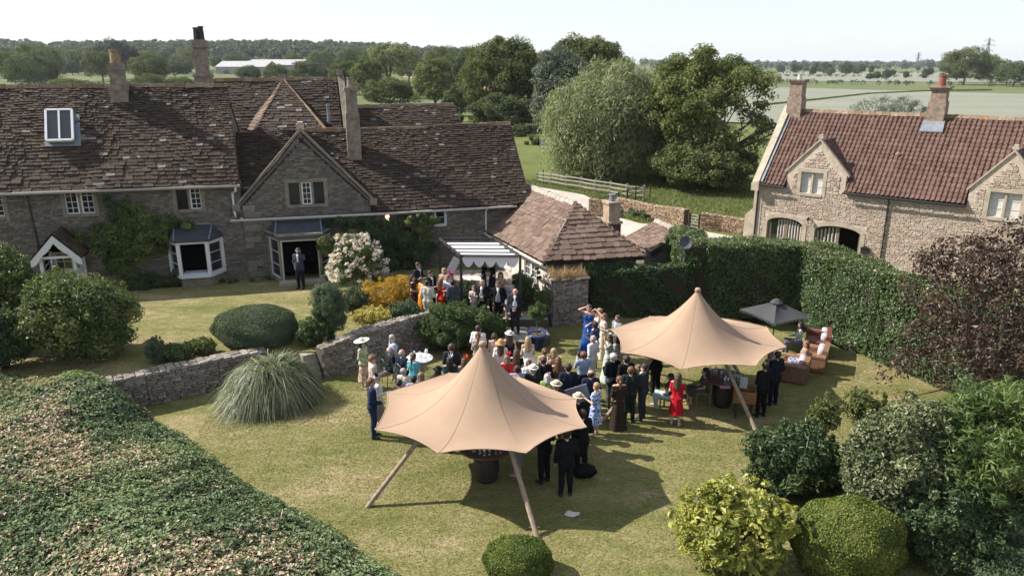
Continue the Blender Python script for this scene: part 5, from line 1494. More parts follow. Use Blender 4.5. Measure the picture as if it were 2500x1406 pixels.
hedge('tall clipped hedge behind the parasol, its near face in deep shade', hh1, 1.9, 3.0, 0, .10, 620, tops=[3.05, 3.0])
off = V(.75, .62)
side = [tuple(V(*p) + off) for p in (q0, q1, q2, q3)]
side = [(hh1[1][0] + .35, hh1[1][1] + .3)] + side[1:]
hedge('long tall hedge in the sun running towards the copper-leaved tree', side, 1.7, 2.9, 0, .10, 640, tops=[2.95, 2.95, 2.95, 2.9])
hl = [(gz(1690, 775)[0], gz(1690, 775)[1] + 1.3), (gz(1690, 775)[0] + .9, gz(1690, 775)[1] + 3.2)]
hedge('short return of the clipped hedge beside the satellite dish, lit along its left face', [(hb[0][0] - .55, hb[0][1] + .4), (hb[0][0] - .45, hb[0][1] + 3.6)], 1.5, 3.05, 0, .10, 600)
lo0, lo1 = gz(1440, 778), gz(1692, 782)
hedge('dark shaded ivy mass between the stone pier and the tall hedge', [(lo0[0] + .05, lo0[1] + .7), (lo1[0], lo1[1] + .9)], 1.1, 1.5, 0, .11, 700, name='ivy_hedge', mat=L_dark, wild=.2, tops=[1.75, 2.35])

# ---- right-hand foreground
shrub('bush', 'dense dark evergreen laurel bush in front of the second tent pole', 'bush', (1812, 2062, 1050, 1248), 0, L_dark, .15, 70, 210, .3, .36, .74, -.6, inner=.7)
shrub('variegated_bush', 'large pale variegated bush right of the dark laurel', 'bush', (2025, 2310, 985, 1375), 0, L_varieg, .10, 110, 330, .26, .5, .68, -.6)
shrub('magnolia', 'yellow-green magnolia with a few pink buds at the bottom edge', 'magnolia', (1630, 1918, 1178, 1440), 0, L_lime, .165, 120, 46, .22, .5, 0, -.8, stems=8, inner=.5, deep=.7)
shrub('topiary', 'broad clipped box dome with brown scorched patches', 'topiary', (1925, 2178, 1232, 1450), 0, L_box, .055, 200, 300, .15, .6, .9, -.4, inner=.93, tl=(.15, .85, .14))
shrub('topiary', 'small bright green clipped box ball at the bottom edge', 'topiary', (1184, 1346, 1322, 1440), 0, L_box, .05, 150, 300, .17, .6, .9, -.6, inner=.93, tl=(.15, .7, .07))
shrub('lance_leaved_shrub', 'tall shrub with bright narrow drooping leaves at the right edge', 'shrub', (2205, 2530, 925, 1400), 0, L_bamb, .21, 190, 140, .2, .14, 0, -.7, inner=.55, stems=9)
shrub('bush', 'pale grey-green bush in the bottom right corner', 'bush', (2310, 2560, 1325, 1480), 0, L_feather, .07, 90, 220, .22, .4, .7)
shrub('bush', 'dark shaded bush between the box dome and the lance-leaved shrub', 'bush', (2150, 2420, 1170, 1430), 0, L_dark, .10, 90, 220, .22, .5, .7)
shrub('ivy_column', 'ivy-clad post in the bottom right corner', 'ivy', (2395, 2480, 1215, 1400), 0, L_grey, .09, 40, 120, .35, .7, .6, -.9)
shrub('sapling', 'light green young shoots behind the variegated bush', 'sapling', (1962, 2040, 965, 1100), 0, L_treel, .12, 26, 46, .3, .45, 0, -.9, inner=.3)
shrub('sapling', 'leafy pale shoots between the variegated bush and the lawn', 'sapling', (2050, 2150, 945, 1060), 0, L_treel, .12, 34, 60, .3, .45, 0, -.9, inner=.3)
bud = MB()
for px, py in ((1700, 1222), (1893, 1300), (1790, 1196)):
    c = gy(px, py, gz(1790, 1420)[1] + .4); bud.lathe([(.01, -.05), (.035, 0), (.03, .05), (.005, .09)], 7, tuple(c))
bud.build('flower_bud', plain('bud', (.75, .62, .60), .6, .1, 5, 0), bpy.data.objects['magnolia'])

# copper tree with its own limbs
def tree(name, label, base, w, h, mat, leaf, clumps, per, trunk_h=.3, cr=.2, group=None, low=-.5, egg=0.0, limbs=7, core=False, aspect=.55, inner=.4, bark=None, tl=(.2, .75, .16), trunk_r=None, seed=1, droop=0.0, bare=0, sparse_right=False, lean=0.0, coat=.55, hang=0):
    g = np.random.default_rng(seed)
    t_ = thing(name, label, 'tree', base, group)
    base = V(*base)
    rz_ = h * (1 - trunk_h) / 2
    cen = base + V(lean * w, 0, h - rz_)
    r3 = V(w / 2, w / 2 * .9, rz_)
    rad = cr * (w / 2 + rz_) / 2
    cs = crown_centres(cen, r3 - rad * .55, clumps, low, inner, egg, seed)
    if sparse_right:
        d = (cs - cen) / r3
        cs = cs[~((d[:, 0] > .15) & (d[:, 2] < .35) & (g.random(len(cs)) < .88))]
    P, N, idx = clump_points(cs, rad * g.uniform(.6, 1.4, len(cs)), per, .4, .8, .35)
    tn = tone_of(idx, len(cs), *tl)
    if coat and not sparse_right:
        n2 = int(len(cs) * per * coat); d = g.normal(size=(n2, 3)); d /= np.linalg.norm(d, axis=1, keepdims=True)
        wv = np.where(d[:, 2] < 0, np.minimum(1.6, np.maximum(np.hypot(d[:, 0], d[:, 1]), .05) ** -.7), 1.0)
        bm = 1 + .13 * (np.sin(d[:, 0] * 5 + seed) * np.sin(d[:, 1] * 6 + d[:, 2] * 3) + np.sin(d[:, 2] * 7 + d[:, 0] * 4 + seed))
        P2 = cen + d * (.80 * bm * g.uniform(.86, 1.06, n2))[:, None] * np.stack([r3[0] * wv, r3[1] * wv, np.full(n2, r3[2])], 1)
        ok = P2[:, 2] > base[2] + .05 * h; P2, d = P2[ok], d[ok]
        P, N = np.concatenate([P, P2]), np.concatenate([N, d + g.normal(size=d.shape) * .6 + V(0, 0, .3)])
        tn = np.concatenate([tn, tl[0] + (tl[1] - tl[0]) * g.random(len(P2)) + .1 * np.sin(P2[:, 0] * 1.3 + P2[:, 2] * 1.7)])
    if droop:
        P[:, 2] -= droop * g.random(len(P)) * rad
    foliage(t_, P, N, leaf, tn, mat, aspect, 'crown', dirs=(g.normal(size=P.shape) + V(0, 0, -hang)) if hang else None)
    m = MB(); tr = trunk_r or .022 * h
    fork = base + V(g.uniform(-.03, .03) * w + lean * w * .5, 0, h * max(trunk_h, .18) * .95)
    m.tube([base - V(0, 0, .2), lerp(base, fork, .5) + V(g.uniform(-.01, .01) * h, 0, 0), fork], [tr * 1.25, tr, tr * .85], 8)
    tips = cs[g.choice(len(cs), min(limbs, len(cs)), replace=False)]
    for tp in tips:
        mid = lerp(fork, tp, .5) + V(0, 0, .06 * h) + g.normal(0, .02 * h, 3)
        m.tube([fork - V(0, 0, .05 * h), mid, tp], [tr * .55, tr * .32, tr * .1], 6)
        for _ in range(2):
            t2 = cs[g.integers(len(cs))]
            if np.linalg.norm(t2 - mid) < .45 * w: m.tube([mid, lerp(mid, t2, .5) + g.normal(0, .012 * h, 3), t2], [tr * .26, tr * .16, tr * .05], 5)
    for k in range(bare):
        a = g.uniform(-.5, .9); e_ = base + V(w * g.uniform(.1, .56), -w * g.uniform(-.2, .35), h * g.uniform(.3, .62))
        mid = lerp(fork, e_, .55) + g.normal(0, .03 * h, 3) + V(0, 0, .03 * h)
        m.tube([fork, lerp(fork, mid, .5) + g.normal(0, .015 * h, 3), mid, e_], [tr * .5, tr * .34, tr * .24, tr * .1], 6)
        for _ in range(3):
            e2 = mid + g.normal(0, .09 * h, 3) + V(.04 * w, 0, .03 * h)
            m.tube([mid, lerp(mid, e2, .5) + g.normal(0, .01 * h, 3), e2], [tr * .16, tr * .1, tr * .04], 5)
    m.build('trunk', bark or M_bark, t_)
    return t_
cb_ = gz(2440, 1065)
tree('copper_tree', 'dark copper-leaved tree against the hedge on the right', cb_ + V(-.35, .3, 0), 6.1, 6.5, L_copper, .135, 300, 44, .02, .12, low=-.7, limbs=34, inner=.2, seed=5, trunk_r=.09, lean=-.02, aspect=.5, coat=0)

pc_ = gz(660, 985)
def pampas(label, base, R, h, n, mat):
    t_ = thing('pampas_grass', label, 'ornamental grass', base)
    nt_ = 30
    tc = np.stack([rng.normal(0, .42, nt_), rng.normal(0, .36, nt_)], 1) * R * .75
    tb = rng.integers(0, nt_, n)
    ctr = tc[tb]
    az = np.arctan2(ctr[:, 1], ctr[:, 0]) + rng.normal(0, .5, nt_)[tb] + rng.normal(0, .6, n)
    hs = (1 - .28 * np.hypot(tc[:, 0], tc[:, 1]) / R) * rng.uniform(.68, 1.15, nt_)
    hh = h * hs[tb] * rng.uniform(.75, 1.12, n)
    reach = R * rng.uniform(.35, .95, n) * (.75 + .5 * rng.random(nt_)[tb])
    seg = 6; rows = []
    dx, dy = np.cos(az), np.sin(az)
    b0 = ctr * .55 + rng.normal(0, .05, (n, 2))
    dr = rng.uniform(.6, 1.35, n)
    for k in range(seg + 1):
        u = k / seg
        out = reach * u ** 1.6
        z = hh * (1.75 * u - .75 * u ** 2 - dr * .95 * u ** 3.2)
        w = .018 * (1 - .85 * u)
        x_, y_ = b0[:, 0] + dx * out, b0[:, 1] + dy * out
        rows += [np.stack([x_ - dy * w, y_ + dx * w, z], -1), np.stack([x_ + dy * w, y_ - dx * w, z], -1)]
    vs = np.stack(rows, 1); vs[:, :, 2] = np.maximum(vs[:, :, 2], .01)
    k2 = 2 * (seg + 1)
    idx = np.concatenate([np.stack([np.arange(n) * k2 + 2 * q, np.arange(n) * k2 + 2 * q + 1, np.arange(n) * k2 + 2 * q + 3, np.arange(n) * k2 + 2 * q + 2], -1)[:, None] for q in range(seg)], 1)
    tn = np.repeat(np.clip(.5 + rng.normal(0, .2, nt_)[tb] + rng.normal(0, .24, n), 0, 1), seg)
    link('blades', np_mesh('blades', vs.reshape(-1, 3), idx.ravel(), np.full(n * seg, 4), tn, False, [mat]), t_, kind='stuff')
pampas('large arching clump of silvery pampas grass against the low wall', pc_ + V(.05, .35, 0), 1.5, 1.95, 10000, L_pampas)

# ---- meadow plants
def land_base(px, py): return to_land(px, py)
mt = []
n = 42000                                                         # rough grass of the meadow
gxp = rng.uniform(1255, 1860, n); gyp = 440 + (545 - 440) * rng.random(n) ** 1.3
P = np.array([gz(a, b, ZM) for a, b in zip(gxp, gyp)])
dl = np.array([tuple(gz(*p, ZM)[:2]) for p in ((1300, 455), (1345, 462), (1425, 476), (1475, 500), (1470, 520), (1560, 545), (1690, 560), (1840, 585))])
def off_drive(P, pad=1.0):
    ok = np.ones(len(P), bool)
    X, Y = P[:, 0], P[:, 1]
    ins = np.zeros(len(P), bool)
    poly = np.array(yard_poly)
    j = len(poly) - 1
    for i in range(len(poly)):
        c_ = ((poly[i, 1] > Y) != (poly[j, 1] > Y)) & (X < (poly[j, 0] - poly[i, 0]) * (Y - poly[i, 1]) / (poly[j, 1] - poly[i, 1] + 1e-9) + poly[i, 0])
        ins ^= c_; j = i
    return ~ins
P = P[off_drive(P)]
n = len(P)
tuft = .10 + .16 * (np.sin(P[:, 0] * .45) * np.sin(P[:, 1] * .33 + 1) > 0)
P[:, 2] += tuft * .4
D_ = np.stack([rng.normal(0, .4, n), rng.normal(0, .4, n), np.ones(n)], 1)
gm = leaf_mesh('meadow_grass', P, np.stack([rng.normal(size=n), rng.normal(size=n), np.full(n, .3)], 1), .28, np.clip(rng.normal(.55, .2, n), 0, 1), L_treel, .16, .1, (0, 0, 0), D_)
mg = link('meadow_grass', gm, kind='stuff')

def thicket(name, label, cat, spots, mat, leaf, per=260, z=None):
    """a bank of undergrowth: (px, py base, width px, height px)"""
    cs, rs = [], []
    for px, py, w, h in spots:
        b = land_base(px, py) if z is None else gz(px, py, z); k = depth(b) / F
        for _ in range(max(4, int(w * h / 80))):
            cs.append(b + V(rng.uniform(-.5, .5) * w * k, rng.uniform(0, .6) * min(w, 60) * k, rng.random() * h * k * .75 + .1)); rs.append(min(w, h) * k * .3)
    t_ = thing(name, label, cat, cs[0] * V(1, 1, 0) + V(0, 0, ZM))
    P, N, idx = clump_points(np.array(cs), np.array(rs), per, .5, .9, .4)
    foliage(t_, P, N, leaf, tone_of(idx, len(cs)), mat, .5)
    return t_
thicket('reed_bed', 'bank of dark green reeds below the big willow', 'reeds', [(1400, 418, 60, 26), (1440, 420, 60, 24), (1480, 424, 60, 18), (1530, 432, 60, 16), (1580, 440, 60, 16), (1640, 448, 70, 14), (1740, 455, 70, 18), (1790, 462, 60, 26)], L_hedge, .32, 120)
thicket('lavender', 'clump of grey-green lavender against the long field wall', 'lavender', [(1530, 527, 30, 18), (1558, 532, 34, 18), (1585, 540, 24, 18)], L_grey, .14, 240, ZM)
thicket('undergrowth', 'low green scrub behind the far roof and the meadow gate', 'shrubs', [(1130, 300, 60, 16), (1275, 335, 60, 24), (1300, 355, 40, 18), (1180, 306, 60, 20)], L_tree, .4, 110)

# ---- named trees of the middle distance: (name, label, left, right, top, base x, base y, leaf, ...)
def ptree(name, label, l, r, t, bx, by, mat, leaf=.3, clumps=90, per=150, **k):
    b = land_base(bx, by); w = (r - l) * depth(b) / F
    top = gy((l + r) / 2, t, b[1])
    w *= 1.1
    return tree(name, label, (gy((l + r) / 2, t, b[1])[0], b[1], b[2]), w, (top[2] - b[2]) * 1.04, mat, leaf, clumps, per, **k)
ptree('willow_tree', 'huge rounded pale willow in the meadow', 1335, 1640, 138, 1480, 436, L_willow, .46, 230, 250, trunk_h=.0, cr=.2, low=-.95, droop=1.5, inner=.62, seed=11, aspect=.17, limbs=14, coat=.12, hang=1.6)
ptree('broken_tree', 'green tree with bare twisted limbs left of the cottage chimney', 1592, 1905, 122, 1720, 452, L_treel, .30, 260, 170, trunk_h=.14, cr=.16, low=-.9, inner=.45, seed=23, limbs=16, bare=16, trunk_r=.3, sparse_right=True, lean=.0)
ptree('bush', 'dark undergrowth bushes at the foot of the bare-limbed tree', 1600, 1850, 345, 1715, 466, L_tree, .28, 90, 150, trunk_h=.02, cr=.24, low=-.4, inner=.6, seed=24)
ptree('poplar_tree', 'tall dark green tree rising above the far roof', 1125, 1330, 92, 1215, 312, L_tree, .42, 170, 150, trunk_h=.12, cr=.18, low=-.95, inner=.4, seed=31, egg=.15, limbs=12)
ptree('silver_tree', 'silvery-leaved tree between the tall green tree and the willow', 1300, 1440, 112, 1370, 335, L_silver, .36, 110, 150, trunk_h=.06, cr=.2, low=-.9, inner=.5, seed=33)
ptree('oak_tree', 'dark rounded tree crown showing above the willow', 1345, 1535, 84, 1440, 318, L_tree, .5, 110, 130, trunk_h=.3, cr=.2, low=-.5, seed=35)
ptree('ash_tree', 'light green upright tree standing right of the pale dry field', 1008, 1112, 142, 1060, 268, L_treel, .45, 90, 140, trunk_h=.1, cr=.2, low=-.9, egg=.25, seed=37)
ptree('thin_tree', 'tall thin-crowned tree with visible branches above the hedgerow', 893, 1003, 106, 945, 240, L_willow, .55, 60, 90, trunk_h=.4, cr=.18, seed=39, inner=.3, limbs=12)
ptree('ash_tree', 'light green tree just right of the square chimney', 858, 935, 138, 893, 246, L_treel, .5, 70, 120, trunk_h=.12, cr=.22, low=-.9, seed=41)
ptree('oak_tree', 'dark green tree left of the square chimney', 800, 880, 148, 838, 232, L_tree, .5, 70, 120, trunk_h=.1, cr=.22, low=-.9, seed=43)
ptree('bush', 'broad green hedgerow bushes behind the far roof', 885, 1012, 190, 950, 262, L_tree, .42, 80, 130, trunk_h=.02, cr=.25, low=-.5, seed=45)
ptree('bush', 'dark rounded bush between the light green tree and the far roof end', 1080, 1150, 205, 1115, 285, L_treed, .4, 50, 130, trunk_h=.02, cr=.25, low=-.5, seed=46)
ptree('oak_tree', 'dark bushy tree low behind the tall green tree', 1150, 1310, 228, 1240, 322, L_treed, .4, 90, 130, trunk_h=.05, cr=.22, low=-.6, seed=47)
ptree('round_tree', 'dark round tree in front of the pale barns', 575, 636, 160, 605, 200, L_treed, .5, 50, 110, trunk_h=.06, cr=.25, low=-.8, seed=51)
ptree('round_tree', 'green tree in front of the right end of the barns', 640, 702, 156, 672, 202, L_tree, .5, 50, 110, trunk_h=.06, cr=.25, low=-.8, seed=53)
ptree('oak_tree', 'broad dark tree between the barns and the square chimney', 705, 800, 150, 752, 206, L_treed, .55, 70, 110, trunk_h=.05, cr=.24, low=-.7, seed=55)
ptree('round_tree', 'small round tree standing in the field right of the black chimney', 508, 542, 138, 525, 170, L_treed, .8, 30, 80, trunk_h=.08, cr=.3, low=-.8, seed=57)
ptree('yew_tree', 'blackish-green conifer rising behind the ochre-potted chimney', 218, 326, 98, 272, 195, leafy('leaf_yew', [(0, (.012, .022, .014)), (1, (.04, .055, .03))], .6, .1), .6, 80, 110, trunk_h=.05, cr=.2, low=-.8, seed=59)
ptree('oak_tree', 'rounded green tree left of the ochre-potted chimney', 195, 285, 120, 240, 200, L_tree, .6, 70, 110, trunk_h=.05, cr=.22, low=-.8, seed=61)
ptree('oak_tree', 'broad green tree right of the ochre-potted chimney', 310, 405, 130, 358, 205, L_tree, .55, 80, 110, trunk_h=.05, cr=.22, low=-.8, seed=63)
ptree('round_tree', 'big dark tree at the left edge beside the distant cottage roof', 28, 140, 106, 80, 205, L_tree, .6, 90, 110, trunk_h=.05, cr=.2, low=-.9, seed=65)
ptree('round_tree', 'dark tree group in front of the distant cottage', 10, 135, 132, 80, 212, L_treed, .55, 90, 110, trunk_h=.02, cr=.22, low=-.9, seed=67)
ptree('bush', 'pale green scrub behind the left ridge', 120, 200, 192, 160, 216, L_treel, .4, 40, 110, trunk_h=.02, cr=.28, low=-.4, seed=69)
ptree('bush', 'low bush between the left ridge and the grass field', 325, 400, 180, 362, 216, L_tree, .4, 40, 110, trunk_h=.02, cr=.28, low=-.4, seed=70)
ptree('bush', 'dark scrub behind the ridge left of the black chimney', 395, 470, 188, 430, 214, L_tree, .4, 40, 110, trunk_h=.02, cr=.28, low=-.4, seed=72)
ptree('round_tree', 'tree crown behind the distant cottage chimney', 130, 215, 118, 172, 173, L_tree, .6, 50, 100, trunk_h=.05, cr=.24, low=-.8, seed=73)
ptree('field_tree', 'large full tree standing beyond the wheat field near the pylon', 2312, 2425, 115, 2368, 208, L_tree, .6, 110, 130, trunk_h=.06, cr=.19, low=-.9, seed=75, limbs=10)
ptree('field_tree', 'lighter tree just right of the large field tree', 2398, 2462, 136, 2432, 207, L_willow, .6, 60, 110, trunk_h=.08, cr=.22, low=-.9, seed=77)
ptree('field_tree', 'broad low tree at the right edge beyond the wheat field', 2440, 2530, 152, 2485, 212, L_treed, .6, 60, 110, trunk_h=.05, cr=.24, low=-.8, seed=79)
ptree('field_tree', 'bushy tree between the willow and the bare-limbed tree on the skyline', 1640, 1700, 150, 1668, 188, L_treed, .9, 50, 90, trunk_h=.05, cr=.25, low=-.8, seed=81)
for i_, (l_, r_, t_y, by_, lab) in enumerate(((405, 470, 135, 182, 'tree on the edge of the distant wood left of the black chimney'), (540, 600, 128, 168, 'tree standing in front of the distant wood above the barns'), (690, 740, 128, 172, 'dark tree behind the right end of the barns'), (745, 815, 122, 178, 'tree crown left of the brown-roofed farmhouse'), (815, 905, 112, 196, 'tall dark tree behind the square chimney'), (960, 1030, 118, 200, 'dark cypress-like tree left of the dry field'), (1030, 1130, 112, 210, 'green tree behind the light green upright tree'), (1100, 1180, 118, 230, 'mid green tree beside the tall green tree'), (-30, 40, 118, 200, 'tree cut off by the left edge'), (420, 500, 118, 178, 'pale green tree behind the black chimney'))):
    ptree('wood_edge_tree', lab, l_, r_, t_y, (l_ + r_) / 2, by_, (L_tree, L_treed, L_treel)[i_ % 3], .6, 60, 110, trunk_h=.03, cr=.24, low=-.9, seed=120 + i_)
# willow shoots beyond the cottage ridge
ptree('bush', 'wispy pale saplings showing over the middle of the cottage ridge', 2085, 2215, 232, 2150, 330, L_silver, .3, 50, 60, trunk_h=.02, cr=.2, low=-.6, inner=.3, seed=83, aspect=.25)
ptree('bush', 'wispy pale saplings over the cottage ridge left of the red-potted chimney', 2180, 2262, 236, 2222, 330, L_silver, .3, 40, 60, trunk_h=.02, cr=.2, low=-.6, inner=.3, seed=84, aspect=.25)

# ---- hedgerow trees on the far right: copies of three trees
protos = []
for i, (mt_, w_, h_) in enumerate(((L_far, 11, 11), (L_treed, 9, 12), (L_far, 8, 8))):
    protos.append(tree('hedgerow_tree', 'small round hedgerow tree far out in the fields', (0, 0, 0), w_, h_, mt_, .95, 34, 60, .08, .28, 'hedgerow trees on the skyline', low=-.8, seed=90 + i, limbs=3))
r = random.Random(12)
spots = []
for k in range(64):
    px = r.uniform(1640, 2540); py = r.choice([r.uniform(170, 182), r.uniform(178, 192), r.uniform(186, 200)])
    spots.append((px, py))
for k in range(10): spots.append((r.uniform(1660, 1790), r.uniform(166, 176)))
for k in range(14): spots.append((r.uniform(0, 560), r.uniform(176, 190)))
for k, (px, py) in enumerate(spots):
    b = land_base(px, py)
    o = protos[k % 3] if k < 3 else copy_tree(protos[k % 3])
    s = r.uniform(.7, 1.35) * (1.0 if py < 186 else .72)
    o.location = tuple(b); o.rotation_euler.z = r.uniform(0, 6.28); o.scale = (s * r.uniform(.9, 1.3), s, s * r.uniform(.85, 1.1))
# ---- far woods: one mass
def wood(name, spots, mat, per, size, w=(9, 15), h=(11, 17), label=None):
    cs, rs, hs = [], [], []
    for x, y_ in spots:
        z = float(land(x, y_)); w_, h_ = rng.uniform(*w), rng.uniform(*h)
        for _ in range(5):
            cs.append((x + rng.normal(0, .24) * w_, y_ + rng.normal(0, .2) * w_, z + h_ * rng.uniform(.3, .82))); rs.append(w_ * .3)
    P, N, idx = clump_points(np.array(cs), np.array(rs), per, .6, 1.0, .6, .4)
    cl = rng.normal(0, .2, len(spots))[idx // 5]
    return link(name, leaf_mesh(name, P, N, size, .25 + .45 * rng.random(len(P)) + cl, mat, .75), kind='stuff')
sp_ = []
for k in range(1250):
    px = rng.uniform(-80, 1340); yy = rng.uniform(570 if px < 460 else (800 if px < 800 else 640), 1150)
    sp_.append(((px - 1250) / F * yy * 1.02, yy))
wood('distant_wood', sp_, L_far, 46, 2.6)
sp_ = []
for k in range(300):
    px = rng.uniform(1550, 2600); yy = rng.uniform(1500, 3200)
    sp_.append(((px - 1250) / F * yy * 1.02, yy))
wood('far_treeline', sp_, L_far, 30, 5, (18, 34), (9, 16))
hd = []
for (xa, ya, xb, yb) in ((1640, 200, 2560, 214), (1900, 188, 2560, 192), (1760, 180, 2560, 181), (0, 214, 560, 212), (400, 178, 560, 182)):
    pa_, pb_ = land_base(xa, ya), land_base(xb, yb); Lh = np.linalg.norm(pb_ - pa_)
    for k in range(int(Lh / 3.2)):
        u = rng.random(); p = lerp(pa_, pb_, u); hd.append(p)
P, N, idx = clump_points(np.array(hd) + V(0, 0, 1.1), rng.uniform(1.0, 2.4, len(hd)), 46, .6, .8, .5)
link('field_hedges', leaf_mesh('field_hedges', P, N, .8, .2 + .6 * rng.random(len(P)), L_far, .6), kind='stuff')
# dark tramline / ditch through the wheat
pts = [land_base(*p) for p in ((1850, 262), (2000, 246), (2120, 232), (2260, 225), (2420, 222))]
cs = np.array([lerp(a_, b_, u) for a_, b_ in zip(pts, pts[1:]) for u in np.linspace(0, 1, 60)]) + V(0, 0, .35)
P, N, idx = clump_points(cs, np.full(len(cs), .6), 40, .7, .7, .4)
link('field_ditch', leaf_mesh('field_ditch', P, N, .45, .3 + .5 * rng.random(len(P)), L_tree, .3), kind='stuff')

# ================================================================== FAR BUILDINGS, PYLONS, COW
def far_house(label, px, py, w, d, h, rh, mat_w, mat_r, deg, name='distant_cottage', chim=True, hip=.0):
    b = land_base(px, py); f = Frame(b, deg)
    t_ = thing(name, label, 'house', b)
    m = MB(); m.fbox(f, -w / 2, w / 2, 0, d, -.5, h); m.prism([f.W(-w / 2, 0, h), f.W(-w / 2, d, h), f.W(-w / 2 + hip * 0, d / 2, h + rh * .96)], f.ex * w); m.build('wall', mat_w, t_)
    m = MB()
    for s0, s1 in ((-.3, d / 2), (d + .3, d / 2)):
        m.prism([f.W(-w / 2 - .3, s0, h - .15), f.W(w / 2 + .3, s0, h - .15), f.W(w / 2 + .3 - hip, s1, h + rh), f.W(-w / 2 - .3 + hip, s1, h + rh)], (0, 0, .2))
    ro = m.build('roof', mat_r, t_)
    if chim:
        m = MB(); m.box(f.W(0, d / 2, h + rh + .6), (.5, .4, 1.2), f.ex, f.ey); m.build('chimney', M_chim, ro)
        for k in range(3):
            wn_ = MB(); wn_.fbox(f, -w * .3 + k * w * .3 - .5, -w * .3 + k * w * .3 + .5, -.06, .02, h * .35, h * .75); wn_.build('window', M_glass, t_)
    return t_
M_farroof = plain('far_tiles', (.20, .13, .095), .9, .2, 3, .2)
M_sheet = plain('barn_sheet', (.42, .42, .41), .8, .15, .6, .1)
M_sheetw = plain('barn_wall', (.40, .37, .35), .85, .2, .8, .1)
_k = depth(land_base(160, 178)) / F
far_house('distant stone cottage with a brown roof among trees on the left', 160, 178, 60 * _k, 40 * _k, 13 * _k, 19 * _k, M_mortA, M_farroof, 10)
far_house('brown roof corner of a distant house at the left edge', -8, 172, 14, 9, 3, 4.5, M_mortA, M_farroof, 5)
far_house('brown-roofed farmhouse beyond the barns', 790, 168, 12, 9, 3.4, 3.6, M_mortA, M_farroof, 0)
far_house('long pale sheet-roofed farm barn with its gable towards the field', 588, 182, 34, 20, 4.6, 3.4, M_sheetw, M_sheet, -8, 'barn', False)
far_house('wider pale barn at the right of the farm', 668, 180, 38, 22, 5.4, 3.4, M_sheetw, M_sheet, -6, 'barn', False)
def pylon(label, px, py_t, dist, h, group=None):
    x = (px - 1250) / F * dist * 1.045; b = V(x, dist, float(land(x, dist)))
    top_z = gy(px, py_t, dist)[2]; h = top_z - b[2]
    t_ = thing('pylon', label, 'pylon', b)
    m = MB(); lv = [(0, .1), (.25, .075), (.5, .05), (.72, .03), (.88, .02), (1, .004)]
    cor = lambda u, w, i: b + V(((i % 2) * 2 - 1) * w * h, ((i // 2) * 2 - 1) * w * h, u * h)
    th = dist * .00042
    for (u0, w0), (u1, w1) in zip(lv, lv[1:]):
        for i in range(4):
            m.bar(cor(u0, w0, i), cor(u1, w1, i), th)
            m.bar(cor(u0, w0, i), cor(u1, w1, i ^ 1), th * .6); m.bar(cor(u0, w0, i), cor(u1, w1, i ^ 2), th * .6)
    m.build('tower', M_lead, t_)
    for u, w in ((.60, .17), (.76, .21), (.91, .15)):
        a = MB(); a.bar(b + V(-w * h, 0, u * h), b + V(w * h, 0, u * h), th * .9)
        a.bar(b + V(-w * h, 0, u * h), b + V(0, 0, (u + .05) * h), th * .6); a.bar(b + V(w * h, 0, u * h), b + V(0, 0, (u + .05) * h), th * .6)
        for s in (-1, 1): a.bar(b + V(s * w * h, 0, u * h), b + V(s * w * h, 0, u * h - .05 * h), th * .8)
        a.build('cross_arm', M_lead, t_)
pylon('tall lattice pylon on the skyline beyond the wheat field', 2308, 92, 1400, 50)
pylon('small far pylon on the skyline between the cottage chimneys', 2156, 128, 2400, 50)
pylon('tiny far pylon left of the tall one', 2258, 130, 2600, 50)

# black and white cow under the willow
cb2 = gz(1398, 386, ZM)
cow = thing('cow', 'black and white cow standing beneath the big willow', 'cow', cb2)
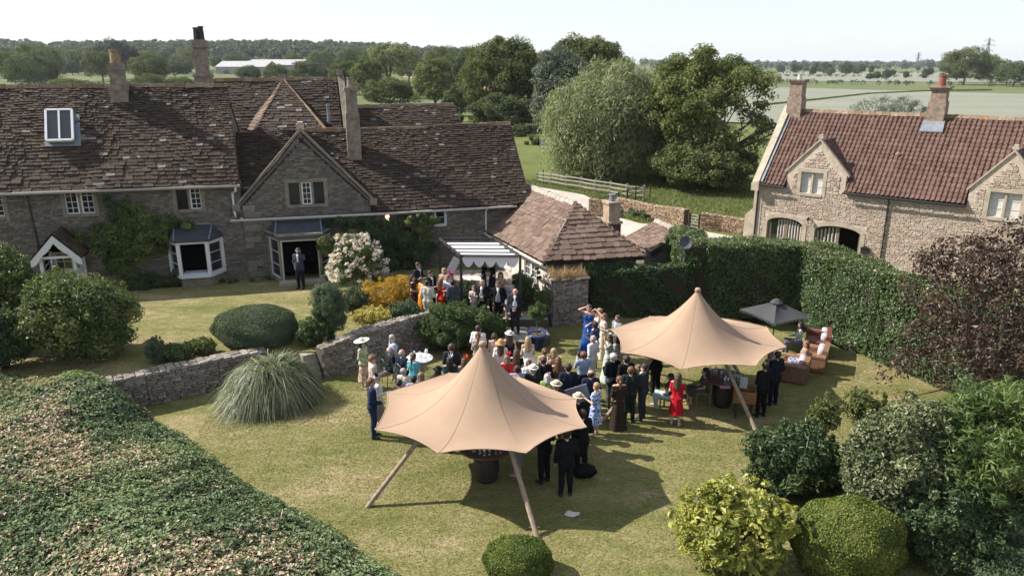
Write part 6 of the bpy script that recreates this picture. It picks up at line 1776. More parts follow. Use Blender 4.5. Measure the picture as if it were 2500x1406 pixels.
# ================================================================== TENTS
M_canvas = plain('canvas', (.425, .295, .205), .85, .04, 3, .06)
M_canvas.node_tree.nodes['Principled BSDF'].inputs['Specular IOR Level'].default_value = .1
M_seam = plain('seam', (.44, .295, .205), .85, .08, 5, 0)
M_pole = plain('tent_pole', (.34, .25, .18), .85, .25, 9, .3)
def tent(label, f0, f1, apex_px, edge_pix, ze, group):
    A0, B0 = gz(*f0), gz(*f1)
    m_, d = (A0 + B0) / 2, (B0 - A0); L = np.linalg.norm(d); nn = V(-d[1], d[0], 0) / L
    if nn[1] < 0: nn = -nn
    c = m_ + nn * L / 2
    feet = [A0, B0, 2 * c - A0, 2 * c - B0]
    ap = gy(*apex_px, c[1] - .0)
    t_ = thing('tent', label, 'tent', c, group)
    cor = [gz(x, y, z) for (x, y), z in zip(edge_pix, ze)]
    ctr = V(ap[0], ap[1], 0)
    cor.sort(key=lambda p: math.atan2(p[1] - ctr[1], p[0] - ctr[0]))
    n_ = len(cor)
    ring = []
    SUB = 14
    for i in range(n_):
        p, q2 = cor[i], cor[(i + 1) % n_]
        for k in range(SUB):
            u = k / SUB; e = lerp(p, q2, u)
            inn = 1 - .05 * math.sin(math.pi * u) ** .9
            e2 = ctr + (e - ctr) * V(inn, inn, 1); e2[2] = e[2] + .05 * math.sin(math.pi * u)
            ring.append(e2)
    legs_a = [math.atan2(*(f - ctr)[:2][::-1]) for f in feet]
    rows = 26; M_ = len(ring); meanR = float(np.mean([np.linalg.norm((e - ctr)[:2]) for e in ring]))
    vs = []
    for j in range(rows + 1):
        u = j / rows
        for i, e in enumerate(ring):
            ph = math.atan2(e[1] - ctr[1], e[0] - ctr[0])
            f = (1 - u) ** 2.0
            d_ = e - ctr; d_ = V(d_[0], d_[1], 0); rnd = d_ / np.linalg.norm(d_) * meanR
            p = ctr + lerp(rnd, d_, u ** 1.6) * u
            z = e[2] + (ap[2] - e[2]) * f
            rd = max(max(0, 1 - abs(((ph - la + math.pi) % (2 * math.pi)) - math.pi) / .6) for la in legs_a)
            z += .055 * rd ** 1.2 * u * (1 - u) ** 1.6 * 4 - .05 * u * (1 - u) * 4
            z += .007 * math.sin(ph * 38) * max(0, 1 - u * 3.2)
            kk = (i % SUB) / SUB; near = min(kk, 1 - kk)
            z += .012 * math.sin(near * 60) * max(0, u - .75) * 4 * max(0, 1 - near * 4)
            if u < .02: p = p + V(.05 * math.cos(ph), .05 * math.sin(ph), 0)
            vs.append((p[0], p[1], z))
    fs = [(j * M_ + i, (j + 1) * M_ + i, (j + 1) * M_ + (i + 1) % M_, j * M_ + (i + 1) % M_) for j in range(rows) for i in range(M_)]
    mb = MB(); mb.add(vs, fs); mb.build('canopy', M_canvas, t_, smooth=True)
    sm = MB()
    for i in range(0, M_, SUB):
        sm.tube([V(*vs[j * M_ + i]) + V(0, 0, .004) for j in range(2, rows + 1)], .005, 4)
    for i in range(M_): sm.tube([vs[rows * M_ + i], vs[rows * M_ + (i + 1) % M_]], .012, 4, False)
    sm.build('seam', M_seam, t_)
    cp = MB(); cp.lathe([(.10, -.05), (.085, .02), (.07, .05), (.01, .055)], 14, tuple(ap)); cp.build('cap', M_canvas, t_, smooth=True)
    for f in feet:
        p = MB(); end = ap - V(0, 0, .36); dirn = unit(end - f)
        p.tube([f - dirn * .02, lerp(f, end, .5), end - dirn * .05], [.062, .055, .045], 9)
        lg = p.build('pole', M_pole, t_)
        k = MB(); k.tube([f + dirn * .22 + V(-.12, 0, .02), f + dirn * .22 + V(.12, 0, .02)], .012, 5); k.build('peg', M_lead, lg)
    return t_, c, ap
TG = 'two beige star tents on the lower lawn'
tent1, tc1, ta1 = tent('nearer beige star tent on leaning wooden poles, in front of the crowd', (897, 1237), (1312, 1312), (1178, 838),
    [(945, 957), (915, 1048), (1070, 1105), (1285, 1105), (1432, 1042), (1408, 973), (1263, 919), (1094, 910)], [1.9, 1.8, 1.78, 1.8, 1.84, 1.9, 1.9, 1.9], TG)
tent2, tc2, ta2 = tent('farther beige star tent beside the black parasol', (1472, 1028), (1848, 1057), (1704, 707),
    [(1490, 803), (1516, 860), (1663, 901), (1845, 893), (1920, 847), (1872, 798), (1762, 777), (1585, 772)], [1.9, 1.85, 1.8, 1.8, 1.85, 1.9, 1.9, 1.9], TG)

# ================================================================== PEOPLE
def surface_net(f, org, res):
    s = f < 0
    nx, ny, nz = f.shape
    c = [(i, j, k) for i in (0, 1) for j in (0, 1) for k in (0, 1)]
    sl = lambda a, i, j, k: a[i:nx - 1 + i, j:ny - 1 + j, k:nz - 1 + k]
    cnt = sum(sl(s, *q).astype(np.int8) for q in c)
    act = (cnt > 0) & (cnt < 8)
    ids = np.argwhere(act)
    acc = np.zeros((len(ids), 3)); num = np.zeros(len(ids))
    I, J, K = ids.T
    for a in range(8):
        for ax in range(3):
            p = c[a]
            if p[ax] == 1: continue
            q = list(p); q[ax] = 1
            va, vb = f[I + p[0], J + p[1], K + p[2]], f[I + q[0], J + q[1], K + q[2]]
            m = (va < 0) != (vb < 0)
            t = np.where(m, va / np.where(m, va - vb, 1), 0)
            pos = np.array(p, float)[None].repeat(len(ids), 0); pos[:, ax] += t
            acc[m] += pos[m]; num[m] += 1
    verts = (ids + acc / num[:, None]) * res + org
    lut = -np.ones(act.shape, int); lut[I, J, K] = np.arange(len(ids))
    quads = []
    for ax in range(3):
        a0 = [slice(None)] * 3; a1 = [slice(None)] * 3
        a0[ax] = slice(0, -1); a1[ax] = slice(1, None)
        e = s[tuple(a0)] != s[tuple(a1)]
        E_ = np.argwhere(e)
        b1, b2 = [(1, 2), (2, 0), (0, 1)][ax]
        ok = (E_[:, b1] > 0) & (E_[:, b2] > 0) & (E_[:, b1] < f.shape[b1] - 1) & (E_[:, b2] < f.shape[b2] - 1)
        E_ = E_[ok]
        def cell(d1, d2):
            g = E_.copy(); g[:, b1] -= d1; g[:, b2] -= d2
            return lut[g[:, 0], g[:, 1], g[:, 2]]
        qd = np.stack([cell(1, 1), cell(0, 1), cell(0, 0), cell(1, 0)], 1)
        fl = ~s[E_[:, 0], E_[:, 1], E_[:, 2]]
        qd[fl] = qd[fl][:, ::-1]
        quads.append(qd[(qd >= 0).all(1)])
    return verts, np.concatenate(quads)
def sdf(prims, res=.02, k=.03, clips=()):
    """smooth union of tapered limbs -> one continuous surface; clips = (normal, offset) keeps n.p < offset"""
    pr = np.array([[*a, *b, ra, rb] for a, b, ra, rb in prims])
    mx = np.maximum(pr[:, 6], pr[:, 7])[:, None]
    lo = np.minimum(pr[:, :3] - mx, pr[:, 3:6] - mx).min(0) - .04
    hi = np.maximum(pr[:, :3] + mx, pr[:, 3:6] + mx).max(0) + .04
    g = [np.arange(l, h + res, res) for l, h in zip(lo, hi)]
    X = np.stack(np.meshgrid(*g, indexing='ij'), -1)
    D = None
    for q in pr:
        a, b = q[:3], q[3:6]; ab = b - a; l2 = max(ab @ ab, 1e-9)
        t = np.clip(((X - a) @ ab) / l2, 0, 1)
        d = np.linalg.norm(X - a - t[..., None] * ab, axis=-1) - (q[6] + (q[7] - q[6]) * t)
        if D is None: D = d
        else:
            h = np.clip(.5 + .5 * (D - d) / k, 0, 1)
            D = D + (d - D) * h - k * h * (1 - h)
    for n_, o in clips: D = np.maximum(D, X @ np.array(n_, float) - o)
    return surface_net(D, lo, res)
ARM = {'down': ((.235, -.03, 1.15), (.245, .05, .90)), 'front': ((.25, -.04, 1.15), (.045, .21, 1.04)), 'hold': ((.235, -.02, 1.14), (.13, .27, 1.20)),
       'fold': ((.225, .05, 1.15), (-.08, .205, 1.16)), 'face': ((.30, .13, 1.34), (.07, .155, 1.60)), 'shade': ((.36, .10, 1.56), (.09, .16, 1.70)), 'back': ((.255, -.12, 1.15), (.04, -.165, .99)),
       'pocket': ((.275, -.08, 1.16), (.17, .03, .95)), 'reach': ((.22, .13, 1.20), (.07, .32, 1.46)), 'lap': ((.23, .0, 1.13), (.09, .28, 1.0)), 'rest': ((.30, -.02, 1.14), (.34, .22, 1.08))}
def skeleton(arms, legs, fem):
    sh, hp = (.158, .085) if fem else (.182, .085)
    J = {}
    for s, nm in ((-1, arms[0]), (1, arms[1])):
        e, w = ARM[nm]
        adj = (sh - .182)
        J['sh', s] = V(s * sh, -.01, 1.425); J['el', s] = V(s * (e[0] + adj), e[1], e[2]); J['wr', s] = V(s * (w[0] + (adj if abs(w[0]) > .15 else 0)), w[1], w[2])
        if legs == 'stand': k, a = V(s * (hp + .012), .015, .50), V(s * (hp + .03), -.02, .085)
        elif legs == 'stride': k, a = V(s * (hp + .005), .10 if s > 0 else -.02, .51), V(s * (hp + .01), .10 if s > 0 else -.16, .085)
        else: k, a = V(s * (hp + .03), .44, .95), V(s * (hp + .02), .44 + .05 * s, .53)
        J['hip', s] = V(s * hp, 0, .93); J['kn', s] = k; J['an', s] = a
    return J
def limbs(J, grow=0.0, parts='tahl', fem=False, cut=None):
    """tapered limbs for the chosen parts: t torso, a arms, h head, l legs, f feet, u upper arms"""
    P = []; g = grow
    b = .92 if fem else 1.0
    if 't' in parts:
        for s in (-1, 1):
            P += [((s * .075 * b, .0, 1.36), (s * .085 * b, -.005, 1.30), .10 + g, .102 + g), ((s * .085 * b, -.005, 1.30), (s * .05 * b, .0, 1.08), .098 + g, (.088 if fem else .098) + g),
                  ((s * .05 * b, 0, 1.08), (s * .075, -.01, .94), (.088 if fem else .098) + g, (.112 if fem else .105) + g), (J['sh', s], (s * .06, -.01, 1.42), .062 + g, .07 + g)]
            if fem: P.append(((s * .075, .075, 1.285), (s * .07, .07, 1.27), .058 + g, .055 + g))
    if 'a' in parts or 'u' in parts:
        for s in (-1, 1):
            sh, el, wr = J['sh', s], J['el', s], J['wr', s]
            k = .85 if fem else 1.0
            if 'a' in parts: P += [(sh, el, .055 * k + g, .044 * k + g), (el, wr, .044 * k + g, .030 * k + g)]
            else: P.append((sh, lerp(sh, el, .55), .058 * k + g, .055 * k + g))
    if 'h' in parts:
        P += [((0, -.012, 1.44), (0, .0, 1.54), .056 + g, .052 + g), ((0, .0, 1.585), (0, -.012, 1.655), .078 + g, .094 + g), ((0, .045, 1.545), (0, .04, 1.59), .040 + g, .05 + g)]
        if not g: P += [((0, .088, 1.615), (0, .108, 1.588), .014, .017), ((-.088, -.01, 1.625), (-.092, -.012, 1.59), .02, .016), ((.088, -.01, 1.625), (.092, -.012, 1.59), .02, .016)]
    if 'l' in parts:
        for s in (-1, 1):
            hp, kn, an = J['hip', s], J['kn', s], J['an', s]
            calf = lerp(kn, an, .3) + V(0, -.015, 0)
            P += [(hp, kn, .088 + g, .056 + g), (kn, calf, .056 + g, .054 + g), (calf, an, .054 + g, .036 + g)]
            P.append((hp + V(0, -.03, .0), hp + V(0, -.03, .02), .098 + g, .10 + g))
    if 'f' in parts:
        for s in (-1, 1):
            an = J['an', s]
            P += [(an, an + V(0, -.02, -.04), .038 + g, .04 + g), (an + V(0, .0, -.045), an + V(s * .02, .15, -.058), .038 + g, .028 + g)]
    return P
def hand_mesh(el, wr, s):
    d = unit(wr - el); side = unit(np.cross(d, (0, 0, 1)) if abs(d[2]) < .9 else V(0, 1, 0)); nrm = unit(np.cross(side, d))
    vs, fs = [], []
    def tube4(pts, rad):
        b = len(vs)
        for p, r in zip(pts, rad):
            for k in range(4): a = math.pi / 2 * k + .78; vs.append(p + side * math.cos(a) * r + nrm * math.sin(a) * r)
        for i in range(len(pts) - 1):
            for k in range(4): fs.append((b + 4 * i + k, b + 4 * i + (k + 1) % 4, b + 4 * i + 4 + (k + 1) % 4, b + 4 * i + 4 + k))
        fs.append(tuple(b + 4 * (len(pts) - 1) + k for k in range(4)))
    b = len(vs)
    for u, w_, t_ in ((-.01, .024, .018), (.05, .04, .015), (.095, .042, .013)):
        for a, c_ in ((-1, -1), (1, -1), (1, 1), (-1, 1)): vs.append(wr + d * u + side * a * w_ + nrm * c_ * t_)
    for i in range(2):
        for k in range(4): fs.append((b + 4 * i + k, b + 4 * i + (k + 1) % 4, b + 4 * i + 4 + (k + 1) % 4, b + 4 * i + 4 + k))
    fs.append((b + 8, b + 9, b + 10, b + 11))
    for k, (o, L) in enumerate(((-.031, .062), (-.011, .075), (.010, .080), (.030, .070))):
        p = wr + d * .09 + side * o
        tube4([p, p + d * L * .5 + nrm * .006, p + d * L * .8 - nrm * .02 + nrm * 0], [.0095, .0085, .007])
    p = wr + d * .025 + side * .032
    tube4([p, p + d * .03 + side * .025, p + d * .06 + side * .03], [.011, .010, .008])
    return np.array(vs), fs
LCACHE = {}
def layer(key, fn):
    if key not in LCACHE:
        v, q = fn()
        if isinstance(q, np.ndarray): me = np_mesh(key[0], v, q.ravel(), [4] * len(q), None, True)
        else: me = np_mesh(key[0], v, [i for f in q for i in f], [len(f) for f in q], None, True)
        me.materials.append(None)
        LCACHE[key] = me
    return LCACHE[key]
def part_of(person, name, me, mat):
    o = link(name, me, person)
    o.material_slots[0].link = 'OBJECT'; o.material_slots[0].material = mat
    return o
def merge(*ms):
    vs, fs, b = [], [], 0
    for v, f in ms:
        vs.append(np.asarray(v)); fs += [tuple(int(i) + b for i in q) for q in f]; b += len(v)
    return np.concatenate(vs), fs
def lathe_vf(prof, n=20, fold=0.0, nf=9, sx=1.0, sy=1.0, cy=0.0):
    m = len(prof); vs = []
    for j, (r, z) in enumerate(prof):
        for k in range(n):
            a = 2 * math.pi * k / n; rr_ = r * (1 + fold * (j / max(m - 1, 1)) * math.sin(nf * a))
            vs.append((rr_ * math.cos(a) * sx, rr_ * math.sin(a) * sy + cy, z))
    fs = [(j * n + k, j * n + (k + 1) % n, (j + 1) * n + (k + 1) % n, (j + 1) * n + k) for j in range(m - 1) for k in range(n)]
    return np.array(vs), fs
SKINS = {k: plain('skin_' + k, c, .55, .08, 14, .05, 0, .4) for k, c in (('fair', (.60, .38, .29)), ('pink', (.58, .33, .255)), ('tan', (.46, .285, .20)), ('dark', (.095, .052, .036)))}
HAIRS = {k: plain('hair_' + k, c, .6, .35, 30, .4) for k, c in (('black', (.014, .012, .011)), ('dark', (.035, .022, .015)), ('brown', (.085, .047, .028)), ('auburn', (.15, .065, .033)), ('ginger', (.22, .10, .045)), ('blond', (.36, .245, .13)), ('sandy', (.25, .165, .095)), ('grey', (.36, .34, .32)), ('white', (.58, .56, .53)))}
CLOTH = {}
def cloth(c, pat=None, c2=None, scale=16):
    key = (c, pat, c2, scale)
    if key in CLOTH: return CLOTH[key]
    if not pat: m = plain('cloth_%02d' % len(CLOTH), c, .85, .12, 7, .15, 0, .15)
    else:
        m, nt, bs = _nodes('patterned_cloth_%02d' % len(CLOTH))
        n = _noise(nt, scale, 2, .5)
        r = _ramp(nt, [(.46, c), (.52, c2)] if pat == 'print' else [(.40, c), (.5, tuple((a + b) / 2 for a, b in zip(c, c2))), (.56, c2)])
        nt.links.new(n.outputs[0], r.inputs[0]); nt.links.new(r.outputs[0], bs.inputs['Base Color'])
        bs.inputs['Roughness'].default_value = .85; bs.inputs['Specular IOR Level'].default_value = .15
    CLOTH[key] = m
    return m
NAVY, BLACKC, CHAR, GREYC, DKGREEN = (.016, .022, .042), (.010, .010, .012), (.028, .029, .034), (.075, .078, .085), (.016, .024, .022)
WHITE_, CREAMC, PALEBLUE = (.78, .77, .75), (.66, .58, .47), (.38, .48, .62)
M_eye = plain('eye', (.02, .015, .012), .3, .1, 5, 0); M_lip = plain('lips', (.36, .13, .10), .5, .1, 5, 0); M_shades = plain('sunglasses', (.008, .008, .009), .15, .1, 5, 0, 0, .7)
M_shoe = plain('shoe_black', (.012, .011, .010), .35, .2, 9, 0, 0, .5); M_shoen = plain('shoe_nude', (.48, .33, .25), .5, .1, 9, 0)
M_straw_hat = plain('straw', (.56, .42, .26), .85, .2, 40, .4); M_hatwhite = plain('hat_cream', (.74, .69, .60), .85, .1, 30, .3)
def build_hat(kind):
    if kind == 'wide': p = [(.0, .13), (.07, .125), (.085, .10), (.09, .03), (.16, .02), (.24, .03), (.27, .045), (.268, .035), (.24, .018), (.15, .005), (.092, .0)]
    elif kind == 'boater': p = [(.0, .105), (.085, .10), (.092, .09), (.098, .015), (.15, .008), (.175, .012), (.175, .004), (.1, -.005)]
    elif kind == 'panama': p = [(.0, .095), (.05, .115), (.082, .10), (.098, .02), (.145, .004), (.17, .016), (.17, .008), (.1, -.006)]
    elif kind == 'bonnet': p = [(.0, .11), (.07, .10), (.105, .05), (.12, .0), (.15, -.03), (.19, -.055), (.185, -.065), (.12, -.02)]
    return lathe_vf(p, 24)
M_band = plain('ribbon', (.02, .018, .018), .6, .1, 9, 0)
GUESTS = 'wedding guests'
def person(label, pos, h, face, arms=('down', 'down'), legs='stand', fem=False, top='suit', c=NAVY, c2=None, skin='fair', hair='brown', hs='short', hat=None, hatmat=None, shirt=WHITE_, tie=None,
           pat=None, patc=None, shoes=None, sleeves='short', shades=False, trousers=None, prop=None, pscale=16, waist=None, sit_z=None):
    p = thing('person', label, 'person', pos, GUESTS)
    s = h / 1.75
    p.rotation_euler.z = math.radians(face); p.scale = (s, s, s)
    dz_ = -.44 if legs == 'sit' else 0
    J = skeleton(arms, legs, fem)
    base_key = (arms, legs, fem)
    def put(name, me, mat):
        o = part_of(p, name, me, mat); o.location.z = dz_; return o
    def body():
        a = sdf(limbs(J, 0, 'tahlf', fem), .0185, .022)
        return merge(a, hand_mesh(J['el', -1], J['wr', -1], -1), hand_mesh(J['el', 1], J['wr', 1], 1))
    put('body', layer(('body',) + base_key, body), SKINS[skin])
    cm = cloth(c, pat, patc, pscale)
    if top in ('suit', 'tails'):
        def jacket():
            P = limbs(J, .02, 'ta', fem)
            if legs != 'sit':
                for q in (-1, 1): P.append(((q * .08, -.01, .96), (q * .085, -.015, .80), .115, .112))
                if top == 'tails':
                    for q in (-1, 1): P.append(((q * .06, -.09, .9), (q * .05, -.10, .56), .07, .045))
            return sdf(P, .021, .025, [] if top == 'tails' else [((0, 0, -1), -.78)])
        put('jacket', layer(('jacket', top) + base_key, jacket), cm)
        put('shirt', layer(('shirt',), lambda: sdf([((0, .06, 1.44), (0, .098, 1.20), .058, .034), ((0, .0, 1.45), (0, .0, 1.475), .066, .064)], .016, .03)), cloth(shirt))
        if tie: put('tie', layer(('tie',), lambda: sdf([((0, .112, 1.425), (0, .126, 1.16), .022, .020)], .014, .02)), cloth(tie))
        if waist: put('waistcoat', layer(('waistcoat',), lambda: sdf([((-.03, .075, 1.26), (-.045, .075, 1.02), .062, .062), ((.03, .075, 1.26), (.045, .075, 1.02), .062, .062)], .016, .03)), cloth(waist))
        put('trousers', layer(('trousers',) + base_key, lambda: sdf(limbs(J, .019, 'l', fem) + [((-.06, -.01, 1.0), (.06, -.01, 1.0), .11, .11)], .021, .03, [] if legs == 'sit' else [((0, 0, -1), -.075)])), cloth(trousers or c))
    elif top in ('shirt', 'blouse'):
        put('shirt', layer(('shirt_top', sleeves) + base_key, lambda: sdf(limbs(J, .016, 'ta' if sleeves == 'long' else 'tu', fem) + ([((-.07, 0, 1.0), (-.075, 0, .84), .118, .12), ((.07, 0, 1.0), (.075, 0, .84), .118, .12)] if c2 and sleeves == 'long' and not fem else []), .021, .025)), cm)
        if fem and c2:
            def sk():
                return lathe_vf([(.10, 1.10), (.135, 1.0), (.155, .9), (.18, .7), (.215, .45), (.24, .30)], 24, .07, 8, 1.05, .9)
            if legs == 'sit': put('trousers', layer(('trousers',) + base_key, lambda: sdf(limbs(J, .03, 'l', fem), .021, .03)), cloth(*c2) if isinstance(c2[0], tuple) else cloth(c2))
            else: put('skirt', layer(('skirt',), sk), cloth(*c2) if isinstance(c2[0], tuple) else cloth(c2))
        else:
            put('trousers', layer(('trousers',) + base_key, lambda: sdf(limbs(J, .019, 'l', fem) + [((-.06, -.01, 1.0), (.06, -.01, 1.0), .11, .11)], .021, .03, [] if legs == 'sit' else [((0, 0, -1), -.075)])), cloth(c2 or BLACKC))
    else:                                                       # dress or gown
        def dress():
            P = limbs(J, .014, 'tu' if sleeves == 'short' else ('ta' if sleeves == 'long' else 't'), True)
            if sleeves == 'none': P = [q for q in P if not (q[0][2] > 1.41)]
            cl = [((0, 0, 1), 1.46)] if sleeves != 'none' else [((0, 0, 1), 1.375)]
            if legs == 'sit':
                P += limbs(J, .035, 'l', True)[:2] + limbs(J, .035, 'l', True)[4:6]
                return sdf(P, .021, .03, cl)
            prof = [(.118, 1.06), (.145, .97), (.165, .88), (.185, .7), (.205, .52)] + ([(.22, .42)] if top == 'dress' else [(.23, .35), (.265, .15), (.29, .02)])
            if top == 'ball': prof = [(.118, 1.06), (.19, .98), (.27, .85), (.36, .55), (.43, .25), (.46, .03)]
            return merge(sdf(P, .021, .025, cl), lathe_vf(prof, 26, .075, 8, 1.02, .92))
        put('dress', layer(('dress', top, sleeves) + base_key, dress), cm)
    if not (top in ('gown', 'ball') and legs != 'sit'):
        put('shoes', layer(('shoes',) + base_key, lambda: sdf(limbs(J, .008, 'f', fem), .02, .02, [((0, 0, 1), .135 if legs != 'sit' else .60)])), shoes or (M_shoe if not fem else M_shoen))
    # head
    clipH = ((0, .75, -.66), .75 * .055 - .66 * 1.665)
    def hairm():
        P = [((0, -.006, 1.60), (0, -.018, 1.665), .088, .106)]
        cl = [clipH]
        if hs == 'bald': P, cl = [((0, -.012, 1.60), (0, -.02, 1.635), .090, .098)], [((0, .8, .6), .8 * -.005 + .6 * 1.655)]
        if hs == 'curly':
            for a in range(9): P.append(((.09 * math.cos(a * .7), -.02 + .08 * math.sin(a * .7), 1.64 + .03 * math.sin(a * 2.1)), (.085 * math.cos(a * .7), -.03 + .075 * math.sin(a * .7), 1.69), .034, .034))
        a = [sdf(P, .017, .02, cl)]
        if hs == 'long': a.append(sdf([((-.05, -.05, 1.62), (-.075, -.085, 1.34), .062, .055), ((.05, -.05, 1.62), (.075, -.085, 1.32), .062, .055), ((0, -.08, 1.62), (0, -.115, 1.28), .07, .06)], .02, .04))
        if hs == 'bob': a.append(sdf([((-.075, -.02, 1.63), (-.08, -.03, 1.50), .045, .04), ((.075, -.02, 1.63), (.08, -.03, 1.50), .045, .04), ((0, -.07, 1.63), (0, -.08, 1.49), .06, .055)], .02, .04))
        if hs == 'bun': a.append(sdf([((0, -.105, 1.64), (0, -.125, 1.67), .05, .052)], .017, .02))
        if hs == 'tail': a.append(sdf([((0, -.10, 1.66), (0, -.15, 1.60), .035, .045), ((0, -.15, 1.60), (0, -.13, 1.36), .045, .02)], .018, .02))
        return merge(*a)
    put('hair', layer(('hair', hs), hairm), HAIRS[hair])
    def eyes():
        if shades: m = MB().box((-.033, .094, 1.622), (.026, .012, .018)).box((.033, .094, 1.622), (.026, .012, .018)).box((0, .096, 1.628), (.085, .006, .004))
        else: m = MB().box((-.033, .088, 1.622), (.015, .006, .007)).box((.033, .088, 1.622), (.015, .006, .007)).box((-.033, .092, 1.642), (.02, .006, .004)).box((.033, .092, 1.642), (.02, .006, .004))
        return np.array(m.v), m.f
    put('sunglasses' if shades else 'eyes', layer(('eyes', shades), eyes), M_shades if shades else M_eye)
    put('mouth', layer(('mouth',), lambda: (lambda m: (np.array(m.v), m.f))(MB().box((0, .089, 1.556), (.022, .008, .005)))), M_lip)
    if hat in ('wide', 'boater', 'panama', 'bonnet'):
        o = put('hat', layer(('hat', hat), lambda: build_hat(hat)), hatmat or M_straw_hat)
        o.location = (0, -.02, 1.70 + dz_); o.rotation_euler = (.16 if hat == 'wide' else .06, .05, 0)
        if hat != 'wide' or True:
            b = link('hat_band', layer(('hat_band',), lambda: lathe_vf([(.100, .012), (.101, .042), (.094, .045)], 20)), o)
            b.material_slots[0].link = 'OBJECT'; b.material_slots[0].material = M_band if hat != 'wide' else (hatmat or M_straw_hat)
    elif hat in ('feather', 'comb'):
        def fe():
            m = MB()
            for k in range(16):
                a = k * 2.4; d = V(math.cos(a) * .11, math.sin(a) * .09, .05 + .05 * (k % 3)); e = V(-math.sin(a), math.cos(a), .2) * .02
                m.add([(0, 0, 0), d * .55 + e, d, d * .55 - e], [(0, 1, 2, 3)])
            m.lathe([(.06, .0), (.05, .02), (.01, .035)], 10)
            return np.array(m.v), m.f
        o = put('fascinator', layer(('fascinator',), fe), hatmat); o.location = (.03, -.02, 1.745 + dz_)
        if hat == 'comb': o.scale = (.7, .7, .45)
    if prop == 'glass':
        w_ = J['wr', 1]; m = MB(); m.lathe([(.025, 0), (.004, .005), (.004, .08), (.022, .10), (.026, .17), (.022, .18)], 8, (w_[0], w_[1] + .05, w_[2] + .0))
        put('glass', layer(('glass', arms), lambda: (np.array(m.v), m.f)), M_clear)
    if prop == 'card':
        put('card', layer(('card',), lambda: (lambda m: (np.array(m.v), m.f))(MB().box((0, .30, 1.08), (.07, .05, .004), (1, 0, 0), (0, .8, .6), (0, -.6, .8)))), cloth(WHITE_))
    return p
def clear_mat():
    m, nt, bs = _nodes('clear_glass')
    bs.inputs['Base Color'].default_value = (.75, .78, .8, 1); bs.inputs['Roughness'].default_value = .08
    bs.inputs['Alpha'].default_value = .42
    return m
M_clear = clear_mat()
def at_head(hx, hy, z, h, sit=False, hat=0.0):
    top = z + h * (1 if not sit else 1 - .44 / 1.75) + hat
    p = gz(hx, hy, top); return V(p[0], p[1], z)
def guest(label, hx, hy, h=1.75, face=0, z=0.0, hatpx=0.0, **k):
    return person(label, at_head(hx, hy, z, h, k.get('legs') == 'sit', hatpx), h, face, **k)
MEN = dict(fem=False)
# --- lower lawn, left group
guest('woman in a wide cream hat, green jacket and floral skirt beside the dry-stone wall', 884, 826, 1.68, -110, hatpx=.06, fem=True, arms=('hold', 'front'), top='blouse', sleeves='long', c=(.20, .24, .11), pat='soft', patc=(.42, .44, .30), c2=((.50, .40, .28), 'soft', (.26, .16, .12), 9), hair='dark', hs='bob', hat='wide', hatmat=M_hatwhite)
guest('man in a pale pink blazer with ginger hair behind the white-topped woman', 908, 868, 1.76, -70, arms=('down', 'hold'), c=(.55, .44, .39), trousers=(.56, .42, .38), hair='ginger', skin='pink', prop='glass')
guest('grey-haired woman in a white top with a black fascinator beside the navy-suited man', 920, 916, 1.64, -75, fem=True, arms=('down', 'hold'), top='shirt', sleeves='long', c=(.74, .72, .70), c2=(.27, .23, .21), hair='grey', hs='short', hat='feather', hatmat=cloth(BLACKC))
guest('man in a navy suit standing at the left corner of the nearer tent', 906, 923, 1.83, -80, arms=('down', 'front'), c=(.020, .032, .075), hair='auburn', skin='pink')
guest('elderly bald man in a dark suit sitting on a green iron chair', 952, 846, 1.74, -55, legs='sit', arms=('lap', 'lap'), c=CHAR, hair='white', hs='bald', skin='pink', tie=GREYC)
guest('grey-haired woman in a pale blue dress at the end of the white table', 958, 817, 1.66, -60, z=0.0, legs='stand', fem=True, arms=('down', 'lap'), top='dress', sleeves='short', c=(.42, .54, .74), hair='grey', hs='bob')
guest('red-faced bald man in a navy suit seated by the white table', 981, 853, 1.78, -40, legs='sit', arms=('lap', 'rest'), c=NAVY, hair='grey', hs='bald', skin='pink')
guest('woman in a turquoise dress with a brown ponytail beside the white table', 1009, 862, 1.64, -20, fem=True, arms=('hold', 'down'), top='dress', c=(.11, .42, .47), hair='brown', hs='tail')
guest('grey-haired woman in a cream top sitting with her back turned below the turquoise dress', 985, 899, 1.62, -15, legs='sit', fem=True, arms=('lap', 'lap'), top='blouse', c=(.62, .57, .48), c2=(.5, .45, .38), hair='grey', hs='short')
guest('woman with a dark bun and brown top at the edge of the nearer tent', 974, 926, 1.62, -10, legs='sit', fem=True, arms=('lap', 'lap'), top='blouse', c=(.08, .05, .035), c2=BLACKC, hair='dark', hs='bun')
guest('black-haired person seated just above the nearer tent edge', 1010, 917, 1.66, 5, legs='sit', arms=('lap', 'lap'), top='shirt', c=(.40, .38, .58), c2=CHAR, hair='black')
guest('fair-haired woman in lilac seated beside the black-haired person', 1027, 909, 1.64, 10, legs='sit', fem=True, arms=('lap', 'lap'), top='blouse', c=(.52, .47, .62), c2=(.4, .36, .5), hair='sandy', hs='bob')
guest('brown-haired man in a dark suit standing against the leafy bush', 1102, 839, 1.78, 5, arms=('hold', 'down'), c=CHAR, hair='brown')
guest('woman in a teal dress with a big silver fascinator', 1097, 872, 1.60, 10, fem=True, arms=('hold', 'hold'), top='dress', c=(.012, .10, .115), hair='black', hs='long', hat='feather', hatmat=cloth((.62, .62, .62)))
guest('seated woman in a black hat with a pink scarf left of the teal dress', 1070, 897, 1.62, -15, legs='sit', fem=True, arms=('lap', 'lap'), top='blouse', c=(.50, .24, .26), c2=BLACKC, hair='black', hs='long', hat='boater', hatmat=cloth(BLACKC))
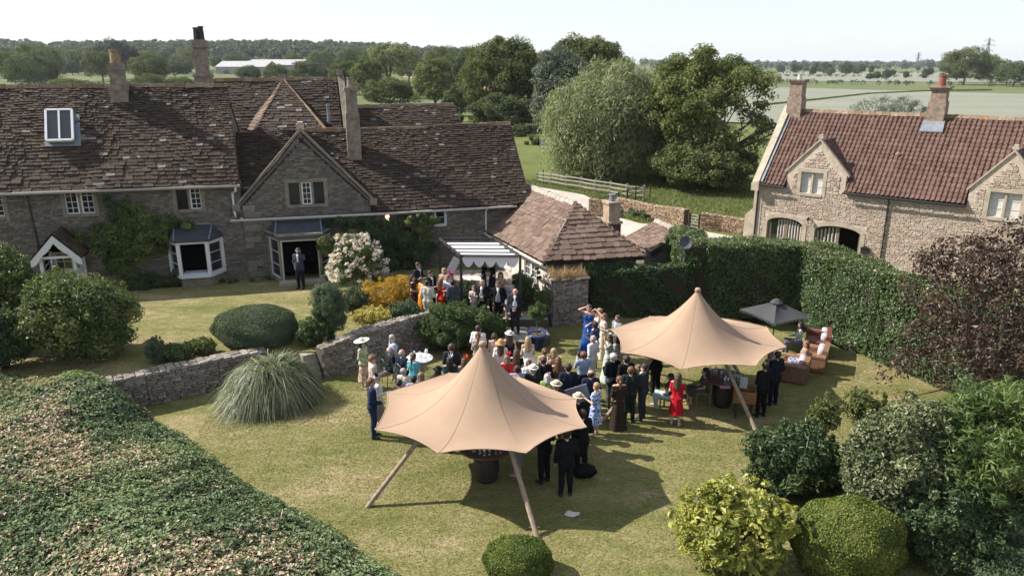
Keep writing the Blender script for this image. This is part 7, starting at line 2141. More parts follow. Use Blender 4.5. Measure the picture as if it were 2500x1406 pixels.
guest('woman with a bright orange feather in her brown hair beside the tent peak', 1134, 874, 1.62, 0, fem=True, legs='stand', arms=('front', 'front'), top='dress', c=(.16, .10, .09), hair='brown', hs='long', hat='feather', hatmat=cloth((.75, .10, .025)))
guest('dark-haired man in a white shirt half hidden by the leafy bush', 1168, 794, 1.76, -20, arms=('front', 'front'), top='shirt', sleeves='long', c=(.74, .74, .78), c2=CHAR, hair='dark')
guest('woman in an open-backed sage dress with a long plait behind the tent peak', 1167, 812, 1.66, 0, fem=True, arms=('hold', 'hold'), top='gown', sleeves='none', c=(.26, .28, .20), hair='auburn', hs='tail', skin='fair')
guest('woman in a peach strapless dress with dark hair up', 1207, 813, 1.66, 0, fem=True, arms=('hold', 'down'), top='gown', sleeves='none', c=(.62, .42, .30), hair='dark', hs='bun')
guest('woman in a straw bonnet with long black ribbons and a white blouse', 1222, 828, 1.68, 0, hatpx=.04, fem=True, arms=('front', 'front'), top='blouse', sleeves='long', c=WHITE_, c2=((.66, .64, .6), 'print', (.05, .05, .05), 22), hair='brown', hs='long', hat='bonnet', hatmat=plain('golden_straw', (.48, .29, .12), .85, .2, 40, .4))
guest('woman in a white brimmed hat and black backless dress near the step', 1244, 807, 1.68, 0, hatpx=.05, fem=True, arms=('front', 'hold'), top='gown', sleeves='none', c=BLACKC, hair='dark', hs='long', hat='panama', hatmat=M_hatwhite)
guest('bride with long fair curls in an off-the-shoulder white gown', 1289, 822, 1.70, 5, fem=True, arms=('front', 'front'), top='ball', sleeves='none', c=(.82, .81, .80), hair='blond', hs='long')
guest('woman in bright red with a feathered red hat above the tent slope', 1238, 866, 1.64, 5, fem=True, arms=('hold', 'hold'), top='dress', sleeves='long', c=(.62, .035, .045), hair='sandy', hs='bob', hat='feather', hatmat=cloth((.72, .02, .07)))
guest('woman with very long wavy brown hair and a black dress beside the bride', 1261, 853, 1.66, 0, fem=True, arms=('front', 'front'), top='dress', sleeves='short', c=BLACKC, hair='brown', hs='long')
guest('man in a lilac jacket seen over the tent slope', 1263, 892, 1.74, 0, arms=('front', 'front'), c=(.34, .32, .47), hair='dark')
guest('short woman in a white blouse with a red bow', 1291, 880, 1.56, 0, fem=True, arms=('hold', 'front'), top='blouse', sleeves='long', c=WHITE_, c2=(.3, .3, .33), hair='brown', hs='bun', hat='comb', hatmat=cloth((.55, .03, .06)))
guest('man in a cream panama hat and dark green jacket', 1302, 889, 1.74, 0, hatpx=.05, arms=('front', 'front'), c=(.018, .022, .02), hair='grey', hat='panama', hatmat=M_hatwhite)
guest('man in a black suit between the panama hat and the brown dress', 1327, 871, 1.76, 0, arms=('front', 'front'), c=BLACKC, hair='brown')
guest('woman in a peach strapless dress with auburn hair pinned up', 1330, 850, 1.64, 5, fem=True, arms=('front', 'front'), top='gown', sleeves='none', c=(.55, .37, .28), hair='auburn', hs='bun')
guest('fair-haired woman with bare shoulders at the front of the crowd', 1352, 850, 1.68, 0, fem=True, arms=('front', 'front'), top='gown', sleeves='none', c=(.48, .33, .24), hair='blond', hs='bob')
guest('woman with long brown hair and a jewelled comb in a brown lace dress', 1363, 872, 1.66, 0, fem=True, arms=('front', 'front'), top='gown', sleeves='long', c=(.10, .052, .034), pat='print', patc=(.16, .09, .06), pscale=34, hair='auburn', hs='long', hat='comb', hatmat=cloth((.5, .48, .45)))
guest('broad man in a dark navy suit seen from behind right of the brown lace dress', 1388, 888, 1.82, 0, arms=('front', 'front'), c=NAVY, hair='dark', skin='pink')
guest('grey-haired woman in a light green top at the back of the crowd', 1337, 912, 1.60, -5, fem=True, arms=('front', 'front'), top='blouse', sleeves='long', c=(.30, .40, .14), c2=(.2, .2, .18), hair='white', hs='bob', hat='comb', hatmat=cloth((.5, .28, .30)))
guest('man in a straw boater with a dark band at the back of the crowd', 1358, 928, 1.74, 15, hatpx=.05, arms=('front', 'front'), c=CHAR, hair='grey', skin='pink', hat='boater', hatmat=plain('pale_straw', (.62, .52, .38), .85, .15, 40, .3))
cammy = guest('cameraman in a light blue shirt filming the speech', 1425, 858, 1.76, 15, arms=('reach', 'reach'), top='shirt', c=(.27, .36, .50), c2=BLACKC, hair='auburn', hs='curly')
guest('man in a long white tunic and white trousers', 1448, 818, 1.78, 50, arms=('front', 'front'), top='shirt', sleeves='long', c=(.78, .78, .82), c2=(.76, .76, .78), hair='grey', hs='bald', skin='pink', shoes=M_shoen)
guest('balding man in a navy suit behind the cameraman', 1443, 903, 1.76, 0, arms=('front', 'front'), c=NAVY, hair='dark', hs='bald', skin='pink')
guest('short-haired blonde woman in a blue and white print dress', 1456, 934, 1.64, 55, fem=True, arms=('hold', 'down'), top='dress', c=(.60, .65, .74), pat='print', patc=(.02, .09, .34), pscale=26, hair='blond', hs='short')
guest('man in a cream sunhat and dark suit at the right corner of the nearer tent', 1412, 958, 1.72, 20, hatpx=.05, arms=('front', 'front'), c=BLACKC, hair='grey', hat='panama', hatmat=plain('pale_straw', (.62, .52, .38)))
guest('woman in a long royal blue dress shading her eyes', 1438, 744, 1.74, 160, fem=True, arms=('front', 'shade'), top='gown', sleeves='none', c=(.018, .085, .36), hair='brown', hs='bun')
guest('woman in a white dress with both arms raised to her hair', 1463, 753, 1.68, 120, fem=True, arms=('shade', 'shade'), top='gown', sleeves='none', c=(.70, .66, .62), hair='blond', hs='bun')
guest('woman with long auburn hair in a cream lace dress', 1475, 765, 1.70, 95, fem=True, arms=('hold', 'face'), top='gown', sleeves='short', c=(.66, .57, .45), hair='auburn', hs='long')
guest('man in a mid-blue suit with short black hair holding a glass', 1453, 786, 1.76, 60, arms=('hold', 'hold'), c=(.035, .06, .135), hair='black', skin='dark', prop='glass')
guest('man in a light grey jacket at the far corner of the second tent', 1508, 770, 1.76, 120, arms=('front', 'hold'), c=(.22, .24, .28), hair='brown', shades=True)
guest('woman in a pale mint dress with a flowered headband', 1487, 817, 1.66, 95, fem=True, arms=('face', 'hold'), top='gown', sleeves='short', c=(.48, .56, .50), hair='brown', hs='long', hat='comb', hatmat=cloth((.74, .70, .66)), skin='tan')
guest('woman in a grey and white floral dress under the edge of the second tent', 1506, 818, 1.66, 60, fem=True, arms=('front', 'front'), top='gown', sleeves='short', c=(.56, .60, .56), pat='soft', patc=(.16, .20, .17), hair='dark', hs='bob')
guest('man with curly grey hair in a black tailcoat', 1497, 862, 1.80, 25, top='tails', arms=('hold', 'front'), c=BLACKC, hair='white', hs='curly', trousers=(.10, .10, .11))
guest('tall man in black behind the grey-haired tailcoat', 1530, 868, 1.82, 20, arms=('front', 'front'), c=BLACKC, hair='dark')
guest('woman in a dark brown dress with a low back and hair up', 1513, 918, 1.66, 5, fem=True, arms=('front', 'front'), top='gown', sleeves='long', c=(.042, .026, .020), hair='auburn', hs='tail')
guest('man in a dark green suit beside the woman in brown', 1541, 895, 1.78, -5, arms=('front', 'front'), c=DKGREEN, hair='auburn', skin='pink')
guest('man in a charcoal suit with folded arms looking sideways', 1573, 888, 1.80, 60, arms=('fold', 'face'), c=(.032, .035, .045), hair='dark', tie=GREYC)
guest('man in black standing under the far side of the second tent', 1606, 836, 1.80, 30, arms=('down', 'front'), c=BLACKC, hair='dark')
guest('woman in a turquoise floral skirt sitting under the second tent', 1637, 912, 1.64, 60, legs='sit', fem=True, arms=('lap', 'lap'), top='blouse', c=(.06, .05, .05), c2=((.12, .42, .42), 'soft', (.5, .45, .42), 14), hair='dark', hs='long')
guest('woman in a bright red dress with wavy brown hair', 1657, 911, 1.66, -25, fem=True, arms=('front', 'front'), top='dress', c=(.50, .010, .022), hair='brown', hs='long')
guest('woman in a dark patterned dress sitting by the barrel table', 1722, 898, 1.64, 80, legs='sit', fem=True, arms=('lap', 'lap'), top='dress', c=(.018, .018, .02), pat='print', patc=(.10, .10, .11), pscale=40, hair='dark', hs='long')
guest('man in black bending his head beside the wooden crate', 1869, 884, 1.76, 20, arms=('front', 'front'), c=BLACKC, hair='dark')
guest('man in a dark navy suit at the right corner of the second tent', 1899, 858, 1.78, 25, arms=('front', 'front'), c=(.012, .016, .03), hair='dark')
guest('woman in a white and navy spotted top half hidden by the dark suit', 1884, 856, 1.62, -150, fem=True, arms=('front', 'hold'), top='dress', c=(.6, .62, .66), pat='print', patc=(.03, .05, .16), pscale=30, hair='blond', hs='bob')
guest('man in a black suit under the right side of the nearer tent', 1384, 1048, 1.80, 10, arms=('down', 'front'), c=BLACKC, hair='dark')
guest('man in a black tailcoat at the right edge of the nearer tent', 1422, 1000, 1.80, 20, top='tails', arms=('front', 'front'), c=BLACKC, hair='dark')
guest('man in a black suit beside the barrel table of the nearer tent', 1330, 1022, 1.78, 40, arms=('front', 'front'), c=BLACKC, hair='brown')
guest('woman in a grey dress behind the barrel table of the nearer tent', 1262, 1018, 1.66, 60, fem=True, arms=('front', 'front'), top='dress', c=(.22, .22, .22), hair='dark', hs='long')
guest('man in dark trousers behind the nearer tent, only his shoes in view', 1086, 960, 1.76, -10, arms=('front', 'front'), c=(.09, .09, .10), hair='grey', shoes=M_shoe)
# --- terrace and patio
guest('man in a dark jacket and sunglasses standing in the stone bay doorway', 727, 606, 1.80, 170, z=ZT, arms=('face', 'pocket'), c=(.045, .055, .08), trousers=(.015, .016, .02), hair='dark', shades=True)
guest('tall dark-haired man in a navy suit at the left of the pergola', 1021, 641, 1.80, -120, z=ZT, arms=('hold', 'hold'), c=NAVY, hair='dark', tie=NAVY, shades=True)
guest('woman with long dark hair left of the orange dress', 1007, 671, 1.64, -90, z=ZT, fem=True, arms=('front', 'front'), top='dress', c=(.05, .035, .03), hair='dark', hs='long')
guest('woman in an orange dress with auburn hair', 1029, 677, 1.64, -60, z=ZT, fem=True, arms=('hold', 'front'), top='dress', c=(.62, .22, .02), hair='auburn', hs='bun')
guest('man in a pale beige jacket seen from behind beside the golden shrub', 1043, 684, 1.74, -15, z=.75, arms=('front', 'front'), c=(.56, .50, .43), hair='dark')
guest('man in a black suit and white shirt in front of the pergola post', 1051, 661, 1.78, -130, z=ZT, arms=('front', 'hold'), c=BLACKC, hair='black', tie=(.3, .34, .42), shades=True)
guest('woman in a scarlet dress with long auburn hair on the patio', 1076, 681, 1.68, -40, z=.75, fem=True, arms=('front', 'front'), top='dress', c=(.66, .025, .012), hair='auburn', hs='long')
guest('bald man in a pale shirt facing the scarlet dress', 1092, 671, 1.76, 150, z=.8, arms=('hold', 'front'), top='shirt', sleeves='long', c=(.46, .50, .60), c2=CHAR, hair='sandy', skin='pink')
guest('woman in a shocking pink feathered hat on the patio', 1101, 668, 1.62, -160, z=ZT, fem=True, arms=('front', 'front'), top='dress', c=(.4, .1, .14), hair='dark', hs='bob', hat='feather', hatmat=cloth((.75, .02, .14)))
guest('dark-haired man in a grey jacket beside the scarlet dress', 1104, 683, 1.72, 40, z=.7, arms=('front', 'front'), c=(.06, .07, .09), hair='black')
guest('fair-haired woman below the tilted white board', 1084, 655, 1.66, 170, z=ZT, fem=True, arms=('hold', 'hold'), top='dress', c=(.50, .33, .22), hair='blond', hs='bob')
guest('man in a black open-necked shirt under the pergola', 1192, 637, 1.80, 175, z=ZT, arms=('front', 'back'), top='shirt', c=(.012, .011, .012), c2=BLACKC, hair='black', shades=True)
guest('man in a black suit, grey tie and sunglasses under the pergola edge', 1191, 660, 1.80, 175, z=.7, arms=('front', 'hold'), c=BLACKC, hair='brown', tie=(.35, .36, .42), shades=True, prop='glass')
guest('fair-haired man in a dark morning coat holding a card', 1177, 684, 1.78, 165, z=.62, top='tails', arms=('hold', 'hold'), c=BLACKC, hair='blond', tie=(.4, .46, .55), waist=(.30, .28, .25), shades=True, skin='pink')
guest('tall man in a black tailcoat and grey waistcoat, hands in pockets', 1216, 687, 1.80, 178, z=.45, top='tails', arms=('pocket', 'pocket'), c=BLACKC, hair='brown', tie=(.6, .6, .62), waist=(.33, .34, .37), shades=True)
guest('woman in a beige top behind the waistcoated man', 1222, 665, 1.70, 170, z=.7, fem=True, arms=('hold', 'hold'), top='blouse', c=(.42, .31, .20), c2=(.3, .2, .15), hair='brown', hs='bob')
guest('woman in a silvery grey dress beside the dark climbing shrub', 1243, 681, 1.62, 175, z=.62, fem=True, arms=('front', 'front'), top='dress', sleeves='long', c=(.38, .38, .39), pat='soft', patc=(.16, .16, .17), hair='grey', hs='bob')
guest('small girl with a white collar beside the morning coat', 1157, 697, 1.45, 170, z=.7, fem=True, arms=('front', 'front'), top='dress', c=(.55, .48, .44), hair='auburn', hs='long')
guest('balding man in a morning coat reading his speech at the top of the step', 1258, 705, 1.78, 172, z=.35, top='tails', arms=('front', 'front'), c=(.020, .021, .024), hair='sandy', hs='bald', tie=(.55, .6, .72), waist=(.62, .62, .66), skin='pink', prop='card', trousers=(.03, .031, .034))
# --- sofas
guest('woman in sunglasses and a patterned shirt lounging on the far sofa', 1955, 786, 1.68, 75, legs='sit', z=.05, fem=True, arms=('lap', 'rest'), top='blouse', sleeves='long', c=(.58, .57, .56), pat='soft', patc=(.10, .11, .13), c2=(.12, .12, .13), hair='black', hs='bob', shades=True)
guest('woman with fair brown hair reclining on the nearer sofa', 1969, 832, 1.66, 75, legs='sit', z=.05, fem=True, arms=('lap', 'rest'), top='blouse', c=(.36, .25, .19), c2=((.03, .05, .13), 'print', (.4, .42, .46), 30), hair='ginger', hs='bob', shades=True)
# the video camera
cp_ = cammy.location
m = MB(); q0 = V(*cp_) + V(-.10, .42, 1.5); m.box(q0, (.07, .14, .06)); m.tube([q0 + V(0, .14, 0), q0 + V(0, .30, 0)], .045, 10); m.box(q0 + V(0, -.05, .09), (.02, .09, .03)); m.box(q0 + V(-.08, 0, .04), (.03, .05, .03)); m.tube([q0 + V(.05, -.1, -.06), q0 + V(.07, -.12, -.25)], .02, 6)
tag(m.build('video_camera', M_black), 'black video camera held up by the man in the light blue shirt', 'camera')

# ================================================================== FURNITURE
M_barrel = plain('barrel_oak', (.045, .03, .022), .7, .3, 7, .3); M_ttop = plain('table_wood', (.12, .06, .032), .5, .3, 5, .2)
def glasses(c, r, n, z, label, group):
    for k in range(n):
        a, d = random.uniform(0, 6.28), r * math.sqrt(random.random())
        g_ = GL if k == 0 and not GL.users_fake else GL
        o = link('wine_glass', GLM); o.location = (c[0] + math.cos(a) * d, c[1] + math.sin(a) * d, z)
        tag(o, label, 'wine glass', group)
gm_ = MB(); gm_.lathe([(.034, 0), (.005, .006), (.005, .085), (.03, .11), (.038, .16), (.031, .20)], 9)
GLM = gm_.mesh('wine_glass', M_clear, smooth=True)
class _G: users_fake = 0
GL = _G()
def barrel_table(label, p, r, zt, n, gl, grp):
    t_ = thing('barrel_table', label, 'table', p)
    m = MB(); m.lathe([(.26, 0), (.30, .2), (.325, .42), (.31, .65), (.27, zt - .06)], 20, tuple(p)); b = m.build('barrel', M_barrel, t_, smooth=True)
    for z, rr_ in ((.1, .285), (.3, .32), (.58, .324), (.78, .3)):
        h_ = MB(); h_.lathe([(rr_, z - .02), (rr_ + .008, z), (rr_ - .002, z + .02)], 20, tuple(p)); h_.build('hoop', M_black, b)
    m = MB(); m.lathe([(r * .98, zt - .06), (r, zt - .03), (r, zt), (.001, zt)], 32, tuple(p)); m.build('tabletop', M_ttop, t_)
    glasses(p, r * .8, n, zt + .002, gl, grp)
    return t_
barrel_table('barrel table crowded with glasses under the nearer tent', gz(1188, 1168), .72, .98, 46, 'wine glass on the barrel table of the nearer tent', 'glasses on the nearer barrel table')
barrel_table('barrel table with glasses and a pink card under the second tent', gz(1762, 988), .66, .95, 26, 'wine glass on the barrel table of the second tent', 'glasses on the farther barrel table')
p = gz(1770, 945, .96); m = MB(); m.box(p + V(0, 0, .004), (.15, .09, .004)); tag(m.build('card', plain('pink_card', (.62, .32, .40), .8, .05, 5, 0)), 'pink card lying on the farther barrel table', 'card')
p = gz(1812, 1016); cr = thing('wooden_crate', 'orange-brown slatted wooden crate on a dark stand beside the tent pole', 'crate', p + V(0, 0, .52)); f = Frame(p, -12)
for k in range(4):
    for t0, t1 in ((-.24, -.215), (.215, .24)):
        m = MB(); m.fbox(f, -.32, .32, t0, t1, .53 + k * .095, .61 + k * .095); m.build('slat', plain('crate_wood', (.30, .135, .055), .7, .25, 7, .2), cr)
for a in (-.31, .31):
    m = MB(); m.fbox(f, a - .012, a + .012, -.215, .215, .53, .9); m.build('end', plain('crate_wood', (.30, .135, .055)), cr)
m = MB(); m.fbox(f, -.3, .3, -.2, .2, .53, .55); m.build('bottom', plain('crate_wood', (.30, .135, .055)), cr)
st_ = thing('stand', 'dark trestle stand carrying the wooden crate', 'stand', p)
m = MB(); m.fbox(f, -.3, .3, -.22, .22, .48, .52); m.build('top', M_darkwood, st_)
for a in (-.22, .22):
    for t in (-.16, .16):
        m = MB(); m.fbox(f, a - .025, a + .025, t - .025, t + .025, 0, .48); m.build('leg', M_darkwood, st_)
m = MB(); q0 = f.W(-.05, .05, .9); m.bar(q0, q0 + V(.03, .08, .34), .22, .01); tag(m.build('menu_card', cloth((.5, .5, .5))), 'pale menu card standing in the wooden crate', 'card')
# white garden table, iron chairs
p = gz(1026, 922); t_ = thing('garden_table', 'round white garden table beside the seated guests', 'table', p)
m = MB(); m.lathe([(.45, .70), (.46, .72), (.45, .735), (.001, .735)], 30, tuple(p)); m.build('tabletop', M_white, t_)
for k in range(3):
    a = k * 2.09; m = MB(); m.tube([p + V(.42 * math.cos(a), .42 * math.sin(a), 0), p + V(.12 * math.cos(a), .12 * math.sin(a), .4), p + V(.35 * math.cos(a), .35 * math.sin(a), .7)], .018, 6); m.build('leg', M_white, t_)
glasses(p, .36, 12, .737, 'wine glass on the round white garden table', 'glasses on the garden table')
def iron_chair(label, p, deg, mat, grp='iron garden chairs'):
    f = Frame(p, deg); t_ = thing('garden_chair', label, 'chair', p, grp)
    m = MB(); m.lathe([(.23, .43), (.24, .45), (.001, .455)], 16, tuple(p)); m.build('seat', mat, t_)
    for a in (-.19, .19):
        for t in (-.18, .18):
            m = MB(); m.tube([f.W(a * 1.1, t * 1.1, 0), f.W(a, t, .44)], .014, 6); m.build('leg', mat, t_)
    m = MB(); arc = [f.W(-.22 * math.cos(k * math.pi / 8), -.2 - .04 * math.sin(k * math.pi / 8), .44 + .48 * math.sin(k * math.pi / 8) ** .6) for k in range(9)]
    m.tube(arc, .014, 6)
    for k in range(1, 8): m.tube([arc[k], f.W(-.14 * math.cos(k * math.pi / 8), -.19, .46)], .008, 5)
    for k in range(5): m.tube([f.W(-.16 + .08 * k, -.21, .6 + .04 * (k % 2)), f.W(-.08 + .08 * k - .04, -.21, .72)], .008, 4)
    m.build('backrest', mat, t_)
    m = MB()
    for s in (-1, 1): m.tube([f.W(s * .22, -.18, .68), f.W(s * .25, .05, .68), f.W(s * .22, .16, .44)], .013, 6)
    m.build('armrest', mat, t_)
M_green_iron = plain('green_iron', (.05, .085, .08), .5, .2, 8, .1); M_pale_iron = plain('pale_iron', (.40, .43, .42), .5, .2, 8, .1)
def sit_at(hx, hy, h): return at_head(hx, hy, 0, h, True)
iron_chair('dark green iron garden chair with a lacy back by the wall', sit_at(952, 846, 1.74) + V(-.05, -.02, 0), -55, M_green_iron)
iron_chair('pale iron garden chair under the red-faced man', sit_at(981, 853, 1.78), -40, M_pale_iron)
iron_chair('pale iron chair under the woman in the cream top', sit_at(985, 899, 1.62), -15, M_pale_iron)
iron_chair('pale iron chair under the woman with the dark bun', sit_at(974, 926, 1.62), -10, M_pale_iron)
iron_chair('pale iron chair under the black-haired person', sit_at(1010, 917, 1.66), 5, M_pale_iron)
iron_chair('pale iron chair under the woman in lilac', sit_at(1027, 909, 1.64), 10, M_pale_iron)
iron_chair('pale iron chair under the woman in the black hat', sit_at(1070, 897, 1.62), -15, M_pale_iron)
def wood_chair(label, p, deg):
    f = Frame(p, deg); t_ = thing('wooden_chair', label, 'chair', p, 'wooden chairs under the second tent')
    m = MB(); m.fbox(f, -.22, .22, -.2, .22, .42, .46); m.build('seat', M_oak, t_)
    for a in (-.2, .2):
        for t in (-.19, .2):
            m = MB(); m.fbox(f, a - .02, a + .02, t - .02, t + .02, 0, .42 if t > 0 else .95); m.build('leg', M_oak, t_)
    m = MB(); m.fbox(f, -.18, .18, -.205, -.175, .62, .92); m.build('backrest', M_oak, t_)
wood_chair('wooden chair under the woman in the turquoise skirt', sit_at(1637, 912, 1.64), 60)
wood_chair('wooden chair under the woman in the dark patterned dress', sit_at(1722, 898, 1.64), 80)
# sofas
M_rattan = plain('tan_leather', (.25, .13, .07), .6, .25, 9, .2); M_cush = plain('floral_cushion', (.52, .46, .46), .9, .35, 13, .1); M_sofa2 = plain('red_brown_leather', (.17, .06, .042), .55, .25, 9, .2)
def sofa(label, p, deg, w, mat, cush):
    f = Frame(p, deg); t_ = thing('sofa', label, 'sofa', p, 'sofas under the hedge')
    m = MB(); m.fbox(f, -w / 2, w / 2, -.4, .42, .06, .34); m.build('base', mat, t_)
    m = MB(); m.prism([f.W(-w / 2, -.42, .1), f.W(-w / 2, -.2, .1), f.W(-w / 2, -.30, .84), f.W(-w / 2, -.46, .82)], f.ex * w); m.build('backrest', mat, t_)
    for s in (-1, 1):
        m = MB(); m.fbox(f, s * w / 2 - .09, s * w / 2 + .09, -.42, .42, .05, .58); m.tube([f.W(s * w / 2, -.42, .58), f.W(s * w / 2, .42, .58)], .105, 10); m.build('armrest', mat, t_)
    n = 2 if w > 1.2 else 1
    for k in range(n):
        a0 = -w / 2 + .1 + k * (w - .2) / n; a1 = a0 + (w - .2) / n
        for nm, t0, t1, z0, z1 in (('seat_cushion', -.24, .42, .34, .46), ('back_cushion', -.34, -.1, .5, .86)):
            m = MB(); q_ = f.W((a0 + a1) / 2, (t0 + t1) / 2, (z0 + z1) / 2)
            vs, fs = ellipsoid((0, 0, 0), (1, 1, 1), 16, 8, 0)
            vs = [q_ + f.ex * np.sign(v[0]) * abs(v[0]) ** .5 * (a1 - a0) / 2 + f.ey * np.sign(v[1]) * abs(v[1]) ** .5 * (t1 - t0) / 2 + f.ez * np.sign(v[2]) * abs(v[2]) ** .6 * (z1 - z0) / 2 for v in vs]
            m.add(vs, fs); m.build(nm, cush if nm[0] == 'b' else mat, t_, smooth=True)
    return t_
sofa('tan armchair with a floral cushion nearest the tent', gz(1938, 922), 62, .95, M_rattan, M_cush)
sofa('tan armchair with a rolled pale cushion between the other two seats', gz(1984, 896), 62, .95, M_rattan, M_cush)
sofa('red-brown sofa with floral cushions farthest up the hedge', gz(1992, 858), 66, 1.25, M_sofa2, M_cush)
# parasol
pb = gz(1884, 850); pt = gy(1884, 733, pb[1] + .1)
par_ = thing('parasol', 'square dark grey parasol with a white fringe in front of the hedge', 'parasol', pb)
m = MB(); m.tube([pb, V(pb[0], pb[1], pt[2])], .022, 8); m.build('pole', M_black, par_)
ang = math.radians(24); hw_ = .98
cs = [V(pb[0], pb[1], 0) + V(math.cos(ang + a) * hw_ * 1.28, math.sin(ang + a) * hw_ * 1.28, pt[2] - .46) for a in (math.pi / 4 * q for q in (1, 3, 5, 7))]
tp = V(pb[0], pb[1], pt[2]); m = MB(); N8 = 10
for i in range(4):
    a_, b_ = cs[i], cs[(i + 1) % 4]; rowsv = []
    for j in range(N8 + 1):
        for k in range(N8 + 1):
            u, v = j / N8, k / N8; e = lerp(a_, b_, v); e = e + (tp - e) * V(1, 1, 0) * .10 * math.sin(math.pi * v)
            q_ = lerp(tp, e, u); rowsv.append(q_ - V(0, 0, .07 * math.sin(math.pi * u) * math.sin(math.pi * v)))
    m.add(rowsv, [(j * (N8 + 1) + k, (j + 1) * (N8 + 1) + k, (j + 1) * (N8 + 1) + k + 1, j * (N8 + 1) + k + 1) for j in range(N8) for k in range(N8)])
m.build('canopy', plain('parasol_cloth', (.055, .056, .062), .85, .1, 5, .05), par_, smooth=True)
m = MB()
for i in range(4):
    a_, b_ = cs[i], cs[(i + 1) % 4]
    for k in range(26):
        v = k / 26; e = lerp(a_, b_, v); e = e + (tp - e) * V(1, 1, 0) * .10 * math.sin(math.pi * v); m.tube([e, e - V(0, 0, .11)], [.012, .005], 4)
m.build('fringe', M_white, par_)
m = MB(); m.lathe([(.24, .0), (.22, .02), (.1, .12), (.02, .14)], 8, tuple(tp - V(0, 0, .05))); m.build('cap', plain('parasol_cloth', (.055, .056, .062)), par_)
m = MB(); m.lathe([(.25, 0), (.25, .06), (.05, .1), (.04, .3)], 14, tuple(pb)); m.build('base', M_black, par_)
# pergola with a scalloped white shade
pg = thing('pergola', 'dark metal pergola with a scalloped white sun shade over the patio', 'pergola', (-1.4, 29, ZT))
tops_ = [gz(*q_, 3.12) for q_ in ((1125, 625), (1270, 626), (1207, 583), (1073, 583))]
for q_ in tops_:
    m = MB(); m.box(V(q_[0], q_[1], 1.86), (.05, .05, 1.28)); m.build('post', plain('pergola_metal', (.045, .042, .045), .5, .15, 8, .05), pg)
Mpg = MATS['pergola_metal']
for i in range(4): m = MB(); m.bar(tops_[i] + V(0, 0, 0), tops_[(i + 1) % 4], .07, .1); m.build('beam', Mpg, pg)
for k in range(1, 5):
    u = k / 5; a_, b_ = lerp(tops_[0], tops_[3], u), lerp(tops_[1], tops_[2], u); m = MB(); m.bar(a_ - unit(b_ - a_) * .1, b_ + unit(b_ - a_) * .15, .04, .045); m.build('rafter', Mpg, pg)
m = MB(); NU, NV = 50, 40; vs = []
for i in range(NU + 1):
    for j in range(NV + 1):
        u, v = i / NU * .94 - .05, j / NV
        a_, b_ = lerp(tops_[0], tops_[3], u), lerp(tops_[1], tops_[2], u)
        sag_ = .22 * abs(math.sin(math.pi * (i / NU) * 4.7)); vs.append(lerp(a_, b_, .03 + .94 * v) - V(0, 0, -.015 + sag_ * .55))
m.add(vs, [(i * (NV + 1) + j, i * (NV + 1) + j + 1, (i + 1) * (NV + 1) + j + 1, (i + 1) * (NV + 1) + j) for i in range(NU) for j in range(NV)])
vs = []; n5 = 60
for j in range(n5 + 1):
    v = j / n5; q_ = lerp(tops_[0], tops_[1], .03 + .94 * v) + V(0, -.06, -.05); dr_ = .12 + .26 * abs(math.sin(math.pi * v * 5)) ** .8
    vs += [q_, q_ - V(0, 0, dr_)]
m.add(vs, [(2 * j, 2 * j + 1, 2 * j + 3, 2 * j + 2) for j in range(n5)])
m.build('shade_cloth', plain('shade_white', (.80, .77, .76), .9, .04, 4, .05), pg, smooth=True)
# table with pink cloth, tilted board, hanging things
p = gz(1150, 752, ZT); p = V(-1.75, 29.6, ZT)
t_ = thing('buffet_table', 'buffet table with a pink and white cloth under the pergola', 'table', p)
m = MB(); m.box(p + V(0, 0, .74), (.75, .4, .02)); m.build('tabletop', M_wood, t_)
for a in (-.65, .65):
    for t in (-.32, .32): m = MB(); m.box(p + V(a, t, .36), (.03, .03, .36)); m.build('leg', M_wood, t_)
m = MB(); m.box(p + V(.1, -.1, .775), (.5, .3, .012)); m.box(p + V(.1, -.41, .62), (.5, .008, .16)); tag(m.build('tablecloth', cloth((.70, .42, .40), 'soft', (.75, .72, .70), 7)), 'pink and white cloth over the buffet table', 'tablecloth')
q0 = gy(1105, 652, 28.6); m = MB(); m.box(q0, (.16, .012, .42), (.88, 0, -.47), (0, 1, 0), (.47, 0, .88)); tag(m.build('placard', M_white), 'tilted white board held up among the patio guests', 'board')
q0 = gz(1402, 975, 1.0); m = MB(); m.box(q0 + V(0, 0, .15), (.42, .015, .22), (.95, .1, .28), (0, 1, 0), (-.28, 0, .96)); 
for k in range(4): m.box(q0 + V(-.2 + .13 * k, -.02, .18 + .035 * k), (.008, .006, .09), (.8, 0, .6), (0, 1, 0), (-.6, 0, .8))
tag(m.build('slatted_board', plain('board_grey', (.20, .20, .24), .8, .1, 5, 0)), 'grey board with dark marks behind the corner of the nearer tent', 'board')
p = gz(1400, 1258); m = MB()
m.add([p + V(*q_) * .75 for q_ in ((-.22, -.05, .02), (-.02, -.12, .03), (.18, -.02, .04), (.22, .12, .05), (0, .06, .10), (-.16, .12, .12), (-.3, .05, .02), (.05, -.03, .09))], [(0, 1, 7), (1, 2, 7), (2, 3, 4, 7), (4, 5, 7), (5, 6, 0, 7)])
tag(m.build('napkin', cloth((.60, .55, .52))), 'crumpled white cloth lying on the shaded lawn', 'cloth')
p = gz(1425, 1162); m = MB(); vs, fs = ellipsoid(p + V(0, 0, .16), (.34, .2, .19), 12, 8, .1); m.add(vs, fs); bag = tag(m.build('bag', cloth(BLACKC), smooth=True), 'black holdall lying on the grass under the nearer tent', 'bag')
for px, py in ((1720, 1385), (1640, 1370)):
    pass
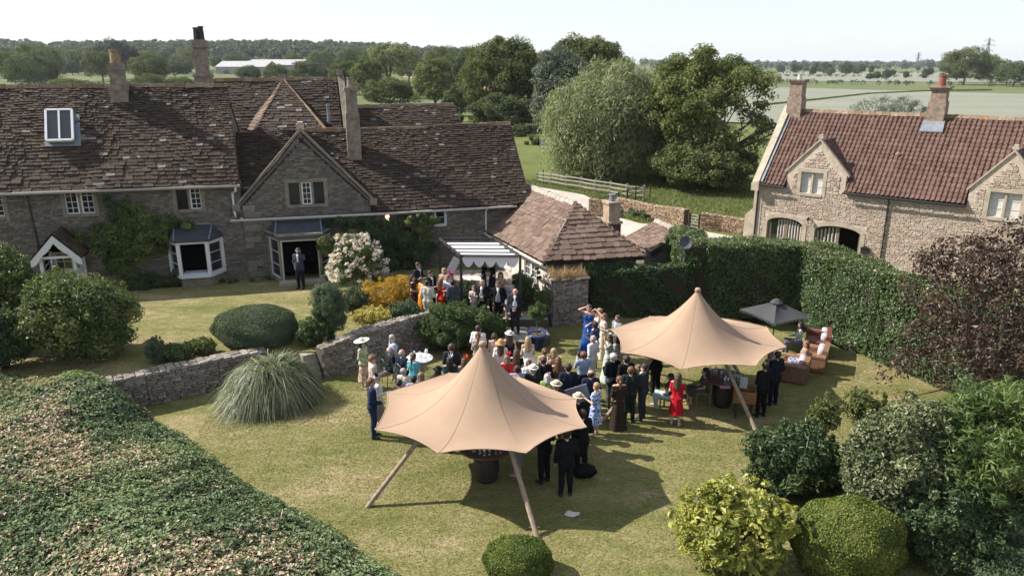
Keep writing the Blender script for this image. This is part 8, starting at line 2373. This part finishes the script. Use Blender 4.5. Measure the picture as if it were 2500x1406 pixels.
# chairs' shadows: loose handbag on the red dress side
# cow
def cow_mesh():
    P = [((0, -.75, 1.15), (0, .55, 1.12), .36, .33), ((0, -.3, .98), (0, .2, .98), .36, .34), ((0, .55, 1.2), (0, .98, 1.02), .24, .15), ((0, .98, 1.0), (0, 1.28, .78), .14, .085)]
    for s in (-1, 1):
        P += [((s * .2, .5, 1.0), (s * .18, .48, .55), .13, .075), ((s * .18, .48, .55), (s * .18, .52, .05), .065, .055), ((s * .2, -.72, 1.05), (s * .2, -.62, .66), .18, .09), ((s * .2, -.62, .66), (s * .19, -.78, .50), .09, .065), ((s * .19, -.78, .50), (s * .19, -.74, .05), .06, .055), ((s * .1, .98, 1.1), (s * .22, .94, 1.08), .05, .03)]
    P += [((0, -1.08, 1.3), (0, -1.14, .6), .04, .03), ((0, -.45, .7), (0, -.4, .62), .12, .08)]
    return sdf(P, .045, .06)
v_, q_ = cow_mesh()
mcow, nt, bs = _nodes('cow_hide'); n_ = _noise(nt, 1.5, 2, .4); r_ = _ramp(nt, [(.49, (.015, .014, .014)), (.52, (.72, .70, .66))]); nt.links.new(n_.outputs[0], r_.inputs[0]); nt.links.new(r_.outputs[0], bs.inputs['Base Color']); bs.inputs['Roughness'].default_value = .8
o = link('body', np_mesh('cow_body', v_, q_.ravel(), [4] * len(q_), None, True, [mcow]), cow); cow.rotation_euler.z = math.radians(-60)
# lawn: short grass stands up from the sward
n = 210000
Y = 11.5 + (30.2 - 11.5) * rng.random(n) ** .8; X = rng.uniform(-9.8, 16, n)
k = (np.abs(X) < .72 * Y + .5)
X, Y = X[k], Y[k]
ins = np.zeros(len(X), bool); poly = np.array([(-8.2, 12), (-5, 8), (16, 8), (16, 21), (14.2, 22.6), (8.9, 28.9), (6.2, 29.4), (3.2, 29.2), (1.6, 27.6), (.6, 25.4), (-1.6, 26.2), (-3.4, 25.1), (-5.2, 23.6), (-8.0, 22.6), (-9.4, 21.9)])
j = len(poly) - 1
for i in range(len(poly)):
    c_ = ((poly[i, 1] > Y) != (poly[j, 1] > Y)) & (X < (poly[j, 0] - poly[i, 0]) * (Y - poly[i, 1]) / (poly[j, 1] - poly[i, 1] + 1e-9) + poly[i, 0]); ins ^= c_; j = i
X, Y = X[ins], Y[ins]; n = len(X)
D_ = np.stack([rng.normal(0, .8, n), rng.normal(0, .8, n), np.ones(n)], 1)
tn_ = np.clip(.5 + .22 * np.sin(X * 1.1 + 2 * np.sin(Y * .8)) * np.sin(Y * 1.7) + rng.normal(0, .13, n), 0, 1)
L_lawn = leafy('lawn_blade', [(0, (.135, .165, .046)), (.5, (.245, .245, .085)), (1, (.44, .36, .20))], .8, .25, .1)
link('lawn_grass', leaf_mesh('lawn_grass', np.stack([X, Y, np.full(n, .012)], 1), np.stack([rng.normal(size=n), rng.normal(size=n), np.full(n, 1.0)], 1), .075, tn_, L_lawn, .16, .1, (0, 0, 0), D_), kind='stuff')
# ================================================================== HAZE
hz = MB(); hz.box((0, 4900, 39), (11500, 5300, 41))
hm = bpy.data.materials.new('haze'); hm.use_nodes = True
hn = hm.node_tree; hn.nodes.remove(hn.nodes['Principled BSDF'])
pv = hn.nodes.new('ShaderNodeVolumePrincipled')
pv.inputs['Color'].default_value = (.86, .92, 1.0, 1); pv.inputs['Density'].default_value = 0.00008
pv.inputs['Anisotropy'].default_value = 0.2
hn.links.new(pv.outputs[0], hn.nodes['Material Output'].inputs['Volume'])
hz.build('haze', hm, None, kind='stuff')
